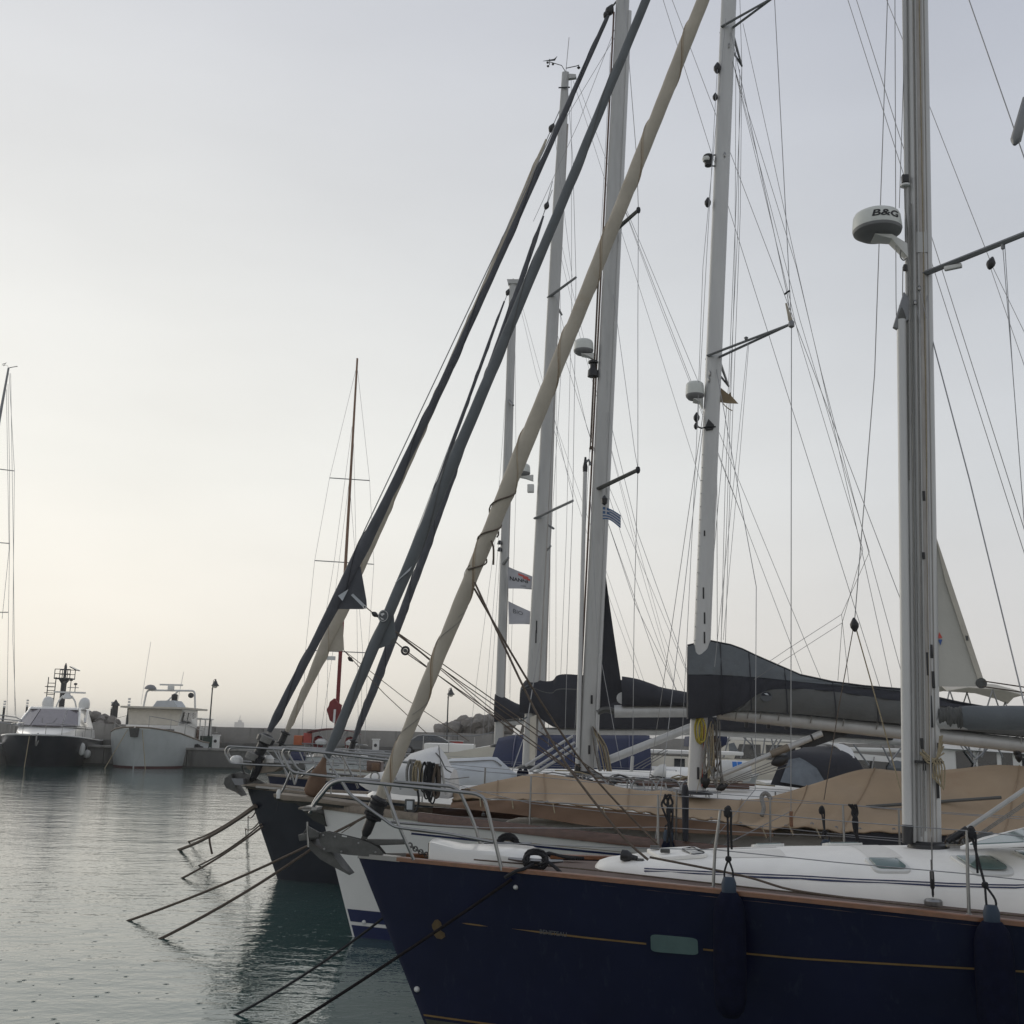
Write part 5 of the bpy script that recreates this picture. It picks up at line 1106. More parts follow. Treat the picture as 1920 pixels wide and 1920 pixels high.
# lazy jacks
jn = (7.151, -0.25, 4.344); jn2 = (7.245, 0.25, 4.518)
for pts in ([jn, (5.971, -0.18, 3.565)], [jn, (7.082, -0.18, 3.573)], [jn2, (7.298, 0.18, 3.538)], [jn2, (6.492, 0.1, 4.023), (6.109, 0.1, 3.758)], [(7.475, -0.2, 5.368), jn], [(7.648, 0.2, 5.401), jn2], [(7.475, -0.2, 5.368), (6.734, -0.05, 8.456), on_m(zu-.6, .1, -.05)], [(7.648, 0.2, 5.401), (6.759, 0.05, 8.824), on_m(zu-.5, .1, .05)]):
    wire(Y2, 'lazy_jack', pts, .0042, 'rope_grey')
# mast furniture: radar ahead of the mast, steaming light, blocks
radar(mast2, (5.217, -0.05, 7.623), .135, .23, (5.335, 0, 7.549))
steaming_light(mast2, (5.45, -0.03, 11.393), .11)
for q, s in (((5.602, -0.06, 12.924), .07), ((5.565, -0.05, 12.438), .05), ((5.433, -0.05, 10.678), .06), ((5.237, -0.06, 7.306), .055), ((5.228, -0.06, 7.178), .04)): block(mast2, q, (.05, 0, 1), s)
MB().prism([(5.347, -0.09, 7.136), (5.402, -0.09, 7.272), (5.484, -0.09, 7.184), (5.468, -0.09, 7.112), (5.37, -0.09, 7.105)], (0, .04, 0)).build('mast_bracket', 'black_plastic', mast2, bevel=.006)
MB().tube([(5.248, -0.11, 7.155), (5.3, -0.11, 7.131), (5.376, -0.11, 7.147), (5.505, -0.11, 7.154)], .012, 6).build('mast_lashing', 'black_rope', mast2)
for q in ((5.416, -0.09, 7.868), (5.432, -0.09, 7.965), (5.783, -0.09, 13.292), (5.693, -0.09, 11.44)): MB().lathe([(0, -.05), (.014, -.03), (.016, .02), (0, .05)], 8, q).build('shroud_tang', 'stainless', mast2)
# ---- boom, stack-pack cover in three cloths, vang
sec = [(5.088, 0, 4.012), (5.086, 0, 3.615), (5.082, 0, 3.019), (5.081, 0, 3.012),
       (5.389, 0, 4.084), (5.384, 0, 3.621), (5.378, 0, 3.041), (5.378, 0, 3.03),
       (5.681, 0, 4.03), (5.675, 0, 3.612), (5.668, 0, 3.134), (5.667, 0, 3.12),
       (5.84, 0, 3.974), (5.834, 0, 3.604), (5.827, 0, 3.224), (5.826, 0, 3.145),
       (6.005, 0, 3.896), (6, 0, 3.597), (5.995, 0, 3.358), (5.991, 0, 3.142),
       (6.184, 0, 3.819), (6.179, 0, 3.586), (6.176, 0, 3.434), (6.17, 0, 3.131),
       (6.611, 0, 3.638), (6.609, 0, 3.551), (6.606, 0, 3.457), (6.597, 0, 3.113),
       (7.036, 0, 3.553), (7.035, 0, 3.517), (7.032, 0, 3.43), (7.021, 0, 3.08),
       (7.46, 0, 3.504), (7.459, 0, 3.49), (7.455, 0, 3.375), (7.442, 0, 3.047),
       (7.951, 0, 3.472), (7.95, 0, 3.45), (7.944, 0, 3.315), (7.93, 0, 3.017),
       (8.365, 0, 3.381), (8.365, 0, 3.37), (8.36, 0, 3.274), (8.345, 0, 2.985),
       (8.709, 0, 3.31), (8.708, 0, 3.303), (8.704, 0, 3.233), (8.689, 0, 2.951),
       (9.559, 0, 3.175), (9.559, 0, 3.168), (9.555, 0, 3.119), (9.54, 0, 2.889),
       (10.792, 0, 2.948), (10.791, 0, 2.941), (10.788, 0, 2.907), (10.777, 0, 2.769)]
rows = [sec[i:i+4] for i in range(0, len(sec), 4)]
def wz(r, z):
    top, bot = r[0][2], r[3][2]; f = (top-z)/max(top-bot, .01); return .018+.185*sin(min(f, 1)*pi*.62)
cov = empty('boom_cover_root') if False else None
def cloth(name, m, i0, i1, rows, parent, off=0.0, sides=(-1, 1), fold=.012):
    b = MB()
    for s in sides:
        sh = []
        for j, r in enumerate(rows):
            col = []
            for k in range(9):
                z = r[i0][2]+(r[i1][2]-r[i0][2])*k/8
                col.append((r[i0][0]+(r[i1][0]-r[i0][0])*k/8, s*(wz(r, z)+off+fold*sin(j*1.7+k*.9)), z))
            sh.append(col)
        b.sheet(sh)
    return b.build(name, m, parent, angle=60)
# denser stations for smooth folds
dense = []
for a, c in zip(rows, rows[1:]):
    for k in range(4): dense.append([tuple(Vector(p)*(1-k/4)+Vector(q)*k/4) for p, q in zip(a, c)])
dense.append(rows[-1])
sc_ = cloth('sail_cover', 'canvas_grey', 0, 1, dense, Y2, .012)
cloth('cover_band', 'canvas_dark', 1, 2, dense, sc_, .006)
cloth('cover_lower_cloth', 'canvas_warm_grey', 2, 3, dense[6:], sc_, .0)
MB().sheet([[(r[i][0]-.002, s*wz(r, r[i][2]), r[i][2]) for i in (0, 1, 2)] for s in (-1, -.6, -.2, .2, .6, 1) for r in (rows[0],)]).build('cover_front', 'canvas_dark', sc_)
def cover_pt(x, z):
    for a, c in zip(rows, rows[1:]):
        if a[0][0] <= x <= c[0][0]:
            f = (x-a[0][0])/(c[0][0]-a[0][0]); r = [tuple(Vector(p)*(1-f)+Vector(q)*f) for p, q in zip(a, c)]; return Vector((x, -wz(r, z)-.016, z))
for r in (dense[6], dense[14], dense[22], dense[28], dense[33]):
    MB().tube([(r[0][0], -wz(r, r[0][2]+(r[3][2]-r[0][2])*k/10)-.018, r[0][2]+(r[3][2]-r[0][2])*k/10) for k in range(11)], .007, 5).build('cover_seam', 'canvas_dark', sc_)
MB().tube([(r[0][0], 0, r[0][2]+.012) for r in dense], .016, 6).build('cover_zip', 'canvas_dark', sc_)
for r in dense[9:36:4]:
    MB().tube([(r[3][0], -.15, r[3][2]+.06), (r[3][0]+.02, -.17, r[3][2]-.02), (r[3][0]+.01, -.11, r[3][2]-.10)], .008, 5).build('cover_tie', 'rope_grey', sc_)
bq = (6.124, 0, 3.339)
MB().prism([cover_pt(bq[0]+.078*cos(t), bq[2]+.068*sin(t))+Vector((0, .004, 0)) for t in [2*pi*i/24 for i in range(24)]], (0, .006, 0)).build('round_badge', 'ink_grey', sc_)
MB().prism([cover_pt(bq[0]+.066*cos(t), bq[2]+.01+.05*sin(t)) for t in [pi*i/14 for i in range(15)]], (0, .008, 0)).build('badge_sign', 'canvas_dark', sc_)
MB().prism([cover_pt(bq[0]+x, bq[2]+z)+Vector((0, -.006, 0)) for x, z in ((-.03, .04), (.01, .045), (.035, .015), (.0, .02))], (0, .006, 0)).build('badge_sign', 'canvas_pale_blue', sc_)
b0 = Vector((5.487, 0, 3.123)); b1 = Vector((9.533, 0, 2.778)); bd = (b1-b0).normalized()
boom2 = MB().tube([b0, b1, b1+bd*1.5], .098, 22).build('boom', 'mast_paint', Y2)
for q in ((5.88, 0, 2.967), (6.173, 0, 2.96), (6.415, 0, 2.951)): MB().box(Vector(q)-Vector((0, 0, .0)), (.05, .04, .09)).build('reef_block', 'black_plastic', boom2, bevel=.01)
for q in ((9.405, 0, 2.691), (9.422, 0, 2.636)): block(boom2, q, (0, 0, 1), .06)
MB().tube([Vector((9.437, 0, 2.872))+Vector((0, .1*cos(t)-.0, .115*sin(t)-.03)) for t in [2*pi*i/16 for i in range(17)]], .008, 6, False).build('boom_strap', 'mast_grey', boom2)
v0 = Vector((5.389, -0.02, 2.224)); v1 = Vector((6.877, -0.02, 2.87))
MB().tube([v0, lerp(v0, v1, .56)], .034, 14).build('boom_vang', 'mast_paint', Y2); MB().tube([lerp(v0, v1, .54), lerp(v0, v1, .70)], .050, 14).build('vang_sleeve', 'teak_grey', Y2)
MB().tube([lerp(v0, v1, .69), v1], .044, 14).build('boom_vang', 'mast_paint', Y2); MB().tube([lerp(v0, v1, .90), lerp(v0, v1, .915)], .047, 14).build('vang_ring', 'black_plastic', Y2)
for k in range(4): wire(Y2, 'vang_tackle', [v0+Vector((.12+.04*k, -.04, -.05)), lerp(v0, v1, .62)+Vector((.05*k, -.04, -.10-.03*k))], .007, 'rope_grey')
block(Y2, lerp(v0, v1, .60)+Vector((.02, -.04, -.12)), (1, 0, .4), .09); block(Y2, v0+Vector((.14, -.04, -.10)), (1, 0, .4), .06); block(Y2, v0+Vector((-.08, -.04, -.02)), (0, 0, 1), .08)
MB().prism([(6.902, 0.12, 2.908), (7.32, 0.12, 2.904), (7.033, 0.12, 2.783), (6.782, 0.12, 2.691), (6.532, 0.12, 2.67), (6.749, 0.12, 2.797)], (0, .12, 0)).build('vang_fitting', 'black_plastic', Y2)
# rope tails bunched on the after side of the mast
rnd = random.Random(31)
for k in range(16):
    x = rnd.uniform(.12, .30); y = rnd.uniform(-.22, .1); z1 = rnd.uniform(2.7, 3.05); z0_ = rnd.uniform(2.05, 2.4)
    MB().tube(polyat([(m0.x+x+.03, y*.6, z1), (m0.x+x+rnd.uniform(-.04, .06), y, (z1+z0_)/2), (m0.x+x+rnd.uniform(-.03, .09), y, z0_), (m0.x+x+.05, y-.02, (z1+z0_)/2-.1), (m0.x+x+.05, y*.6, z1-.04)], 4), .0085, 6).build('rope_tail', ('rope_grey', 'rope_tan', 'rope_brown', 'rope_grey')[k % 4], mast2)
# ---- things on and round yacht 2
o = coil('rope_coil', 'yellow rope coil hanging on the mast under the grey and navy sail cover', to_world(2, (5.217, -0.14, 3.02)), .17, .32, 'rope_yellow', 4, 'rope coil hung on a mast', 5)
o = empty('pennant', to_world(2, (5.534, 0.05, 7.849)), YAW); tag(o, 'frayed ochre pennant flying behind the mast with the ivory-grey radar', 'flag')
pp = [(5.534, 0.05, 7.857), (5.709, 0.05, 7.709), (5.74, 0.05, 7.733), (5.746, 0.05, 7.668), (5.844, 0.05, 7.546), (5.699, 0.05, 7.563), (5.531, 0.05, 7.596)]; q0 = Vector(pp[0])
cl = MB().prism([(Vector(p)-q0)+Vector((0, .03*sin(i*1.3), 0)) for i, p in enumerate(pp)], (0, .008, 0)).build('cloth', 'pennant_ochre', o)
MB().tube(polyat([Vector((5.622, 0.05, 7.563))-q0, Vector((5.69, 0.05, 7.49))-q0, Vector((5.758, 0.05, 7.449))-q0], 3), .008, 5).build('cloth_shred', 'rope_tan', o); wire(o, 'halyard', [Vector((0, 0, 1.1)), Vector((0, 0, 0)), Vector((5.479, 0.05, 6.405))-q0], .004)
# tan awning over the deck: a ridge line with sagging cloth either side
ridge = [(1.87, 0, 1.956), (2.276, 0, 2.068), (2.681, 0, 2.166), (2.975, 0, 2.225), (3.196, 0, 2.224), (3.71, 0, 2.16), (4.291, 0, 2.064), (4.544, 0, 2.044), (4.796, 0, 2.058), (5.153, 0, 1.992), (5.58, 0, 1.97), (6.004, 0, 1.983), (6.323, 0, 2.062), (6.783, 0, 2.215), (7.277, 0, 2.383), (7.557, 0, 2.425), (7.902, 0, 2.4), (8.248, 0, 2.417), (8.661, 0, 2.457), (9.142, 0, 2.518), (9.75, 0, 2.494), (10.549, 0, 2.435)]
nearp = [(1.953, -0.62, 1.883), (2.361, -0.75, 1.915), (2.772, -0.85, 1.92), (3.058, -0.95, 1.92), (3.316, -1, 1.898), (3.749, -1.1, 1.89), (4.253, -1.2, 1.853), (4.484, -1.25, 1.838), (4.746, -1.28, 1.81), (5.07, -1.32, 1.785), (5.359, -1.36, 1.778), (5.707, -1.4, 1.723), (5.928, -1.42, 1.688), (6.223, -1.45, 1.731), (6.52, -1.48, 1.731), (6.797, -1.5, 1.698), (7.074, -1.52, 1.709), (7.499, -1.55, 1.72), (7.92, -1.58, 1.706), (8.399, -1.6, 1.699), (8.879, -1.6, 1.692), (9.355, -1.6, 1.672)]
aw = empty('deck_awning', ORG[2], YAW); tag(aw, 'large tan canvas awning rigged over the deck of the white yacht', 'awning')
rows = []; rnd = random.Random(3)
R_, N_ = polyat(ridge, 4), polyat(nearp, 4)
for i, (a, c) in enumerate(zip(R_, N_)):
    row = []
    for k in range(17):
        t = k/16; p = a+(c-a)*t; sag = .10*sin(pi*t)*(1.0 if i < 52 else .55)
        fold = .022*sin(i*.62+t*5)*sin(pi*t)+.018*(abs(sin(i*.55+t*2.2))**6)*sin(pi*t)+.012*sin(i*1.7-t*3)*t+.02*sin(i*.31+t*9)*sin(pi*t)
        if i > 44: fold += .035*sin((p.x*5.5+p.z*9)+t*2)*sin(pi*min(1, t*1.1))*min(1, (i-44)/12)
        row.append(Vector((p.x+.03*sin(t*7+i*.4)*t*(1-t), p.y, p.z-sag+fold)))
    far = []
    for k in range(1, 9):
        t = k/8; f = Vector((c.x+(a.x-c.x)*.0, -c.y, c.z+.02)); p = a+(f-a)*t; far.append(Vector((p.x, p.y, p.z-.10*sin(pi*t))))
    rows.append(far[::-1]+row)
MB().sheet(rows, (0, 0, -.006)).build('canopy', 'canvas_tan', aw, angle=70)
for i in range(6, len(rows)-2, 9): MB().tube([q+Vector((0, -.004, .006)) for q in rows[i][6:]], .007, 5).build('seam', 'seam_tan', aw)
MB().tube([r[-1]+Vector((0, -.006, .002)) for r in rows], .010, 5).build('hem_rope', 'seam_tan', aw)
for i in range(3, len(rows), 4): MB().lathe([(.012, -.004), (.022, -.004), (.022, .004), (.012, .004), (.012, -.004)], 10, rows[i][-2], (0, -1, .6), False).build('eyelet', 'spreader_grey', aw)
sk = [(1.941, -0.7, 1.784), (2.497, -0.85, 1.757), (3.023, -0.98, 1.722), (3.624, -1.12, 1.659), (4.253, -1.25, 1.625), (4.873, -1.35, 1.616), (5.321, -1.4, 1.616), (5.702, -1.43, 1.612), (6.016, -1.46, 1.613)]
tp = [(1.947, -0.66, 1.844), (2.487, -0.8, 1.902), (3.016, -0.94, 1.905), (3.619, -1.06, 1.877), (4.253, -1.2, 1.84), (4.876, -1.3, 1.79), (5.326, -1.36, 1.764), (5.707, -1.4, 1.71), (6.022, -1.43, 1.692)]
rows = []
for i, (a, c) in enumerate(zip(polyat(tp, 5), polyat(sk, 5))):
    rows.append([a+(c-a)*k/5+Vector((0, .012*sin(i*1.1+k), 0)) for k in range(6)])
MB().sheet(rows, (0, .006, 0)).build('side_curtain', 'canvas_brown', aw, angle=70)
rows = []
for i, (a, c) in enumerate(zip(polyat([(6.806, -1.45, 1.682), (6.972, -1.5, 1.698), (7.504, -1.53, 1.712), (8.165, -1.57, 1.695)], 5), polyat([(6.855, -1.5, 1.577), (7.068, -1.52, 1.562), (7.493, -1.55, 1.567), (8.158, -1.57, 1.568)], 5))):
    rows.append([a+(c-a)*k/3 for k in range(4)])
MB().sheet(rows, (0, .006, 0)).build('side_curtain', 'canvas_dark', aw)
MB().tube([(ridge[13][0], -.75, ridge[13][2]-.30), (ridge[18][0]+.2, -.95, ridge[18][2]-.32)], .02, 8).build('batten', 'canvas_warm_grey', aw)
MB().tube(polyat([(6.123, -0.5, 1.998), (6.084, -0.5, 2.064), (6.036, -0.5, 2.076), (6.001, -0.5, 2.022), (6.014, -0.6, 1.9), (5.978, -0.65, 1.802)], 4), .028, 8).build('tie_strap', 'rope_grey', aw)
MB().tube([(2.081, -0.7, 2.02), (2.202, -0.7, 2.017)], .012, 6).build('tie_cord', 'rope_brown', aw)
for q in ((2.341, -0.76, 1.915), (2.773, -0.86, 1.913), (3.317, -1.02, 1.885), (3.958, -1.14, 1.873), (5.895, -1.43, 1.7), (6.209, -1.46, 1.744), (6.517, -1.5, 1.732)):
    MB().tube([q, Vector(q)+Vector((.03, -.12, -.10))], .008, 5).build('tie_cord', 'rope_tan', aw)
# white canvas-covered tender lashed on the foredeck
td = empty('covered_tender', to_world(2, (1.222, 0.25, 1.97)), YAW); tag(td, 'white canvas covered tender standing high on the foredeck of the white yacht', 'tender')
q0 = Vector((1.222, 0.25, 1.97)); rings = []
for (xl, yt, yb, wd, pk) in ((671,1462,1470,.05,.2), (690,1450,1478,.2,.3), (704,1446,1481,.3,.35), (722,1445,1482,.36,.5), (742,1437,1484,.42,.7), (768,1413,1487,.47,.9), (800,1403,1489,.5,1.0), (822,1399,1490,.5,1.0), (832,1411,1491,.5,.9), (842,1432,1492,.5,.6), (853,1440,1493,.47,.3), (857,1462,1490,.35,.2)):
    u = (xl-770)/2050*15.2*1.0
    zt = 2.7-(yt-(1384+.0262*(xl-960)))/2050*15.25; zb = 2.7-(yb-(1384+.0262*(xl-960)))/2050*15.25
    rings.append([(u, wd*a, zb+(zt-zb)*c-q0.z) for a, c in ((-1, 0), (-1.02, .35), (-.95, .6), (-.55, .86), (-.05, 1), (.5, .9), (.95, .6), (1.02, .3), (1, 0))])
MB().loft(rings).build('canvas_cover', 'canvas_white', td, angle=45)
MB().tube(polyat([(r[3][0], r[3][1]-.01, r[3][2]+.005) for r in rings[7:11]], 4), .008, 6).build('piping', 'canvas_warm_grey', td)
MB().tube(polyat([(rings[7][4][0], rings[7][4][1]-.02, rings[7][4][2]+.01), (rings[8][3][0]+.0, rings[8][3][1]-.03, rings[8][3][2]-.02), (rings[9][2][0], rings[9][2][1]-.02, rings[9][2][2]), (rings[10][3][0]+.25, rings[10][3][1]-.02, rings[10][3][2]-.05)], 4), .007, 6).build('lashing', 'rope_grey', td)
for k, (x, m_, w_, hgt, lab) in enumerate(((772, 'rope_grey', .13, .34, 'grey rope coil hung on the rail, leftmost of the coils by the white tender'), (786, 'rope_tan', .16, .36, 'pale rope coil hung on the rail beside the leftmost grey coil'), (802, 'black_rope', .15, .44, 'black rope coil hung on the rail, left one of the black pair'), (812, 'black_rope', .13, .48, 'black rope coil hung on the rail, long one in the middle of the row'), (824, 'rope_brown', .12, .40, 'brown rope coil hung on the rail, last before the tan awning'))):
    rz_ = (1.597, -0.66, 2.329)[2]
    coil('rope_coil', lab, to_world(2, ((1.388, -0.62, 2.322)[0]+(x-772)*.0070, -.60-(x-772)*.0022, rz_+.03-(k*.012))), w_, hgt, m_, 5, seed=20+k)
MB().box((1.36, -0.5, 1.782), (.13, .05, .16)).build('junction_box', 'canvas_warm_grey', Y2, bevel=.01); MB().box((1.366, -0.53, 1.784), (.08, .02, .11)).build('box_lid', 'canvas_pale_blue', Y2, bevel=.006)
MB().tube(polyat([(1.455, -0.52, 2.008), (1.484, -0.52, 1.856), (1.454, -0.52, 1.717), (1.361, -0.52, 1.687), (1.306, -0.52, 1.782)], 4), .016, 7).build('hanging_hose', 'black_plastic', Y2)
# stanchions and guard wires, near and far
def stanch(root, PP, u, side, hgt=.62, r=.013, m='stainless', inb=.07):
    z = sheer_z(PP, u); B = half_beam(PP, u, z)-inb
    MB().tube([(u, side*B, z), (u+.01, side*B, z+hgt)], r, 8).build('stanchion', m, root); MB().lathe([(.032, 0), (.03, .03), (.018, .04)], 10, (u, side*B, z)).build('stanchion_base', m, root)
    return Vector((u+.01, side*B, z+hgt)), Vector((u, side*B, z+hgt*.5))
def guard(root, PP, us, side, start_t, start_l, hgt=.62, m='stainless'):
    T, Lw = [Vector(start_t)], [Vector(start_l)]
    for u in us:
        a, c = stanch(root, PP, u, side, hgt, m=m); T.append(a); Lw.append(c)
    for ch in (T, Lw):
        for a, c in zip(ch, ch[1:]): wire(root, 'guard_wire', [a, lerp(a, c, .5)-Vector((0, 0, .012)), c], .0052)
guard(Y2, P, (3.02, 4.85, 5.95, 7.4, 9.0), -1, (1.809, -0.72, 2.315), (1.846, -0.72, 2.124), .68)
guard(Y2, P, (2.2, 3.6, 5.2, 7.0), 1, (0.92, 0.5, 2.384), (0.97, 0.5, 2.161), .68)
o = empty('dark_buoy_bag', to_world(2, (4.957, -1.62, 1.863)), YAW); tag(o, 'dark canvas tube strapped upright to the rail in front of the tan awning', 'bag')
MB().lathe([(0, -.33), (.035, -.32), (.04, 0), (.045, .25), (.03, .33), (0, .34)], 10).build('tube', 'canvas_dark', o); MB().tube([(.02, -.06, .3), (.0, -.07, -.1)], .008, 5).build('strap', 'black_rope', o)
fender(2, (4.75, -half_beam(P, 4.75, 1.4)-.12, 1.27), .55, .10, 'navy fender neck showing between the white hull and the near coachroof hatch', (4.78, -1.55, 1.9))
fender(2, (6.55, -half_beam(P, 6.55, 1.4)-.12, 1.22), .6, .12, 'dark fender hanging at the brown rail under the tan awning', (6.55, -1.72, 1.95))


# ================================================================== YACHT 3: dark blue, big mast with white pole
P = PS[3]
Y3 = empty('sailing_yacht', ORG[3], YAW)
tag(Y3, 'dark hulled yacht with plough anchor on its bow and dark rolled genoa, third from us', 'sailing yacht', 'sailing yachts moored side by side')
build_hull(Y3, P, 'dark_gelcoat'); build_caprail(Y3, P, 'teak_grey', .0, 14, .08, .05); build_deck(Y3, P, 'white_deck', 15)
cr = build_coachroof(Y3, 'white_deck', [(u, wd, sheer_z(P, u)-.03, zt) for u, wd, zt in ((2.4, .3, 1.62), (2.6, .6, 1.74), (3.6, .85, 1.84), (5, 1.1, 1.90), (7, 1.3, 1.93), (9.0, 1.38, 1.95), (10.5, 1.38, 1.98), (11.5, 1.35, 1.98))])
for y in (-.95, .95): MB().tube([(6.6, y-.0, 1.98), (7.4, y-.02, 2.0), (9.4, y-.05, 2.01)], .022, 8).build('hand_rail', 'brown_wood', cr)
MB().tube([(7.4, -1.0, 1.97), (9.3, -1.08, 1.97)], .034, 8).build('hand_rail', 'brown_wood', cr)
for k in range(4): MB().prism([(6.2+.55*k, -1.16-.02*k, 1.70), (6.55+.55*k, -1.18-.02*k, 1.70), (6.52+.55*k, -1.15-.02*k, 1.79), (6.24+.55*k, -1.13-.02*k, 1.79)], (0, .03, 0)).build('cabin_window', 'glass_dark', cr)
# platform and plough anchor on the stem
bp_ = [(-0.06, 0, 1.702), (0.167, 0, 1.738), (1.162, 0, 1.669), (1.166, 0, 1.61), (0.172, 0, 1.679)]
plat = MB().prism([(x, y, z-.03) for x, y, z in bp_], (0, .44, 0)).build('bow_platform', 'weed_wet', Y3)
for k in range(5): MB().prism([(x, y-.208+.104*k, z) for x, y, z in bp_], (0, .094, 0)).build('plank', 'teak_grey', plat, bevel=.005)
MB().prism([(0.258, -0.26, 1.701), (1.259, -0.26, 1.654), (1.262, -0.26, 1.605), (0.261, -0.26, 1.663)], (0, .03, 0)).build('platform_edge', 'stainless', Y3)
MB().prism([(-0.294, 0, 1.863), (-0.163, 0, 1.937), (-0.034, 0, 1.911), (0.345, 0, 1.743), (0.065, 0, 1.706), (-0.251, 0, 1.726)], (0, .12, 0)).build('anchor_shank', 'galvanised', Y3, bevel=.01)
MB().prism([(-0.402, -0.02, 1.722), (-0.378, -0.02, 1.822), (-0.258, -0.02, 1.905), (-0.251, -0.02, 1.806), (-0.166, -0.02, 1.67), (-0.037, -0.02, 1.496), (-0.147, -0.02, 1.562), (-0.342, -0.02, 1.635)], (0, .34, 0)).build('anchor_fluke', 'galvanised', Y3)
MB().prism([(-0.247, -0.12, 1.819), (-0.017, -0.12, 1.816), (0.002, -0.12, 1.708), (-0.164, -0.12, 1.693)], (0, .2, 0)).build('bow_roller_cheek', 'spreader_grey', Y3)
MB().prism([(-0.04, 0.1, 2.077), (0.689, 0.1, 2.058), (0.538, 0.1, 1.964), (0.226, 0.1, 1.915), (0.009, 0.1, 1.999)], (0, .4, 0)).build('pulpit_grating', 'teak_grey', Y3)
rail(Y3, 'pulpit_rail', [(0.923, -0.33, 2.074), (-0.187, -0.26, 2.09), (-0.276, -0.25, 2.107), (-0.406, -0.25, 2.301), (-0.353, -0.25, 2.412), (0.501, -0.27, 2.385), (1.544, -0.6, 2.357)], .020, bend=.1); rail(Y3, 'pulpit_rail', [(0.859, 0.4, 2.106), (-0.376, 0.26, 2.125), (-0.523, 0.25, 2.263), (-0.478, 0.25, 2.376), (0.428, 0.35, 2.389), (1.425, 0.6, 2.363)], .018, bend=.1)
for a, c in (((0.552, -0.3, 2.387), (0.931, -0.3, 1.83)), ((0.445, 0.3, 2.38), (0.697, 0.3, 1.803)), ((0.162, -0.2, 2.02), (0.054, -0.1, 1.758)), ((0.074, 0.1, 1.971), (0.14, 0.1, 1.793)), ((-0.066, -0.25, 2.094), (-0.042, -0.1, 1.913))): MB().tube([a, c], .016, 8).build('pulpit_leg', 'stainless', Y3)
MB().lathe([(0, 0), (.13, 0), (.12, .08), (.07, .13), (0, .14)], 14, (-0.25, 0, 2.103)).build('bow_light', 'white_plastic', Y3); MB().lathe([(0, 0), (.1, 0), (.11, .08), (.05, .14), (0, .14)], 14, (0.316, 0.2, 2.115)).build('vent_cowl', 'white_plastic', Y3)
# stay, drum with turns of line, dark rolled genoa with clew and ties
g0 = Vector((0.359, 0, 2.7)); g1 = Vector((6.782, 0, 18.09)); gd = (g1-g0).normalized()
MB().tube([Vector((0.123, 0, 2.044)), g0], .014, 8).build('forestay', 'wire_steel', Y3); MB().tube([g0, g1], .012, 8).build('forestay', 'wire_steel', Y3); MB().tube([g1, Vector((6.974, 0, 18.353))], .02, 8).build('halyard_swivel', 'galvanised', Y3)
block(Y3, (6.76, 0, 18.039), gd, .11); block(Y3, (6.692, 0, 17.952), gd, .08)
dr = Vector((0.225, 0, 2.376))
MB().lathe([(.05, -.3), (.13, -.24), (.14, -.12), (.10, -.1), (.11, .1), (.17, .14), (.18, .24), (.08, .3)], 16, dr, gd).build('furler_drum', 'black_plastic', Y3); MB().lathe([(.0, -.07), (.12, -.06), (.125, .06), (0, .07)], 14, dr-gd*.15+Vector((-.08, -.1, 0)), gd).build('furling_line', 'rope_grey', Y3)
MB().lathe([(.0, -.07), (.12, -.06), (.125, .06), (0, .07)], 14, dr+gd*.2+Vector((.03, -.08, 0)), gd).build('furling_line', 'rope_grey', Y3)
MB().tube(polyat([dr-gd*.2+Vector((.05, -.1, .0)), dr-gd*.3+Vector((.12, -.12, -.1)), dr-gd*.5+Vector((.1, -.12, -.1)), dr-gd*.4+Vector((.2, -.1, .1))], 3), .06, 8).build('rope_bundle', 'black_rope', Y3)
L_ = (g1-g0).length
gen = furled_sail(Y3, g0, g1, [(0, .05), (.02, .085), (.12, .085), (.20, .115), (.24, .12), (.30, .09), (.6, .066), (.93, .05), (.98, .045), (1, .03)], 'canvas_slate', twist=6, wob=.08, n=240, seed=15, lumps=.025, kink=.012, sag=.17, seam=('canvas_dark', .008))
MB().prism([(1.845, 0, 5.865), (1.97, 0, 5.93), (2.026, 0, 5.687), (2.123, 0, 5.268), (2.142, 0, 5.111), (2.059, 0, 5.089), (1.57, 0, 5.083), (1.625, 0, 5.23)], (0, .03, 0)).build('clew_panel', 'canvas_slate', gen, bevel=.004)

MB().prism([(1.599, -0.165, 5.324), (1.793, -0.165, 5.451), (1.689, -0.165, 5.221)], (0, .012, 0)).build('sail_tab', 'canvas_pale_blue', gen); MB().prism([(1.818, -0.03, 5.354), (1.858, -0.03, 5.386), (2.104, -0.03, 5.17), (2.075, -0.03, 5.117)], (0, .012, 0)).build('sail_tab', 'canvas_pale_blue', gen)
MB().lathe([(.02, -.02), (.035, -.02), (.035, .02), (.02, .02), (.02, -.02)], 12, (2.104, -0.02, 5.129), (0, 1, 0), False).build('clew_ring', 'canvas_white', gen)
wire(Y3, 'genoa_sheet', [(2.147, -0.02, 5.109), (2.284, -0.04, 5.005), (2.418, -0.05, 4.902)], .013, 'rope_brown'); block(Y3, (2.319, -0.05, 4.983), (1, 0, -.6), .06)
for pts in ([(2.418, -0.05, 4.902), (3.748, -0.4, 3.931), (5.123, -0.8, 2.926), (6.115, -1.1, 2.227)], [(2.396, 0.05, 4.912), (3.509, 0.4, 4.028), (4.966, 0.8, 2.822)]): rope(Y3, 'genoa_sheet', pts, .009, 'rope_brown', k=3)
wire(Y3, 'halyard', [(6.865, 0, 17.571), (6.131, 0, 15.41), (5.223, 0, 13.189)], .006, 'wire_steel'); wire(Y3, 'halyard', [(6.899, 0.1, 17.512), (5.537, 0.1, 14.995)], .006, 'wire_steel')
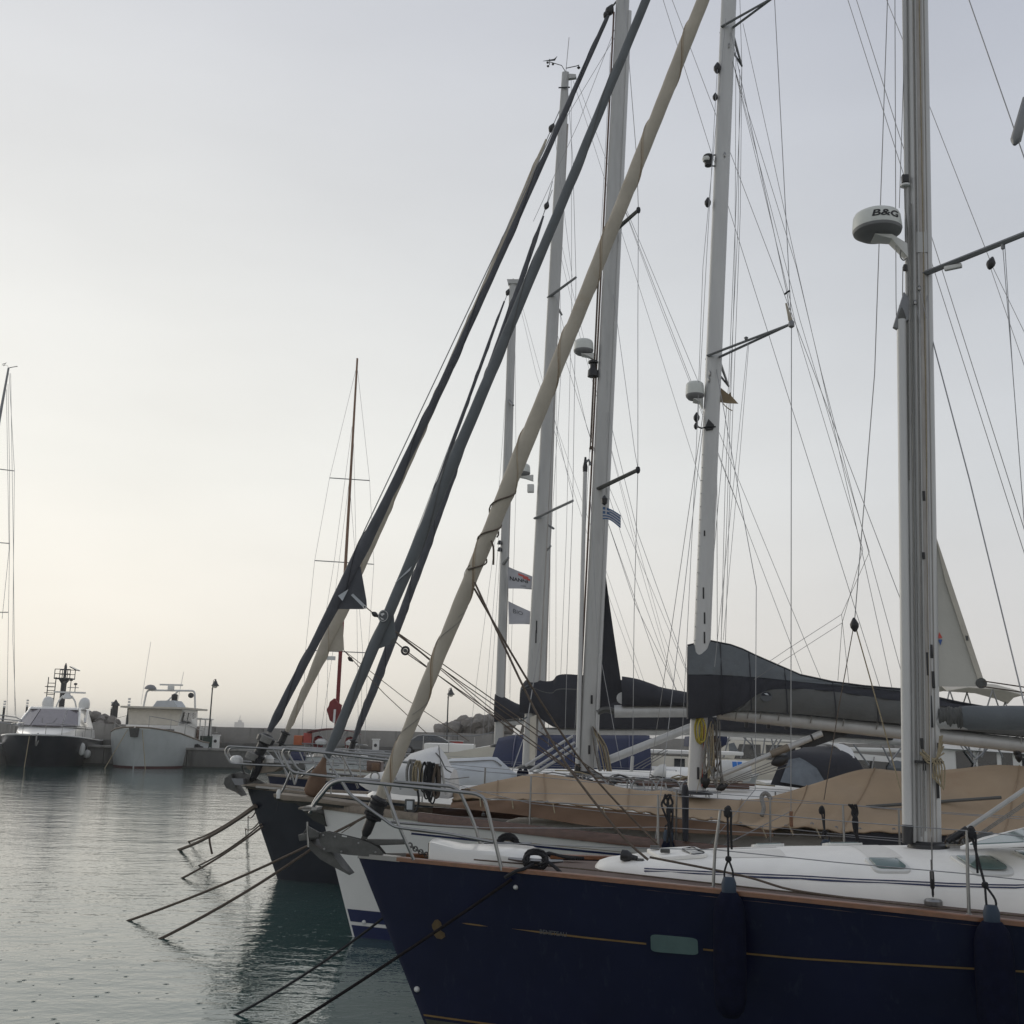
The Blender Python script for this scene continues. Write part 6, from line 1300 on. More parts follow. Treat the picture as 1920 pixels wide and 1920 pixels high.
# mast, spreaders, pole, radar
m0 = Vector((6.437, 0, 2.076)); mv = Vector((7.032, 0, 18.285)); mtop = m0+(mv-m0)*1.30
mast = build_mast(Y3, m0, mtop, .30, .2, 'mast_grey', n=40)
def on_m(z, dx=0., dy=0.):
    p = along(m0, mtop, z); return Vector((p.x+dx, p.y+dy, z))
MB().tube([on_m(2.2, .165, 0), on_m(18, .165, 0)], .045, 12).build('furling_slot', 'mast_paint', mast); MB().tube([on_m(2.2, -.17, 0), on_m(18, -.17, 0)], .02, 8).build('mast_track', 'brown_wood', mast)
MB().lathe([(.32, 0), (.3, .05), (.2, .09)], 18, m0-Vector((0, 0, .03))).build('mast_collar', 'black_plastic', mast)
sp0 = Vector((6.288, -0.06, 2.266)); sp1 = Vector((6.359, -0.06, 7.832)); sp = MB().tube([sp0, sp1], .042, 14).build('spinnaker_pole', 'mast_paint', Y3); MB().lathe([(.045, 0), (.05, .1), (.03, .2), (.02, .3)], 12, sp1, sp1-sp0).build('pole_end', 'black_plastic', sp); MB().lathe([(.03, -.3), (.06, -.12), (.045, .0)], 12, sp0, sp1-sp0).build('pole_end', 'black_plastic', sp)
MB().tube([(6.357, -0.06, 8.015), (6.429, -0.06, 8.079), (6.462, -0.06, 7.971)], .03, 8).build('pole_car', 'spreader_grey', sp)
zl, zu = (6.497, 0, 7.493)[2], (6.864, 0, 12.818)[2]
tl, tu = Vector((7.368, -1.5, 7.517)), Vector((7.371, -1.05, 12.848))
for z, t in ((zl, tl), (zu, tu)):
    build_spreader(mast, on_m(z, 0, -.1), t, .13, .06, 'canvas_warm_grey'); MB().lathe([(0, -.08), (.035, -.05), (.045, 0), (.035, .05), (0, .07)], 10, t).build('spreader_boot', 'canvas_dark', mast); build_spreader(mast, on_m(z, 0, .1), on_m(z, .0, 1.25) + Vector((.12, 0, 0)), .13, .06, 'canvas_warm_grey')
wire(Y3, 'cap_shroud', [on_m(18.2, .05, -.1), (7.16, -1.4, 16.062), (7.334, -1.4, 13.721), tu], .008); wire(Y3, 'cap_shroud', [tu, (7.362, -1.4, 10.436), tl], .008); wire(Y3, 'cap_shroud', [tl, (7.309, -1.4, 4.922), (7.29, -1.4, 2.248)], .008)
MB().tube([(7.289, -1.4, 2.446), (7.272, -1.4, 2.194)], .03, 10).build('turnbuckle', 'mast_paint', Y3)
for pts in ([(6.885, -0.1, 11.507), (7.313, -1.1, 7.974), (7.37, -1.3, 7.597)], [(6.797, -0.1, 9.034), (7.383, -0.5, 6.536), (8.368, -0.9, 3.658)], [(6.47, -0.1, 7.342), (6.651, -0.9, 4.484), (7.097, -1.4, 2.243)], [(7.078, 0.05, 13.586), (8.547, 0.2, 9.837), (9.693, 0.3, 6.86), (10.877, 0.4, 3.792)], [(7.089, 0.05, 13.49), (8.437, 0.3, 9.816), (9.5, 0.4, 6.826), (10.551, 0.5, 3.87)], [(6.706, 0.05, 7.163), (7.333, 0.2, 5.31), (8.182, 0.3, 3.561)], [(6.812, 0.05, 6.846), (7.293, 0.3, 5.53), (7.962, 0.3, 3.606)]): wire(Y3, 'shroud', pts, .0062)
for a in (((7.577, 0, 19.434), (12.032, 0.8, 3.665)), ((7.703, 0, 19.427), (12.065, -0.8, 5.269))): wire(Y3, 'backstay', a, .0075)
wire(Y3, 'flag_halyard', [(6.84, -1.4, 7.053), (6.749, -1.4, 5.392), (6.664, -1.4, 2.411)], .005); wire(Y3, 'halyard', [on_m(17, -.2, -.05), on_m(9, -.22, -.05), on_m(2.4, -.24, -.05)], .006)
radar(mast, (6.297, -0.05, 10.308), .20, .26, (6.531, 0, 10.234)); MB().lathe([(0, -.2), (.11, -.18), (.10, -.05), (.06, .0), (.06, .08), (.1, .1), (.1, .14), (0, .15)], 12, (6.492, -0.05, 9.97)).build('deck_light', 'black_plastic', mast)
MB().tube(polyat([(6.58, -0.05, 11.902), (6.466, -0.05, 8.537), (6.457, -0.05, 8.374), (6.51, -0.05, 8.265)], 3), .022, 6).build('radar_cable', 'rope_brown', mast)
for y in (1315, 1405, 1443): MB().box(on_m(2.7-(y-1388)/2050*20.9, .05, -.10), (.04, .02, .16)).build('halyard_exit', 'black_plastic', mast, bevel=.004)
rnd = random.Random(41)
for k in range(12): 
    x = rnd.uniform(.15, .42); MB().tube(polyat([(m0.x+.12, rnd.uniform(-.2, .0), 2.95), (m0.x+x, -.2, 2.6), (m0.x+x+.1, -.25, 2.15)], 4), .013, 6).build('rope_tail', ('rope_tan', 'rope_grey', 'rope_brown')[k % 3], mast)
# dark in-mast mainsail corner, boom
tri = MB(); rows = []
A0, A1 = Vector((6.674, 0, 6.311)), Vector((6.602, 0, 3.248)); C = [Vector(p) for p in [(6.693, 0, 6.436), (6.824, 0, 5.484), (6.951, 0, 4.62), (7.066, 0, 3.891), (7.118, 0, 3.476)]]
for i, c in enumerate(polyat(C, 5)):
    a = A0+(A1-A0)*i/20; rows.append([a+(c-a)*k/6+Vector((0, .04*sin(pi*k/6), 0)) for k in range(7)])
ms = tri.sheet(rows, (0, .008, 0)).build('furled_mainsail', 'canvas_dark', Y3, angle=60)
MB().lathe([(0, -.02), (.11, -.02), (.11, .02), (0, .02)], 14, (7.108, -0.02, 3.485), (0, 1, 0)).build('clew_patch', 'canvas_white', ms)
b0, b1 = Vector((6.961, 0, 3.237)), Vector((8.616, 0, 3.285)); bd = (b1-b0).normalized()
bo = MB().tube([b0, b0+bd*5.2], .115, 18).build('boom', 'mast_paint', Y3); MB().tube(polyat([(6.642, 0, 3.21), (6.791, 0, 3.272), (6.961, 0, 3.237)], 3), .06, 8).build('gooseneck', 'galvanised', bo)
def simple_cover(root, pts_top, pts_bot, m, wmax=.2, name='sail_cover', strip=None):
    rings = []
    for a, c in zip(polyat(pts_top, 3), polyat(pts_bot, 3)):
        h_ = a-c; rings.append([tuple(c+h_*f+Vector((0, w_*wmax, 0))) for f, w_ in ((0, -.7), (.2, -1), (.5, -.95), (.8, -.6), (1, -.06), (1, .06), (.8, .6), (.5, .95), (.2, 1), (0, .7))])
    o = MB().loft(rings).build(name, m, root, angle=50)
    if strip:
        lo, hi = strip
        MB().sheet([[tuple(Vector(p[1])*(1-f)+Vector(p[3])*f+Vector((0, -.012-.02*0, 0))) for p in [(r[0], r[1], r[2], r[3]) for r in rings]] for f in (lo, hi)]).build('cover_stripe', 'canvas_warm_grey', o)
    return o
simple_cover(Y3, [(7.096, 0, 3.892), (7.385, 0, 3.848), (7.683, 0, 3.755), (7.891, 0, 3.69), (8.619, 0, 3.578)], [(7.099, 0, 3.338), (7.387, 0, 3.345), (7.683, 0, 3.351), (7.89, 0, 3.356), (8.617, 0, 3.363)], 'canvas_dark', .22, strip=(.62, .72))
v0, v1 = Vector((6.809, 0, 2.328)), Vector((8.32, 0, 2.957)); MB().tube([v0, v1, v1+(v1-v0)*.15], .075, 16).build('boom_vang', 'mast_paint', Y3); MB().tube([v0-(v1-v0)*.02, v0+(v1-v0)*.02], .08, 12).build('vang_heel', 'black_plastic', Y3)
for k in range(3): wire(Y3, 'vang_tackle', [v0+Vector((.45+.1*k, -.05, -.12)), v0+(v1-v0)*.75+Vector((0, -.05, -.2-.05*k))], .010, 'rope_grey')
for a, c in (((5.364, -0.6, 2.213), (6.208, -0.4, 2.766)), ((5.452, -0.7, 2.124), (6.253, -0.5, 2.653)), ((5.521, -0.7, 2.07), (6.293, -0.5, 2.559))): MB().tube([a, c], .026, 10).build('boat_hook_pole', 'mast_grey', Y3)
# deck gear: cowl vent, sprayhood, raft canister, covered dinghy
rings = []
for x, r in ((0, .16), (.02, .165), (.10, .16), (.2, .12), (.27, .06), (.29, .01)): rings.append([(8.25*0+(7.796, -0.4, 2.07)[0]-x+.1, -.4+r*cos(t), 1.98+.02+r*.95*(1+sin(t))) for t in [2*pi*i/14 for i in range(14)]])
MB().loft(rings).build('cowl_vent', 'white_plastic', Y3)
sh = empty('spray_hood', to_world(3, (9.6, 0, 1.95)), YAW); tag(sh, 'dark canvas sprayhood with clear window and white arch over a companionway', 'sprayhood')
o_ = Vector((9.6, 0, 1.95))
def rel(pts): return [Vector(p)-o_ for p in pts]
fr = rel([(9.642, -1.25, 2.044), (9.905, -1.05, 2.512), (10.265, -0.5, 2.645), (10.458, 0, 2.685), (10.616, 0.5, 2.677), (10.722, 1.05, 2.566), (10.721, 1.25, 2.083)])
mdl = rel([(10.699, -1.3, 1.954), (10.789, -1.15, 2.475), (10.786, -0.6, 2.641), (10.773, 0, 2.702), (10.975, 0.6, 2.695), (11.219, 1.15, 2.549), (11.328, 1.3, 1.999)])
aft = rel([(11.356, -1.3, 1.904), (11.162, -1.15, 2.441), (11.08, -0.6, 2.639), (11.123, 0, 2.683), (11.266, 0.6, 2.664), (11.517, 1.15, 2.527), (11.624, 1.3, 1.908)])
MB().sheet([polyat(mdl, 4), [p*.5+q*.5+Vector((0, 0, .03)) for p, q in zip(polyat(mdl, 4), polyat(aft, 4))], polyat(aft, 4)], (0, 0, -.01)).build('hood_canvas', 'canvas_dark', sh, angle=70)
MB().sheet([[p*(1-f)+q*f for p, q in zip(polyat(fr, 4), polyat(mdl, 4))] for f in (0, .5, 1)], (0, 0, -.01)).build('front_panel', 'canvas_dark', sh, angle=70)
wn = rel([(9.794, -1.26, 2.085), (9.959, -1.17, 2.461), (10.185, -1, 2.501), (10.418, -1.2, 2.332), (10.615, -1.33, 1.971)]); MB().prism([p+Vector((0, -.06, 0)) for p in wn], (0, .012, 0)).build('clear_window', 'clear_vinyl', sh)
ar = polyat(rel([(10.673, -0.3, 2.673), (10.852, -0.35, 2.706), (10.99, -0.5, 2.664), (11.021, -0.8, 2.576), (10.995, -1.05, 2.47)]), 5); MB().sheet([[p+Vector((-.10, 0, .03)) for p in ar], [p+Vector((.10, -.02, .03)) for p in ar]], (0, 0, .02)).build('white_arch', 'canvas_white', sh)
rf = empty('raft_canister', to_world(3, (9.05, -0.6, 2.233)), YAW); tag(rf, 'white liferaft canister with blue label on deck behind the second mast', 'canister')
MB().lathe([(0, -.34), (.13, -.335), (.17, -.31), (.18, -.25), (.18, -.12), (.19, -.11), (.19, -.07), (.18, -.06), (.18, .25), (.17, .31), (.13, .335), (0, .34)], 22, (0, 0, 0), (1, 0, 0)).build('body', 'white_plastic', rf)
for dx in (-.0, .09): MB().sheet([[(dx+x, -.183*sin(a)-.0, .183*cos(a)) for x in (0, .08)] for a in [.5+.8*i/6 for i in range(7)]]).build('label', 'label_blue', rf)
cd = empty('covered_dinghy', to_world(3, (4.519, 0, 1.866)), YAW); tag(cd, 'pale grey canvas covered dinghy lashed on deck behind the tan awning tip', 'dinghy')
q0 = Vector((4.519, 0, 1.866)); rings = []
for xp, yt, yb, wd in ((838,1424,1474,.5), (846,1420,1475,.6), (880,1419,1475,.66), (915,1417,1474,.66), (930,1418,1473,.62), (942,1428,1472,.52), (957,1441,1470,.36), (968,1447,1466,.15)):
    u = (xp-905)/2050*21.2; hz_ = 1384+.0262*(xp-960); zt = 2.7-(yt-hz_)/2050*21.2; zb = 2.7-(yb-hz_)/2050*21.2
    rings.append([(u, wd*a, zb+(zt-zb)*c-q0.z) for a, c in ((-.9, 0), (-1.04, .25), (-1, .55), (-.62, .88), (0, 1), (.62, .88), (1, .55), (1.04, .25), (.9, 0))])
MB().loft(rings).build('canvas_cover', 'canvas_pale_blue', cd, angle=60); MB().tube(polyat([(r[3][0], r[3][1]-.02, r[3][2]+.01) for r in rings[1:6]], 3), .012, 6).build('seam_rope', 'rope_grey', cd)
for k in range(2): MB().lathe([(0, 0), (.05, .02), (.06, .2), (.03, .26), (0, .27)], 10, Vector((.72+.1*k, -.25, .02))).build('oar_end', 'fender_blue', cd)
guard(Y3, P, (1.8, 3.6, 5.6, 7.6, 9.6, 11.4), -1, (1.544, -0.6, 2.357), (1.559, -0.6, 2.107), .64); guard(Y3, P, (2.2, 4.2, 6.4, 8.6, 10.8), 1, (1.425, 0.6, 2.363), (1.441, 0.6, 2.098), .64)
# clutter along the side deck
rnd = random.Random(77)
for k in range(10):
    u = 5.4+.36*k; MB().tube([(u, -1.3, 1.62), (u+rnd.uniform(-.1, .1), -1.25, 1.95+rnd.uniform(-.1, .1))], .014, 6).build('deck_rail_post', 'stainless', Y3)
for z in (1.78, 1.90): MB().tube([(5.3, -1.28, z), (8.8, -1.3, z-.02)], .014, 6).build('deck_rail', 'stainless', Y3)
for k in range(6): block(Y3, (6.0+.5*k+rnd.uniform(-.1, .1), -.9+rnd.uniform(-.2, .2), 1.97), (1, 0, .3), .06)
rnd = random.Random(91)
for k in range(22):
    u = 5.2+rnd.random()*3.4; y = -1.0+rnd.uniform(-.35, .5); ln = rnd.uniform(.4, 1.3)
    MB().tube(polyat([(u, y, 1.93+rnd.uniform(0, .25)), (u+ln*.4, y+rnd.uniform(-.1, .1), 1.96+rnd.uniform(0, .2)), (u+ln, y+rnd.uniform(-.2, .2), 1.93+rnd.uniform(0, .12))], 3), .012, 5).build('deck_line', ('rope_grey', 'rope_tan', 'rope_brown', 'black_rope', 'rope_grey')[k % 5], Y3)
for k in range(7):
    u = 5.6+.42*k; MB().tube(polyat([(u, -1.32, 1.62), (u+.02, -1.30, 2.0), (u+.22, -1.28, 2.08), (u+.40, -1.30, 1.98), (u+.42, -1.32, 1.62)], 3), .016, 6).build('grab_hoop', 'stainless', Y3)
for k in range(6):
    u = 5.9+.5*k; MB().lathe([(.0, 0), (.09, 0), (.08, .05), (.06, .06), (.065, .15), (.05, .17), (0, .17)], 12, (u, -.75+.1*(k % 2), 1.90)).build('winch', 'stainless', Y3)
fl = empty('greek_flag', to_world(3, (6.736, -1.4, 6.854)), YAW); tag(fl, 'small blue and white striped flag with a cross flying beside the third mast', 'flag')
# blue canton with white cross, nine stripes, the cloth waving out to the right
def flag_pt(x, y): 
    return Vector((x*.42, -.04*sin(x*5)-.02*x, -.10*x*x-.12*x-y*(.235-.02*x)+.02*sin(x*6)*y))
def flag_cell(parent, name, m, x0, x1, y0, y1, fp, off=0.0):
    rows = [[fp(x0+(x1-x0)*i/8, y)+Vector((0, off, 0)) for i in range(9)] for y in (y0, (y0+y1)/2, y1)]
    MB().sheet(rows, (0, .002, 0)).build(name, m, parent, angle=80)
for k in range(9):
    x0 = .0 if k > 4 else .36
    flag_cell(fl, 'stripe', 'flag_blue' if k % 2 == 0 else 'flag_white', x0, .39, k/9, (k+1)/9, lambda x, y: flag_pt(x*1.0, y)) if False else None
    flag_cell(fl, 'stripe', 'flag_blue' if k % 2 == 0 else 'flag_white', (.30 if k < 5 else 0), .78*1.0, k/9, (k+1)/9, flag_pt)
flag_cell(fl, 'canton', 'flag_blue', 0, .30, 0, 5/9, flag_pt)
flag_cell(fl, 'cross', 'flag_white', .12, .18, 0, 5/9, flag_pt, -.004); flag_cell(fl, 'cross', 'flag_white', 0, .30, 2/9, 3/9, flag_pt, -.006)
wire(fl, 'halyard', [(0, 0, .25), (0, 0, -.5)], .004); MB().lathe([(0, -.1), (.05, -.06), (.06, .03), (0, .1)], 8, (.03, 0, .12)).build('block', 'black_plastic', fl)

# ================================================================== YACHTS 4, 5, 6: mostly masts, covers and stays behind the others
def back_yacht(i, label, hull_m, mb, mt, over, chord, taper, g, gm, radii, seed, mast_m='mast_grey', pulpit=None, deck_m='white_deck', sag=.08):
    PP = PS[i]; root = empty('sailing_yacht', ORG[i], YAW); tag(root, label, 'sailing yacht', 'sailing yachts moored side by side')
    build_hull(root, PP, hull_m); build_caprail(root, PP, 'teak_grey', 0, 13, .08, .05); build_deck(root, PP, deck_m, PP['L']-.3)
    build_coachroof(root, 'white_deck', [(u, wd, sheer_z(PP, u)-.03, zt) for u, wd, zt in ((2.6, .4, 1.65), (2.9, .7, 1.86), (5, 1.05, 2.0), (8, 1.25, 2.05), (9.6, 1.25, 2.05))])
    m0, mv = Vector(mb), Vector(mt); top = m0+(mv-m0)*over; mast = build_mast(root, m0, top, chord, chord*.65, mast_m, n=30, taper=taper)
    MB().tube([along(m0, top, m0.z+.3)+Vector((chord*.5, 0, 0)), along(m0, top, top.z-1.5)+Vector((chord*.5*.8, 0, 0))], .03, 8).build('mast_track', 'mast_track', mast); MB().lathe([(chord, 0), (chord*.9, .06), (chord*.6, .1)], 14, m0-Vector((0, 0, .02))).build('mast_collar', 'black_plastic', mast)
    if g:
        g0, g1 = Vector(g[0]), Vector(g[1]); gd = (g1-g0).normalized()
        MB().tube([g0-gd*.55, g1+gd*.9], .012, 8).build('forestay', 'wire_steel', root); build_drum(root, g0-gd*.15, gd, .13, .3); block(root, g1+gd*.35, gd, .10)
        gen = furled_sail(root, g0, g1, radii, gm, twist=8, wob=.08, n=180, seed=seed, lumps=.03, kink=.012, sag=sag, seam=('luff_fold_shade' if gm == 'canvas_ivory' else 'canvas_dark', .008))
    else: gen = None
    stem_z = sheer_z(PP, 0)
    for s in (-1, 1):
        rail(root, 'pulpit_rail', [(1.9, s*half_beam(PP, 1.9, stem_z), stem_z+.3), (.1, s*.24, stem_z+.33), (-.22, s*.2, stem_z+.62), (.5, s*.34, stem_z+.66), (2.0, s*(half_beam(PP, 2.0, stem_z)-.05), stem_z+.62), (2.05, s*(half_beam(PP, 2.0, stem_z)-.05), stem_z)], .019, bend=.12)
        MB().tube([(.8, s*.4, stem_z+.66), (1.15, s*.42, stem_z)], .017, 8).build('pulpit_leg', 'stainless', root)
    guard(root, PP, (3.6, 5.4, 7.2, 9.2), -1, (2.0, -(half_beam(PP, 2.0, stem_z)-.05), stem_z+.62), (2.0, -(half_beam(PP, 2.0, stem_z)-.05), stem_z+.3), .64)
    return root, mast, m0, top, gen
Y4, mast4, m0, mtop, gen4 = back_yacht(4, 'navy hulled yacht with weathered ivory rolled genoa, fourth from us', 'navy_gelcoat', (6.147, 0, 2.011), (6.726, 0, 19.861), 1.0, .31, .62, ((0.37, 0, 2.71), (6.271, 0, 17.936)), 'canvas_ivory', [(0, .05), (.02, .08), (.08, .10), (.12, .14), (.20, .17), (.24, .12), (.6, .09), (.95, .06), (1, .03)], 51)
MB().prism([(1.261, -0.02, 5.148), (1.548, -0.02, 5.628), (1.591, -0.02, 5.346), (1.67, -0.02, 4.657), (1.606, -0.02, 4.631), (1.319, -0.02, 4.626), (1.178, -0.02, 4.382), (1.023, -0.02, 4.353)], (0, .03, 0)).build('clew_panel', 'canvas_ivory', gen4)
wire(Y4, 'genoa_sheet', [(1.665, 0, 4.646), (2.755, -0.3, 3.648), (3.857, -0.6, 2.757)], .011, 'rope_brown'); wire(Y4, 'genoa_sheet', [(1.665, 0, 4.646), (3.108, 0.5, 3.563), (4.639, 0.9, 2.597)], .011, 'rope_brown')
block(Y4, (1.833, 0, 4.446), (1, 0, -.8), .06)
for (a, t), far in ((((6.181, 0, 7.902), (7.169, -1.7, 7.968)), (6.544, 1.4, 7.925)), (((6.396, 0, 13.569), (7.138, -1.1, 13.614)), (6.665, 1.2, 13.593))):
    build_spreader(mast4, a, t, .10, .05); build_spreader(mast4, Vector(a)+Vector((.1, .1, 0)), far, .10, .05)
t1, t2 = Vector((7.169, -1.7, 7.968)), Vector((7.138, -1.1, 13.614))
wire(Y4, 'cap_shroud', [mtop+Vector((.05, -.05, -.2)), (7.033, -1.4, 16.543), t2], .008); wire(Y4, 'cap_shroud', [t2, (7.156, -1.4, 10.562), t1, (7.073, -1.4, 3.928), (7.053, -1.4, 2.206)], .008)
MB().prism([(6.811, 0, 19.796), (7.007, 0, 19.772), (7.022, 0, 19.678), (6.813, 0, 19.655)], (0, .1, 0)).build('mast_crane', 'mast_grey', mast4); windex(mast4, (6.725, 0, 19.893)); MB().tube([(6.739, 0, 19.892), (6.808, 0, 20.896)], .009, 5).build('aerial', 'wire_steel', mast4); MB().tube([(6.738, 0, 19.986), (7.004, 0, 20.038), (7.087, 0, 20.066)], .012, 5).build('wind_arm', 'black_plastic', mast4); MB().lathe([(0, -.05), (.05, 0), (0, .06)], 8, (7.074, 0, 19.988)).build('anemometer_cup', 'black_plastic', mast4)
MB().box((6.711, -0.1, 19.361), (.3, .02, .03)).build('mast_band', 'black_plastic', mast4)
for pts in ([(6.94, 0, 19.604), (8.898, 0.6, 13.319), (10.413, 1, 8.356)], [(7.081, 0, 19.474), (9.193, -0.6, 12.968), (11.089, -1, 7.505)], [(6.883, 0, 19.637), (6.976, 0.2, 13.615), (6.93, 0.3, 7.597), (6.838, 0.3, 3.761)], [(6.618, -0.1, 13.495), (7.41, -0.3, 10.108), (8.57, -0.6, 6.437), (9.585, -0.7, 3.602)], [(6.507, 0.1, 13.01), (7.654, 0.5, 9.518), (9.976, 0.8, 3.975)], [(6.483, -0.1, 18.052), (7.043, -1, 13.66)], [(6.328, 0, 11.571), (7.148, -1, 8.134)]): wire(Y4, 'shroud', pts, .0065)
radar(mast4, (5.81, -0.05, 8.988), .24, .26, (6.12, 0, 8.92)); MB().box((6.066, -0.05, 8.629), (.16, .14, .2)).build('deck_light', 'white_plastic', mast4, bevel=.02)
simple_cover(Y4, [(5.93, 0, 3.852), (6.038, 0, 4.028), (6.225, 0, 4.081), (6.452, 0, 4.024), (6.676, 0, 4.041), (6.774, 0, 4.154), (6.973, 0, 4.195), (7.346, 0, 4.177), (8.09, 0, 4.119), (9.195, 0, 3.921), (9.925, 0, 3.815), (12.08, 0, 3.443), (14.302, 0, 3.082)], [(5.943, 0, 3.288), (6.056, 0, 3.266), (6.243, 0, 3.27), (6.47, 0, 3.13), (6.695, 0, 2.989), (6.795, 0, 2.968), (6.992, 0, 2.96), (7.362, 0, 2.957), (8.098, 0, 2.963), (9.194, 0, 2.99), (9.919, 0, 2.996), (12.068, 0, 2.955), (14.293, 0, 2.87)], 'canvas_dark', .26, strip=(.80, .88))
MB().tube([Vector((6.437, 0, 2.874)), Vector((10.159, 0, 2.955)), Vector((14.523, 0, 2.841))], .085, 14).build('boom', 'mast_grey', Y4)
for k, y in enumerate((1200, 1182)): MB().box(along(m0, mtop, 2.7-(y-1385)/2050*26)+Vector((.03, -.10, 0)), (.03, .02, .3)).build('halyard_exit', 'black_plastic', mast4, bevel=.004)
MB().tube([Vector((6.377, -0.25, 4.895)), Vector((6.111, -0.5, 2.814)), Vector((5.845, -0.9, 1.909))], .012, 6).build('lower_shroud', 'wire_steel', Y4)
for k in range(3): MB().tube([Vector((5.96, -0.18, 3.808))-Vector((0, 0, .36*k)), Vector((6.121, -0.2, 3.908))-Vector((0, 0, .36*k))], .02, 6).build('cover_tie', 'canvas_grey', mast4)
MB().prism([(6.187, -0.2, 3.18), (6.334, -0.2, 3.244), (6.319, -0.2, 2.223), (6.196, -0.2, 2.22)], (0, .05, 0)).build('mast_sleeve', 'canvas_cream', mast4)
Y5, mast5, m0, mtop, gen5 = back_yacht(5, 'yacht with slim dark rolled genoa whose mast hides behind the fourth mast', 'grey_hull_paint', (5.515, 0, 2.127), (5.71, 0, 14.992), 1.30, .29, .8, ((0.327, 0, 2.526), (5.339, 0, 18.373)), 'canvas_slate', [(0, .05), (.03, .10), (.12, .125), (.25, .12), (.6, .10), (.95, .07), (1, .03)], 61)
for a, t in (((5.428, 0, 7.758), (5.867, -1.6, 7.837)), ((5.63, 0, 13.317), (6.04, -0.85, 13.345))): build_spreader(mast5, a, t, .12, .06)
wire(Y5, 'cap_shroud', [mtop+Vector((.04, -.1, -.3)), (6.04, -0.85, 13.345), (5.867, -1.6, 7.837), (5.89, -1.3, 2.503)], .008); wire(Y5, 'halyard', [(5.339, 0, 18.373), (5.491, 0, 18.954), (5.612, 0, 19.522)], .014)
for pts in ([(5.769, 0, 18.098), (6.902, -0.3, 13.203), (8.303, -0.6, 7.491), (9.372, -0.8, 3.71)], [(5.778, 0, 17.572), (6.552, 0.3, 14.421), (8.934, 0.8, 5.863), (9.712, 0.9, 3.773)], [(5.691, 0, 18.806), (5.836, 0, 13.315), (6.01, 0, 2.499)]): wire(Y5, 'shroud', pts, .0065)
MB().lathe([(0, -.25), (.10, -.2), (.11, .15), (.0, .25)], 8, (5.481, 0, 21.281)).build('masthead_light', 'black_plastic', mast5) if False else None
Y6, mast6, m0, mtop, gen6 = back_yacht(6, 'farthest yacht of the row, thin mast carrying two white flags and a navy boom cover', 'white_gelcoat', (5.492, 0, 2.419), (5.566, 0, 18.375), 1.0, .30, .95, ((0.319, 0, 2.863), (5.285, 0, 17.643)), 'canvas_slate', [(0, .04), (.02, .06), (.3, .065), (.9, .055), (1, .03)], 71)
MB().prism([(5.358, 0, 18.419), (5.791, 0, 18.411), (5.776, 0, 18.252), (5.4, 0, 18.258)], (0, .25, 0)).build('mast_cap', 'mast_grey', mast6)
for a, t in (((5.502, 0, 8.346), (5.775, -1.1, 8.383)), ((5.53, 0, 14.042), (5.746, -0.6, 13.663))): build_spreader(mast6, a, t, .14, .07)
for q in ((5.368, -0.1, 9.065), (5.375, -0.1, 8.831)): MB().lathe([(0, -.08), (.09, -.06), (.06, .05), (0, .08)], 10, q).build('mast_light', 'black_plastic', mast6)
for pts in ([(5.645, 0, 18.234), (6.479, -0.4, 14.855), (8.635, -0.9, 8.199), (10.197, -1.1, 4.003)], [(5.723, 0, 18.133), (6.897, 0.4, 13.969), (10.411, 0.9, 3.91)], [(5.556, -0.1, 17.696), (5.579, -0.9, 11.009), (5.336, -1.5, 2.744)], [(5.517, 0.1, 16.988), (5.127, 0.8, 9.54), (4.343, 1.5, 2.645)], [(5.467, -0.1, 16.127), (5.446, -0.6, 10.175), (5.148, -1.3, 2.659)], [(5.633, 0.05, 17.758), (5.847, 0.1, 11.248), (5.821, 0.1, 3.271)]): wire(Y6, 'shroud', pts, .007)
simple_cover(Y6, [(5.341, 0, 4.074), (5.444, 0, 4.11), (5.726, 0, 3.963), (6.148, 0, 3.768), (6.773, 0, 3.63)], [(5.366, 0, 3.19), (5.47, 0, 3.21), (5.745, 0, 3.284), (6.158, 0, 3.328), (6.78, 0, 3.292)], 'canvas_dark', .3); MB().tube([Vector((5.575, 0, 3.162)), Vector((6.78, 0, 3.258))], .09, 12).build('boom', 'mast_grey', Y6)
MB().tube([Vector((5.464, 0, 2.788)), Vector((5.476, 0, 2.385))], .17, 10).build('mast_band', 'canvas_red', mast6) if False else None
# two company flags on the starboard halyard of yacht 6
def house_flag(label, tl, tr, bl, br, rows_txt):
    o_ = Vector(tl); f = empty('house_flag', to_world(6, tl), YAW); tag(f, label, 'flag', 'white company flags flown below a spreader')
    def fp(x, y):
        a = Vector(tl)*(1-x)+Vector(tr)*x; c = Vector(bl)*(1-x)+Vector(br)*x; p = a*(1-y)+c*y-o_; p.y += .06*sin(x*6+y*2); return p
    MB().sheet([[fp(i/14, j/8) for i in range(15)] for j in range(9)], (0, .004, 0)).build('cloth', 'flag_white', f, angle=80)
    for txt, x0, y0, sz, m, bold in rows_txt:
        lettering(f, txt, sz, lambda x, y: fp(x0+x/1.05, y0-y/.72)+Vector((0, -.008, 0)), m, bold)
    return f, fp
f1_, fp1 = house_flag('upper white flag with dark NANNI lettering and red mark beside the thin mast', (5.7, -0.5, 8.198), (6.724, -0.5, 7.787), (5.72, -0.5, 7.478), (6.732, -0.5, 7.438), [('NANNI', .05, .60, .20, 'ink_black', True), ('DIESEL', .42, .86, .07, 'ink_grey', False)])
for x0, y0 in ((.34, .12), (.44, .13), (.50, .24), (.56, .16), (.62, .27)): MB().prism([fp1(x0+a*.11, y0+c*.13)+Vector((0, -.010, 0)) for a, c in ((0, 0), (1, .1), (1, 1), (0, .9))], (0, .003, 0)).build('red_mark', 'ink_red', f1_)
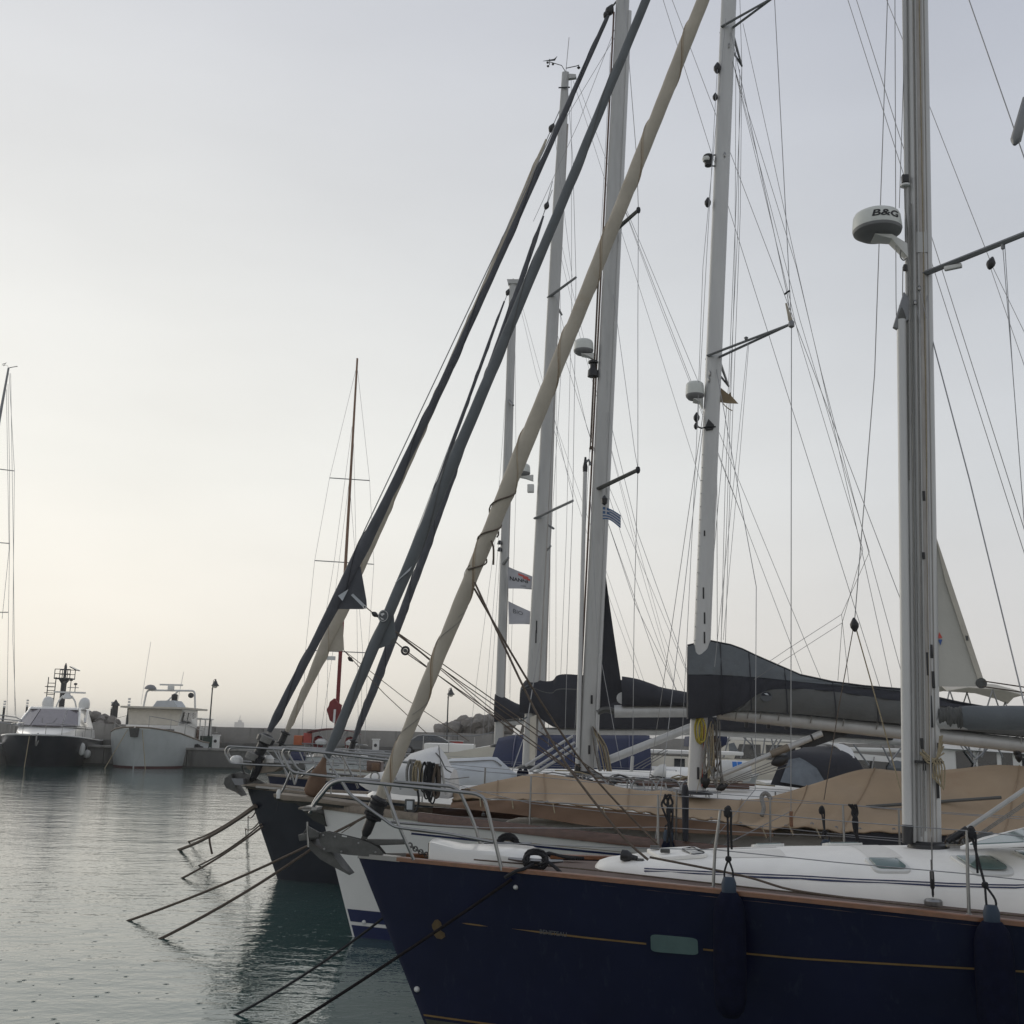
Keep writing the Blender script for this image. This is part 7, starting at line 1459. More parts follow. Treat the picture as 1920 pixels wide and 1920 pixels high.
f2_, fp2 = house_flag('lower white flag with grey BIO lettering beside the thin mast', (5.748, -0.5, 7.059), (6.784, -0.5, 6.588), (5.785, -0.5, 6.314), (6.789, -0.5, 6.312), [('BIO', .13, .46, .22, 'ink_grey', False)])
wire(Y6, 'flag_halyard', [(5.711, -0.5, 8.463), (5.74, -0.5, 7.355), (5.861, -0.5, 4.098)], .005)


# ================================================================== OTHER BOATS
def motor_hull(root, st, m, name='hull', sheer_rail=None):
    """st: stations (x, half beam at sheer, half beam at waterline, z sheer); flared sections"""
    rings = []
    for (x, bs, bw, zs, rake) in st:
        r = []
        for s in (-1, 1):
            half = [(x, s*bs, zs), (x+rake*.12, s*(bs*.97+bw*.03), zs*.86), (x+rake*.35, s*(bs*.75+bw*.25), zs*.6), (x+rake*.65, s*(bs*.4+bw*.6), zs*.32), (x+rake*.95, s*bw, .04), (x+rake, s*bw*.9, -.25)]
            r += half if s < 0 else half[::-1]
        rings.append(r)
    b = MB().loft(rings, caps=False, closed=False); n = len(rings[0]); o = len(b.v)-n; b.f.append(tuple(range(o, o+n))); b.f.append(tuple(range(n-1, -1, -1)))
    h = b.build(name, m, root, angle=50)
    rows = [[(x, bs*k*.985, zs-.04+.05*(1-k*k)) for k in (-1, -.5, 0, .5, 1)] for (x, bs, bw, zs, rk) in st]
    MB().sheet(rows, (0, 0, -.03)).build('deck', 'white_deck', root, angle=60)
    return h
def side_tube(root, name, st, m, dz, r, off=0.0):
    for s in (-1, 1): MB().tube([(x, s*(bs+off), zs+dz) for (x, bs, bw, zs, rk) in st], r, 6).build(name, m, root)

# ---- dark motor yacht, bow towards us, at the far left
BY = 74.0; AFT = radians(90+13)
bp = (-31.411, 74, 1.882)
DY = empty('motor_yacht', (bp[0], BY, 0), AFT); tag(DY, 'dark hulled motor yacht with white deck, big raked windscreen and two domes at far left', 'motor yacht')
st = [(0, .03, .02, 2.12, 1.4), (.6, .95, .45, 2.12, 1.1), (1.6, 1.8, 1.2, 2.08, .8), (3.2, 2.45, 2.0, 2.0, .5), (5.5, 2.75, 2.45, 1.9, .2), (9, 2.8, 2.6, 1.8, 0), (14, 2.55, 2.35, 1.7, 0), (18, 2.4, 2.3, 1.65, 0)]
motor_hull(DY, st, 'dark_gelcoat'); side_tube(DY, 'rubbing_strake', st, 'white_plastic', .0, .05, .02)
ds = []
for x, w_, zt in ((1.2, .5, 2.16), (2.6, 1.3, 2.3), (4.2, 1.8, 2.45), (5.6, 2.0, 2.62), (6.0, 2.05, 2.68), (15, 2.1, 2.6)): ds.append([(x, -w_, 1.85), (x, -w_*.95, zt-.12), (x, -w_*.6, zt), (x, w_*.6, zt), (x, w_*.95, zt-.12), (x, w_, 1.85)])
MB().loft(ds).build('foredeck', 'white_gelcoat', DY, angle=45)
sp = []
for x, w0, z0, w1, z1, x1 in ((5.4, 1.95, 2.6, 1.55, 3.95, 8.0), ): pass
MB().loft([[(5.3, -1.0, 2.62), (5.3, 1.0, 2.62), (7.9, .85, 3.92), (7.9, -.85, 3.92)], [(6.0, -2.0, 2.62), (6.0, 2.0, 2.62), (8.2, 1.6, 3.92), (8.2, -1.6, 3.92)], [(14, -2.05, 2.55), (14, 2.05, 2.55), (13.4, 1.6, 4.0), (13.4, -1.6, 4.0)]]).build('cabin', 'white_gelcoat', DY, angle=30)
def quad(root, name, m, pts, n, t=.03): return MB().prism(pts, Vector(n).normalized()*t).build(name, m, root)
quad(DY, 'windscreen', 'glass_violet', [(5.25, -1.02, 2.72), (5.25, 1.02, 2.72), (7.75, .86, 3.90), (7.75, -.86, 3.90)], (-.45, 0, .9), .06)
for s in (-1, 1):
    quad(DY, 'windscreen', 'glass_violet', [(5.33, s*1.08, 2.72), (6.0, s*1.98, 2.74), (8.1, s*1.58, 3.86), (7.80, s*.92, 3.90)], (-.5, s*.4, .8), .06)
    quad(DY, 'side_window', 'glass_dark', [(6.4, s*2.06, 2.75), (10.5, s*2.08, 2.75), (9.6, s*1.75, 3.7), (8.4, s*1.68, 3.7)], (0, 1, .3), .05)
    MB().tube([(6.05, s*2.06, 2.72), (8.3, s*1.68, 3.98), (10.5, s*1.75, 4.05)], .09, 8).build('window_pillar', 'white_gelcoat', DY)
    quad(DY, 'aft_wing', 'white_gelcoat', [(9.4, s*2.0, 3.05), (10.2, s*2.0, 3.05), (12.2, s*1.8, 4.0), (11.6, s*1.8, 4.0)], (0, 1, .2), .10)
    MB().tube([(5.6, s*.35, 2.92), (6.3, s*.5, 3.25)], .02, 6).build('wiper', 'black_plastic', DY)
    for x, z in ((2.4, 2.3),): pass
MB().loft([[(7.8, -1.62, 3.90), (7.8, 1.62, 3.90), (7.9, 1.55, 4.02), (7.9, -1.55, 4.02)], [(10, -1.8, 3.98), (10, 1.8, 3.98), (10, 1.7, 4.14), (10, -1.7, 4.14)], [(14, -1.75, 3.95), (14, 1.75, 3.95), (14, 1.65, 4.08), (14, -1.65, 4.08)]]).build('roof', 'white_gelcoat', DY, angle=40)
for y in (.95, -2.0 if False else -1.65):
    MB().lathe([(.32, 4.02), (.40, 4.1), (.41, 4.45), (.34, 4.70), (.18, 4.84), (0, 4.88)], 18, (10.6, y, .02)).build('satellite_dome', 'white_plastic', DY)
for s in (-1, 1): MB().tube([(10.8, s*.75-.35, 4.05), (10.8, s*.58-.35, 4.6), (10.8, s*.30-.35, 5.0)], .06, 8).build('mast_leg', 'white_plastic', DY)
MB().lathe([(.25, 4.75), (.35, 4.8), (.30, 5.0), (.2, 5.1), (.2, 5.3), (0, 5.32)], 12, (10.8, -.35, 0)).build('radar_mast', 'white_plastic', DY); MB().box((10.8, -.5, 5.25), (.14, 2.3, .12)).build('radar_scanner', 'white_plastic', DY, bevel=.02)
for y, z in ((-.1, 5.9), (-.5, 6.1), (-.85, 5.8)): MB().tube([(10.8, y, 5.3), (10.8, y, z)], .03, 6).build('aerial', 'lamp_black', DY); MB().lathe([(0, 0), (.12, .02), (.12, .16), (0, .18)], 8, (10.8, y, z)).build('nav_light', 'lamp_black', DY)
MB().box((10.8, -.7, 5.62), (.06, .8, .05)).build('cross_arm', 'spreader_grey', DY)
for s in (-1, 1):
    pts = [(.9, s*.72, 2.15), (2.2, s*1.55, 2.12), (4.2, s*2.15, 2.05), (7, s*2.4, 1.95), (10, s*2.45, 1.9)]
    top = [Vector(p)+Vector((0, 0, .72)) for p in pts]; MB().tube(top, .025, 6).build('guard_rail', 'stainless', DY)
    for p, q in zip(pts, top): MB().tube([p, q], .02, 6).build('rail_post', 'stainless', DY)
MB().tube(polyat([(.25, -.3, 2.15), (-.1, -.35, 1.7), (.35, -.3, 1.4), (.5, -.42, 1.9), (.3, -.35, 2.2)], 4), .05, 6).build('bow_line', 'rope_grey', DY); wire(DY, 'anchor_rope', [(-.05, .1, 2.0), (-.35, .15, -.1)], .03, 'rope_tan')
for k, (x, y, z, r, ln) in enumerate(((4.6, -2.62, 1.15, .22, .9), (6.2, -2.78, .8, .26, .6))):
    o = empty('fender', Vector((bp[0], BY, 0))+Matrix.Rotation(AFT, 3, 'Z') @ Vector((x, y, z)), AFT); tag(o, 'pale fender hanging high on the side of the dark motor yacht' if k == 0 else 'round pale buoy fender between the dark motor yacht and the trawler', 'fender', 'pale fenders between the two motor boats')
    MB().lathe([(0, -ln/2), (r*.7, -ln*.4), (r, -ln*.2), (r, ln*.2), (r*.7, ln*.4), (.04, ln*.5), (0, ln*.5)], 14).build('body', 'white_plastic', o); MB().tube([(0, 0, ln*.5), (.1, .1, ln*.5+.7)], .02, 6).build('lanyard', 'rope_grey', o)

# ---- grey trawler yacht, bow towards us
TY = 77.0; TA = radians(90+1); tp = (-25.624, 77, 2.498)
TR = empty('trawler_yacht', (tp[0], TY, 0), TA); tag(TR, 'grey trawler yacht moored bow out with tan cloth over its wheelhouse windows', 'motor yacht')
st = [(0, .05, .03, 2.75, .55), (.5, .95, .5, 2.72, .45), (1.3, 1.75, 1.25, 2.6, .3), (2.6, 2.45, 2.1, 2.4, .15), (4.5, 2.8, 2.6, 2.1, .05), (7.5, 2.85, 2.6, 1.8, 0), (11, 2.8, 2.6, 1.65, 0), (15, 2.5, 2.3, 1.7, 0)]
motor_hull(TR, st, 'grey_hull_paint'); side_tube(TR, 'bulwark_cap', st, 'teak_grey', .03, .06)
st2 = [(x+rk*.93, bw*1.0+.02, bw, .16, .06) for (x, bs, bw, zs, rk) in st]
for s in (-1, 1): MB().sheet([[(x+rk*.97, s*(bw+.012), -.12) for (x, bs, bw, zs, rk) in st], [(x+rk*.90, s*(bs*.06+bw*.94+.02), .13) for (x, bs, bw, zs, rk) in st]]).build('boot_top', 'antifoul_red', TR)
MB().loft([[(3.6, -1.75, 2.2), (3.6, 1.75, 2.2), (3.6, 1.75, 2.95), (3.6, -1.75, 2.95)], [(13, -2.0, 1.7), (13, 2.0, 1.7), (13, 2.0, 2.95), (13, -2.0, 2.95)]]).build('deckhouse', 'white_gelcoat', TR, smooth=False)
MB().loft([[(4.2, -1.72, 2.9), (4.2, 1.72, 2.9), (4.45, 1.95, 4.15), (4.45, -1.95, 4.15)], [(8.6, -2.05, 2.9), (8.6, 2.05, 2.9), (8.4, 2.05, 4.15), (8.4, -2.05, 4.15)]]).build('wheelhouse', 'white_gelcoat', TR, smooth=False)
quad(TR, 'window_cover', 'canvas_cream', [(4.17, -1.78, 2.98), (4.17, 1.78, 2.98), (4.40, 1.97, 4.12), (4.40, -1.97, 4.12)], (-1, 0, .2), .04)
for s in (-1, 1):
    for k in range(3): quad(TR, 'side_window', 'glass_dark', [(4.7+1.2*k, s*1.97, 3.15), (5.7+1.2*k, s*1.99, 3.15), (5.65+1.2*k, s*2.04, 3.95), (4.8+1.2*k, s*2.03, 3.95)], (0, 1, .1), .04)
    quad(TR, 'side_door', 'brown_wood', [(8.9, s*2.0, 1.9), (9.7, s*2.02, 1.9), (9.7, s*2.02, 2.9), (8.9, s*2.0, 2.9)], (0, 1, 0), .05)
    for x in (9.0, 10.6, 12.4): MB().tube([(x, s*2.2, 1.75), (x, s*2.15, 3.5)], .05, 6).build('canopy_post', 'white_plastic', TR)
    MB().tube([(11.2, s*2.72, 1.7), (11.2, s*2.72, 2.5), (14.5, s*2.5, 2.5)], .03, 6).build('guard_rail', 'stainless', TR)
    pts = [(.5, s*.8, 2.75), (1.8, s*1.95, 2.55), (3.4, s*2.55, 2.28), (5.4, s*2.78, 2.0), (7.5, s*2.82, 1.82)]; top = [Vector(p)+Vector((0, 0, .8)) for p in pts]
    for p, q in zip(pts, top): MB().tube([p, q], .02, 6).build('rail_post', 'stainless', TR)
    MB().tube(top, .022, 6).build('guard_rail', 'stainless', TR)
MB().loft([[(3.9, -2.4, 4.15), (3.9, 2.4, 4.15), (3.9, 2.4, 4.28), (3.9, -2.4, 4.28)], [(9.2, -2.6, 4.15), (9.2, 2.6, 4.15), (9.2, 2.6, 4.28), (9.2, -2.6, 4.28)]]).build('roof', 'canvas_cream', TR, smooth=False)
MB().box((10.9, 0, 3.55), (3.8, 4.5, .1)).build('aft_canopy', 'white_plastic', TR, bevel=.02)
rail(TR, 'roof_arch', [(7.2, 1.75, 4.28), (7.2, 1.6, 5.55), (7.2, -2.0, 5.6), (7.2, -2.15, 4.28)], .07, 'white_plastic', bend=.25)
MB().tube([(7.0, .4, 4.3), (7.1, -.8, 5.55)], .06, 8).build('boom', 'white_plastic', TR)
MB().loft([[(5.6, -1.3, 4.28), (5.6, .6, 4.28), (5.6, .3, 4.75), (5.6, -.9, 4.8)], [(8, -1.3, 4.28), (8, .6, 4.28), (8, .3, 4.75), (8, -.9, 4.8)]]).build('dinghy_cover', 'canvas_pale_blue', TR)
MB().box((7.2, -.2, 5.75), (.3, .45, .35)).build('radar_pedestal', 'white_plastic', TR, bevel=.04); MB().box((7.2, -.2, 6.0), (.13, 1.75, .12)).build('radar_scanner', 'white_plastic', TR, bevel=.02)
MB().lathe([(.0, 5.8), (.06, 5.8), (.06, 5.62), (.45, 5.66), (.42, 5.78), (.25, 5.95), (0, 6.0)], 16, (7.2, 1.35, -.02)).build('dome_antenna', 'radome_base', TR); MB().lathe([(0, -.2), (.2, -.1), (.2, .1), (0, .2)], 12, (7.2, -1.75, 5.25), (1, 0, 0)).build('horn_light', 'lamp_black', TR)
for y, z, r in ((1.7, 9.2, .03), (-1.0, 7.0, .035)): MB().tube([(7.2, y+.25, 4.5), (7.2, y-.05, z)], r*.55, 6).build('aerial', 'white_plastic', TR)
MB().lathe([(0, -.3), (.22, -.25), (.24, .2), (0, .3)], 12, (6.6, -.7, 5.05)).build('funnel', 'black_plastic', TR)
MB().prism([(-.1, -.35, 2.72), (-.1, .35, 2.72), (.05, .25, 2.1), (.05, -.25, 2.1)], (.12, 0, 0)).build('anchor', 'galvanised', TR); wire(TR, 'bow_line', [(.1, -.5, 2.6), (-.6, -1.2, -.2)], .03, 'rope_tan'); wire(TR, 'bow_line', [(.1, .5, 2.6), (-.8, 1.6, -.2)], .03, 'rope_tan')
for x, y, z in ((5.6, -2.95, 1.35), (6.0, -2.95, .9), (6.6, -2.95, 1.2)): MB().lathe([(0, -.35), (.2, -.28), (.24, 0), (.2, .28), (0, .35)], 12, (x, y, z)).build('tyre_fender', 'tyre_rubber', TR)
MB().lathe([(0, -.4), (.28, -.3), (.28, .3), (0, .4)], 14, (9.2, -3.0, 1.0)).build('fender_cylinder', 'white_plastic', TR); MB().box((3.0, -1.0, 2.55), (.8, 1.6, .3)).build('windlass_gear', 'lamp_black', TR, bevel=.05)

# ---- yacht at the far left whose mast leans into the picture
LO = Vector((-38.593, 78, 1.116)); LY = empty('sailing_yacht', (LO.x, 78, 0), radians(-8)); tag(LY, 'yacht mostly outside the left edge, only its raked mast top and shrouds in view', 'sailing yacht')
motor_hull(LY, [(-4, .05, .03, 1.6, .8), (-2.5, 1.0, .6, 1.55, .4), (0, 1.7, 1.4, 1.45, 0), (3.5, 1.75, 1.5, 1.4, 0)], 'white_gelcoat')
ml = empty('m') if False else None
lt = (-37.876, 78, 28.799); la = (-38.093, 78, 24.653)
def wl(p): return Matrix.Rotation(radians(8), 3, 'Z') @ (Vector(p)-Vector((LO.x, 78, 0)))
A_, B_ = wl(la), wl(lt); F_ = B_+(A_-B_)*6.5
mast = build_mast(LY, F_, B_, .26, .2, 'spreader_grey', n=16, taper=.6)
windex(mast, B_); MB().tube([B_, B_+Vector((.25, 0, .05)), B_+Vector((.7, 0, .12))], .03, 5).build('wind_arm', 'black_plastic', mast)
for pts in ([(-37.787, 78, 28.384), (-36.514, 78, 20.961), (-35.172, 78, 8.606), (-34.314, 78, 3.233)], [(-37.767, 78, 27.551), (-36.874, 78, 21.032), (-36.226, 78, 15.573), (-34.946, 78, 3.216)], [(-37.668, 78, 28.387), (-35.948, 78, 15.502), (-34.41, 78, 3.414)], [(-37.837, 78, 27.134), (-36.209, 78, 15.104), (-36.108, 78, 10.097)]): wire(LY, 'shroud', [wl(p) for p in pts], .018)
for a, c in (((-38.764, 78, 21.142), (-36.509, 78, 20.921)), ((-38.085, 78, 15.641), (-36.222, 78, 15.534)), ((-37.453, 78, 10.519), (-35.746, 78, 10.564))): MB().tube([wl(a), wl(c)], .035, 6).build('spreader', 'spreader_grey', mast)
for pts in ([(-35.741, 77, 3.431), (-33.874, 77, 3.226), (-33.485, 77, 3.055), (-33.398, 77, 2.623)], [(-35.706, 77, 3.142), (-33.44, 77, 2.984)], [(-35.679, 77, 2.926), (-33.517, 77, 2.692)]): MB().tube([wl(p) for p in pts], .04, 6).build('pulpit_rail', 'stainless', LY)

# ---- yacht with the red sail cover at the quay
RY = 70.0; rp = (-10.826, 70, 0.847); RB = empty('sailing_yacht', (rp[0], RY, 0), radians(90)); tag(RB, 'yacht with red bimini and red sail cover moored at the quay behind the bows', 'sailing yacht')
st = [(0, 1.75, 1.5, 1.25, 0), (2, 1.95, 1.7, 1.3, 0), (5, 1.8, 1.5, 1.4, 0), (8.5, .9, .5, 1.5, 0), (10.3, .05, .03, 1.6, -.6)]
motor_hull(RB, st, 'grey_hull_paint'); MB().box((2.2, 0, 1.5), (3.2, 2.6, .5)).build('coachroof', 'white_gelcoat', RB, bevel=.1)
def rb(p): return Matrix.Rotation(radians(-90), 3, 'Z') @ (Vector(p)-Vector((rp[0], RY, 0)))
rows = []
for i in range(11):
    t = i/10*2-1; rows.append([(x, -t*1.6, 3.02-.28*t*t-.03*k) for k, x in enumerate((-.5, .3, 1.1))])
MB().sheet(rows, (0, 0, -.03)).build('bimini', 'canvas_red', RB, angle=70)
for y in (-1.0, 1.0): 
    MB().lathe([(0, -.4), (.3, -.3), (.34, .0), (.28, .3), (0, .4)], 10, (.5, y, 2.15)).build('rolled_canvas', 'canvas_red', RB)
    for a, c in (((-.5, y*1.4, 1.3), (.3, y*1.5, 2.8)), ((.9, y*1.4, 1.3), (.1, y*1.5, 2.8)), ((-.2, y*.4, 2.1), (-.2, y*.9, 2.85))): MB().tube([a, c], .03, 6).build('bimini_frame', 'stainless', RB)
MB().tube([(-.3, 1.9, 2.05), (-.3, -1.9, 2.05), (.2, -2.0, 2.05), (1.5, -2.0, 2.0)], .03, 6).build('stern_rail', 'stainless', RB)
for y in (-1.7, -.9, 0, .9, 1.7): MB().tube([(-.3, y, 1.3), (-.3, y, 2.05)], .025, 6).build('rail_post', 'stainless', RB)
q = rb((-12.978, 70, 2.225)); MB().box(q, (.5, .55, .6)).build('orange_box', 'orange_plastic', RB, bevel=.06); MB().box(q-Vector((0, 0, .85)), (.5, 1.0, .8)).build('outboard_cover', 'boot_blue', RB, bevel=.08)
q = rb((-12.418, 70, 2.337)); MB().box(q, (.4, .5, .7)).build('red_box', 'red_paint', RB, bevel=.05)
for y in (.7, -1.2): MB().lathe([(0, -.2), (.35, -.12), (.4, .05), (.2, .2), (0, .22)], 10, (-.2, y, 2.15)).build('white_bundle', 'canvas_white', RB)
a, c = rb((-11.289, 74, 3.509)), rb((-11.283, 74, 28.856)); mast = MB().tube([a+(a-c)*.06, lerp(a, c, .28)], .13, 12).build('mast', 'canvas_red', RB); up = MB().tube([lerp(a, c, .28), c], [.12, .07], 12).build('mast_top', 'mast_brown', RB)
for (y0, x0, x1) in ((897, 618, 693), (1053, 590, 701), (1221, 573, 690)):
    p0, p1 = [(-40.078, 74, 56.834), (-40.031, 74, 56.789)] if False else (None, None)
for l_, r_ in (((-12.734, 74, 20.08), (-9.948, 74, 19.965)), ((-13.41, 74, 14.247), (-9.35, 74, 14.096)), ((-13.64, 74, 8.138), (-9.436, 74, 8.069))): MB().tube([rb(l_), rb(r_)], .035, 6).build('spreader', 'spreader_grey', up)
for pts in ([(-11.32, 74, 28.138), (-12.734, 74, 20.08), (-13.41, 74, 14.247), (-13.64, 74, 8.138), (-13.515, 74, 2.306)], [(-11.244, 74, 28.14), (-9.948, 74, 19.965), (-9.35, 74, 14.096), (-9.436, 74, 8.069), (-9.343, 74, 2.241)], [(-11.383, 74, 23.812), (-12.064, 74, 14.32), (-12.673, 74, 8.164), (-12.679, 74, 2.501)], [(-11.351, 74, 24.591), (-10.569, 74, 14.359), (-9.776, 74, 2.402)], [(-11.356, 74, 19.965), (-12.135, 74, 8.178), (-11.893, 74, 2.348)], [(-11.356, 74, 19.965), (-9.804, 74, 8.238), (-9.635, 74, 2.406)], [(-11.345, 74, 13.234), (-12.316, 74, 2.337)]): wire(RB, 'shroud', [rb(p) for p in pts], .014)
cpts = [(-11.405, 73.5, 4.992), (-11.177, 73.5, 4.719), (-10.921, 73.5, 4.551), (-10.973, 73.5, 4.237), (-10.887, 73.5, 3.962), (-11.084, 73.5, 3.714), (-11.132, 73.5, 3.333), (-11.417, 73.5, 3.394), (-11.636, 73.5, 3.527), (-11.765, 73.5, 3.905), (-11.889, 73.5, 4.214), (-11.762, 73.5, 4.46), (-11.708, 73.5, 4.74)]; MB().prism([rb(p) for p in cpts], (.5, 0, 0)).build('sail_cover', 'canvas_red', RB, bevel=.05)
MB().prism([rb(p) for p in [(-11.355, 73, 4.249), (-11.215, 73, 4.253), (-11.235, 73, 3.392), (-11.375, 73, 3.389)]], (.05, 0, 0)).build('cover_lacing', 'canvas_white', RB); MB().box(rb((-11.888, 74, 7.649)), (.2, .55, .25)).build('radar_reflector', 'white_plastic', RB)

# ---- blue cockpit tent on yacht 5, cream launch, and the motor boats on the right
bt = empty('cockpit_tent', to_world(5, (0, 0, 0)), YAW); tag(bt, 'large blue canvas tent spread under the booms behind the masts', 'tent')
ridge = [(4.418, 0, 2.69), (4.789, 0, 2.772), (5.382, 0, 2.816), (6.858, 0, 2.853), (8.029, 0, 2.882), (8.582, 0, 2.867)]; eave = [(4.378, -1.6, 1.971), (4.828, -1.6, 1.97), (5.53, -1.6, 1.936), (6.921, -1.6, 1.934), (8.024, -1.6, 1.939), (8.6, -1.6, 1.982)]; far_ = [(x, -y, z) for x, y, z in eave]
rows = []
for i, (a, c, d) in enumerate(zip(polyat(ridge, 4), polyat(eave, 4), polyat(far_, 4))):
    rows.append([c+(a-c)*k/6+Vector((0, -.10*sin(pi*k/6)+.03*sin(i*1.3+k), 0)) for k in range(7)]+[a+(d-a)*k/5 for k in range(1, 6)])
MB().sheet(rows, (0, 0, -.01)).build('canopy', 'canvas_blue', bt, angle=70)
for i in (5, 11, 16): MB().tube([p+Vector((0, -.02, .01)) for p in rows[i][:8]], .02, 6).build('hoop', 'boot_blue', bt)
cl = empty('launch', ((-1.04, 45, 2.329)[0], 45, 0)); tag(cl, 'cream motor launch with high bow behind the thinnest mast', 'motor boat')
motor_hull(cl, [(-2.6, 1.2, 1.0, 1.95, 0), (-1, 1.3, 1.1, 2.1, 0), (.5, 1.2, .8, 2.4, 0), (1.6, .6, .3, 2.85, 0), (2.0, .04, .03, 3.05, -.7)], 'cream_gelcoat')
MB().box((-1.2, 0, 2.25), (2, 1.6, .35)).build('cabin', 'white_gelcoat', cl, bevel=.08); MB().prism([(1.15, -.98, 2.35), (1.3, -.9, 2.35), (1.28, -.88, 2.75), (1.15, -.95, 2.7)], (0, .05, 0)).build('hull_port', 'black_plastic', cl)
for x in (-2.2, -1.2, -.2): MB().tube([(x, -1.2, 2.0), (x, -1.15, 2.7)], .02, 6).build('rail_post', 'stainless', cl)
MB().tube([(-2.2, -1.15, 2.7), (-.2, -1.15, 2.75), (1.0, -.9, 3.0)], .02, 6).build('guard_rail', 'stainless', cl)
def cruiser(name, label, px, Y, L_, B_, H, flip, m='cream_gelcoat'):
    o = empty(name, (px, Y, 0), radians(-4)); tag(o, label, 'motor boat', 'motor boats on the far pontoon')
    k = -1 if flip else 1
    st = [(k*-L_/2, B_/2*.92, B_/2*.85, H*.85, 0), (k*-L_/4, B_/2, B_/2*.9, H*.88, 0), (k*L_/8, B_/2*.95, B_/2*.75, H*.95, 0), (k*L_/3, B_/2*.6, B_/2*.35, H*1.05, k*-.3), (k*L_/2, .05, .03, H*1.18, k*-1.0)]
    motor_hull(o, st, m); return o, k
def windowed(o, name, m, prof, y, panes, gm='glass_dark', w=.03, half=None):
    """side-view outline extruded to full beam, with panes let into both sides"""
    c = MB().prism([(x, 0, z) for x, z in prof], (0, 2*y, 0)).build(name, m, o, bevel=.04)
    for pn in panes:
        for s in (-1, 1): MB().prism([(x, s*(y+.005), z) for x, z in pn], (0, w, 0)).build('window', gm, o)
    return c
r1, k = cruiser('motor_boat', 'grey sided motor boat with round portholes seen between the third and second masts', (4.825, 33, 2.11)[0], 33, 5.2, 2.4, 1.6, False, 'grey_hull_paint')
windowed(r1, 'cabin', 'cream_gelcoat', [(-2.4, 1.3), (2.0, 1.4), (1.8, 2.28), (-2.2, 2.38)], 1.15, [[(.05, 1.95), (.35, 1.95), (.35, 2.25), (.05, 2.25)]]); MB().box((-.2, 0, 2.43), (4.4, 2.4, .1)).build('roof', 'white_gelcoat', r1, bevel=.03)
for x in (.55, .95, 1.3, 1.65): MB().lathe([(0, -.01), (.09, -.01), (.09, .02), (0, .02)], 12, (x, -1.17, 1.8), (0, -1, 0)).build('porthole', 'glass_dark', r1)
r2, k = cruiser('motor_boat', 'cream flybridge cruiser with white awning and blue canvas behind the second mast', (9.896, 44, 2.207)[0], 44, 9.5, 3.4, 1.75, True)
windowed(r2, 'cabin', 'cream_gelcoat', [(-2.8, 1.5), (3.2, 1.5), (2.6, 2.75), (-1.2, 2.85)], 1.5, [[(-1.1, 2.15), (-.1, 2.15), (-.1, 2.7), (-.9, 2.7)], [(.1, 2.15), (1.2, 2.15), (1.2, 2.7), (.1, 2.7)], [(1.4, 2.15), (2.5, 2.15), (2.3, 2.65), (1.4, 2.7)]])
windowed(r2, 'flybridge', 'white_gelcoat', [(-1.4, 2.85), (2.9, 2.8), (2.7, 3.15), (-.8, 3.35)], 1.3, []); MB().loft([[(-1.2, -1.3, 3.5), (-1.2, 1.3, 3.5), (-1.2, 0, 3.6)], [(.4, -1.35, 3.72), (.4, 1.35, 3.72), (.4, 0, 3.95)], [(1.6, -1.3, 3.45), (1.6, 1.3, 3.45), (1.6, 0, 3.6)]]).build('awning', 'canvas_white', r2)
for x in (-1.1, .4, 1.5):
    for s in (-1, 1): MB().tube([(x, s*1.28, 3.1), (x, s*1.3, 3.55)], .03, 6).build('awning_post', 'stainless', r2)
rail(r2, 'radar_arch', [(1.6, -1.35, 2.9), (1.9, -1.3, 3.5), (1.9, 1.3, 3.5), (1.6, 1.35, 2.9)], .07, 'white_plastic', bend=.3)
MB().prism([(-2.75, 0, 2.55), (-1.3, 0, 2.62), (-1.35, 0, 3.0), (-2.7, 0, 2.95)], (0, 3.0, 0)).build('canvas_dodger', 'canvas_blue', r2, bevel=.05); MB().prism([(-1.28, -1.52, 2.3), (-.9, -1.52, 2.35), (-1.1, -1.52, 2.75), (-1.3, -1.52, 2.7)], (0, .04, 0)).build('windscreen', 'clear_vinyl', r2)
for x in (-2.6, -1.6, 2.4, 3.3): MB().tube([(x, -1.6, 1.6), (x+.1, -1.58, 2.4)], .025, 6).build('rail_post', 'stainless', r2)
MB().tube([(-3.6, -1.4, 2.3), (3.4, -1.6, 2.4)], .025, 6).build('guard_rail', 'stainless', r2)
r3, k = cruiser('motor_boat', 'white motor boat with dark window band and black vents behind the sprayhood', (12.858, 39, 2.186)[0], 39, 8, 3.2, 1.7, False, 'white_gelcoat')
windowed(r3, 'cabin', 'white_gelcoat', [(-2.2, 1.5), (2.4, 1.5), (1.8, 2.3), (-1.6, 2.55)], 1.4, [[(-1.3, 1.9), (1.6, 1.95), (1.7, 2.15), (-1.2, 2.3)]]); MB().box((-.1, 0, 2.62), (3.6, 2.9, .14)).build('roof', 'white_gelcoat', r3, bevel=.05)
for k in range(5): MB().prism([(-.9+.22*k, -1.62, 1.28), (-.76+.22*k, -1.62, 1.28), (-.76+.22*k, -1.62, 1.62), (-.9+.22*k, -1.62, 1.62)], (0, .12, 0)).build('vent_slot', 'black_plastic', r3)
MB().lathe([(0, -.3), (.28, -.22), (.34, .05), (.22, .25), (0, .3)], 12, (.35, -1.5, 2.0)).build('outboard_cover', 'canvas_grey', r3)
for x in (-1.8, -.6, .6, 1.8): MB().tube([(x, -1.6, 1.5), (x+.2, -1.55, 2.4)], .022, 6).build('rail_post', 'stainless', r3)
MB().lathe([(0, -.4), (.3, -.25), (.32, .0), (.2, .22), (0, .26)], 14, (-1.9, -.4, 2.85)).build('roof_dome', 'white_plastic', r3)
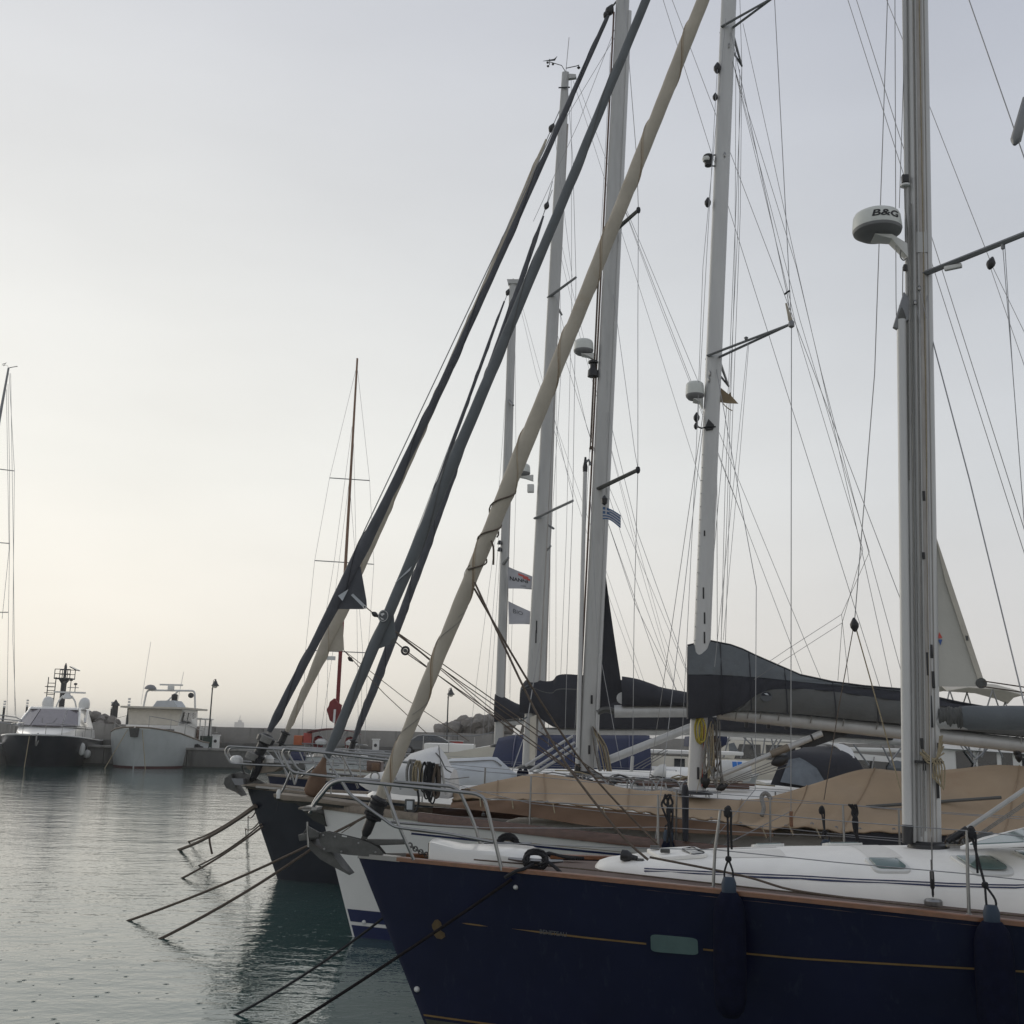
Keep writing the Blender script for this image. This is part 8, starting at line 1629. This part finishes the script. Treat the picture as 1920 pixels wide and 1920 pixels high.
MB().lathe([(0, -.14), (.045, -.12), (.045, .12), (0, .14)], 8, (1.05, -1.6, 2.0), (.6, 0, .8)).build('red_float', 'rope_red', r3)
r4, k = cruiser('motor_boat', 'white awninged motor boat with dark side windows and tall cream bimini, behind the nearest mast', (16.338, 38, 2.296)[0], 38, 10, 3.4, 1.8, True, 'dark_gelcoat')
windowed(r4, 'cabin', 'white_gelcoat', [(-2.6, 1.6), (1.4, 1.6), (1.2, 2.75), (-2.2, 2.75)], 1.5, [[(-1.5, 2.05), (-.95, 2.05), (-.95, 2.65), (-1.5, 2.65)], [(-.8, 2.05), (-.2, 2.05), (-.2, 2.65), (-.8, 2.65)], [(-.05, 2.05), (.3, 2.05), (.3, 2.65), (-.05, 2.65)]])
MB().loft([[(-2.3, -1.7, 2.75), (-2.3, 1.7, 2.75), (-2.3, 0, 2.92)], [(3.6, -1.75, 2.5), (3.6, 1.75, 2.5), (3.6, 0, 2.75)]]).build('awning', 'canvas_white', r4); MB().prism([(.6, 0, 2.0), (4.0, 0, 1.95), (4.0, 0, 2.4), (.6, 0, 2.5)], (0, 3.0, 0)).build('cockpit_screen', 'canvas_dark', r4)
bim = []
for x, z in ((-1.6, 4.72), (-.9, 4.85), (.2, 4.80), (.9, 4.62), (1.3, 4.45)): bim.append([(x, y, z+.14*(1-(y/1.3)**2)-(.10 if abs(y) > 1.2 else 0)) for y in (-1.3, -.7, 0, .7, 1.3)])
MB().sheet(bim, (0, 0, -.02)).build('bimini', 'canvas_cream', r4, angle=70)
for x0, x1, z1 in ((-2.0, -1.5, 4.65), (-1.0, -1.5, 4.65), (-.8, -.1, 4.7), (.4, -.1, 4.7), (.6, 1.2, 4.4), (1.7, 1.2, 4.4)):
    for s in (-1, 1): MB().tube([(x0, s*1.3, 2.8), (x1, s*1.25, z1)], .025, 6).build('bimini_frame', 'stainless', r4)
for x in (-2.9, -1.2, .6, 2.4, 4.0): MB().tube([(x, -1.62, 1.6), (x+.5, -1.6, 2.9)], .03, 6).build('awning_post', 'stainless', r4); MB().tube([(x+.7, -1.62, 1.6), (x-.2, -1.6, 2.9)], .022, 6).build('awning_stay', 'stainless', r4)
for o_, Yv, prs in ((r2, 40, (((8.097, 40, 3.314), (7.794, 40, 2.221)), ((8.115, 40, 3.296), (8.813, 40, 2.676)), ((8.691, 40, 3.329), (8.404, 40, 2.199)), ((8.709, 40, 3.273), (8.958, 40, 2.251)), ((9.343, 40, 3.327), (9.189, 40, 2.387)), ((9.439, 40, 3.311), (9.611, 40, 2.454)), ((9.978, 40, 3.4), (9.478, 40, 2.506)), ((10.13, 40, 3.329), (9.672, 40, 2.605)))),
                   (r4, 34, (((13.889, 34, 2.907), (14.27, 34, 2.488)), ((14.082, 34, 2.864), (14.173, 34, 2.486)), ((14.618, 34, 2.862), (14.482, 34, 2.494)), ((14.764, 34, 2.85), (14.299, 34, 2.426)), ((14.973, 34, 2.824), (15.116, 34, 2.51)), ((10.582, 34, 2.791), (11.028, 34, 2.168)), ((11.474, 34, 2.734), (11.725, 34, 2.17)), ((12.042, 34, 2.717), (11.664, 34, 2.263))))):
    ri = Matrix.Rotation(radians(4), 3, 'Z')
    for a, c in prs: MB().tube([ri @ (Vector(a)-o_.location), ri @ (Vector(c)-o_.location)], .028, 6).build('canopy_strut', 'spreader_grey', o_)
# scrubby trees on the far shore
def tree(x, y, h, r, label, seed):
    rnd = random.Random(seed); o = empty('scrub_tree', (x, y, 1.0)); tag(o, label, 'tree', 'scrubby trees on the far shore')
    MB().tube([(0, 0, 0), (.1, 0, h*.4), (0, .1, h*.75)], [.18, .12, .05], 7).build('trunk', 'bark', o)
    b = MB(); cl_ = [(Vector((rnd.uniform(-r, r)*.7, rnd.uniform(-r, r)*.7, h*rnd.uniform(.35, .9))), r*rnd.uniform(.3, .55)) for _ in range(9)]
    for k in range(700):
        c, q = rnd.choice(cl_); d = Vector((rnd.gauss(0, 1), rnd.gauss(0, 1), rnd.gauss(0, .8))); d = d.normalized()*q*rnd.random()**.35; p = c+d; s = rnd.uniform(.1, .2)
        a = Vector((rnd.uniform(-1, 1), rnd.uniform(-1, 1), rnd.uniform(-1, 1))).normalized()*s; e = a.cross(Vector((rnd.uniform(-1, 1), rnd.uniform(-1, 1), rnd.uniform(-1, 1)))).normalized()*s*.7
        b.add([p-a, p+e, p+a, p-e], [(0, 1, 2, 3)])
    b.build('crown', 'leaf_olive', o, smooth=False)
land = MB(); land.loft([[(x, 118+8*sin(x*.2), .2), (x, 124, 1.2+.5*sin(x*.3)), (x, 150, 1.6)] for x in range(22, 64, 3)], closed=False, caps=False); land.build('shore', 'rock', kind='structure')
for x, y, h, r, lab, sd in (((32.709, 130, 3.761)[0], 130, 4.2, 1.4, 'low scrub tree at the left end of the far shore, behind the grey boom', 1), ((34.266, 130, 3.801)[0], 130, 5.0, 1.7, 'tallest scrub tree of the far shore, seen under the grey boom', 2), ((36.374, 132, 3.858)[0], 132, 4.4, 1.5, 'scrub tree just above the vang on the far shore', 3), ((37.639, 132, 3.891)[0], 132, 4.1, 1.5, 'scrub tree at the right end of the far shore group', 4)):
    tree(x, y, h, r, lab, sd)

# ================================================================== MOORING LINES running down into the water
def mooring(label, a, c, r, m='rope_brown', sag=.10, wrap=None):
    a, c = Vector(a), Vector(c); o = empty('mooring_line', c); tag(o, label, 'mooring line', 'mooring lines running down into the water')
    c2 = c+(c-a).normalized()*.5; pts = [a+(c2-a)*t-Vector((0, 0, sag*4*t*(1-t))) for t in [i/12 for i in range(13)]]
    MB().tube([p-c for p in pts], r, 7).build('rope', m, o); return o, c
l1, c = mooring('grey mooring line with the leftmost water entry, running up to the white bow', (-1.827, 15.219, 1.633), (-5.435, 16.588, 0), .018)
l2, c = mooring('grey mooring line just right of the leftmost one, ending at the white stem', (-2.453, 15.768, 1.273), (-4.58, 15.221, 0), .020)
l3, c = mooring('thick brown mooring line with a hanging knot off the dark bow', (-4.677, 21.325, 1.316), (-7.497, 26.277, 0), .034); 
o = l3; k0 = l3.location*0+Vector((-4.677, 21.325, 1.316))*.46+Vector(c)*.54-Vector(c)-Vector((0,0,.1)); MB().tube(polyat([k0, k0+Vector((.03, -.05, -.12)), k0+Vector((.1, -.05, -.35))], 3), .022, 6).build('hanging_tail', 'rope_brown', o); MB().lathe([(0, -.06), (.05, 0), (0, .06)], 8, k0).build('knot', 'rope_brown', o)
mooring('second brown line doubled just above the knotted line at the dark bow', (-4.711, 21.379, 1.342), (-7.808, 28.184, 0), .022)
mooring('thin mooring line entering the water below the knotted line, lower of the close pair', (-4.507, 21.257, 0.967), (-6.067, 21.282, 0), .020); mooring('thin mooring line, upper of the close pair at the dark bow', (-4.558, 21.342, 0.998), (-6.294, 23.413, 0), .016)
mooring('short line stub entering the water by the dark stem, upper one', (-4.727, 21.581, 1.211), (-8.376, 37.093, 0), .014); mooring('short line stub entering the water by the dark stem, lower one', (-4.65, 21.573, 1.018), (-7.374, 32.428, 0), .014)
mooring('black mooring line entering the water near the bottom edge, farther from the navy hull', (-1.126, 11.571, 0.949), (-2.685, 11.384, 0), .013, 'black_rope')
fz = Vector((1.591, -0.612, 1.413)); a_ = hull_point(PS[1], fz.x, fz.z+.04, -1, .03)
mooring('thick black mooring line crossing the navy bow and leaving the picture at the bottom', to_world(1, a_), (-2.065, 10.634, 0), .0145, 'rope_dark', .03)


# ================================================================== THE AIR: thin evening haze over the harbour
hz = MB(); hz.box((0, 2770, 15.2), (9200, 5860, 32.4)); ho = hz.build('haze', 'concrete', smooth=False, kind='stuff')
hm = bpy.data.materials.new('haze_air'); hm.use_nodes = True; t = hm.node_tree; t.nodes.clear()
out = nd(t, 'ShaderNodeOutputMaterial'); pv = nd(t, 'ShaderNodeVolumePrincipled')
pv.inputs['Color'].default_value = (.985, .975, .95, 1); pv.inputs['Density'].default_value = .00040; pv.inputs['Anisotropy'].default_value = .35
t.links.new(pv.outputs[0], out.inputs['Volume'])
ho.data.materials.clear(); ho.data.materials.append(hm)
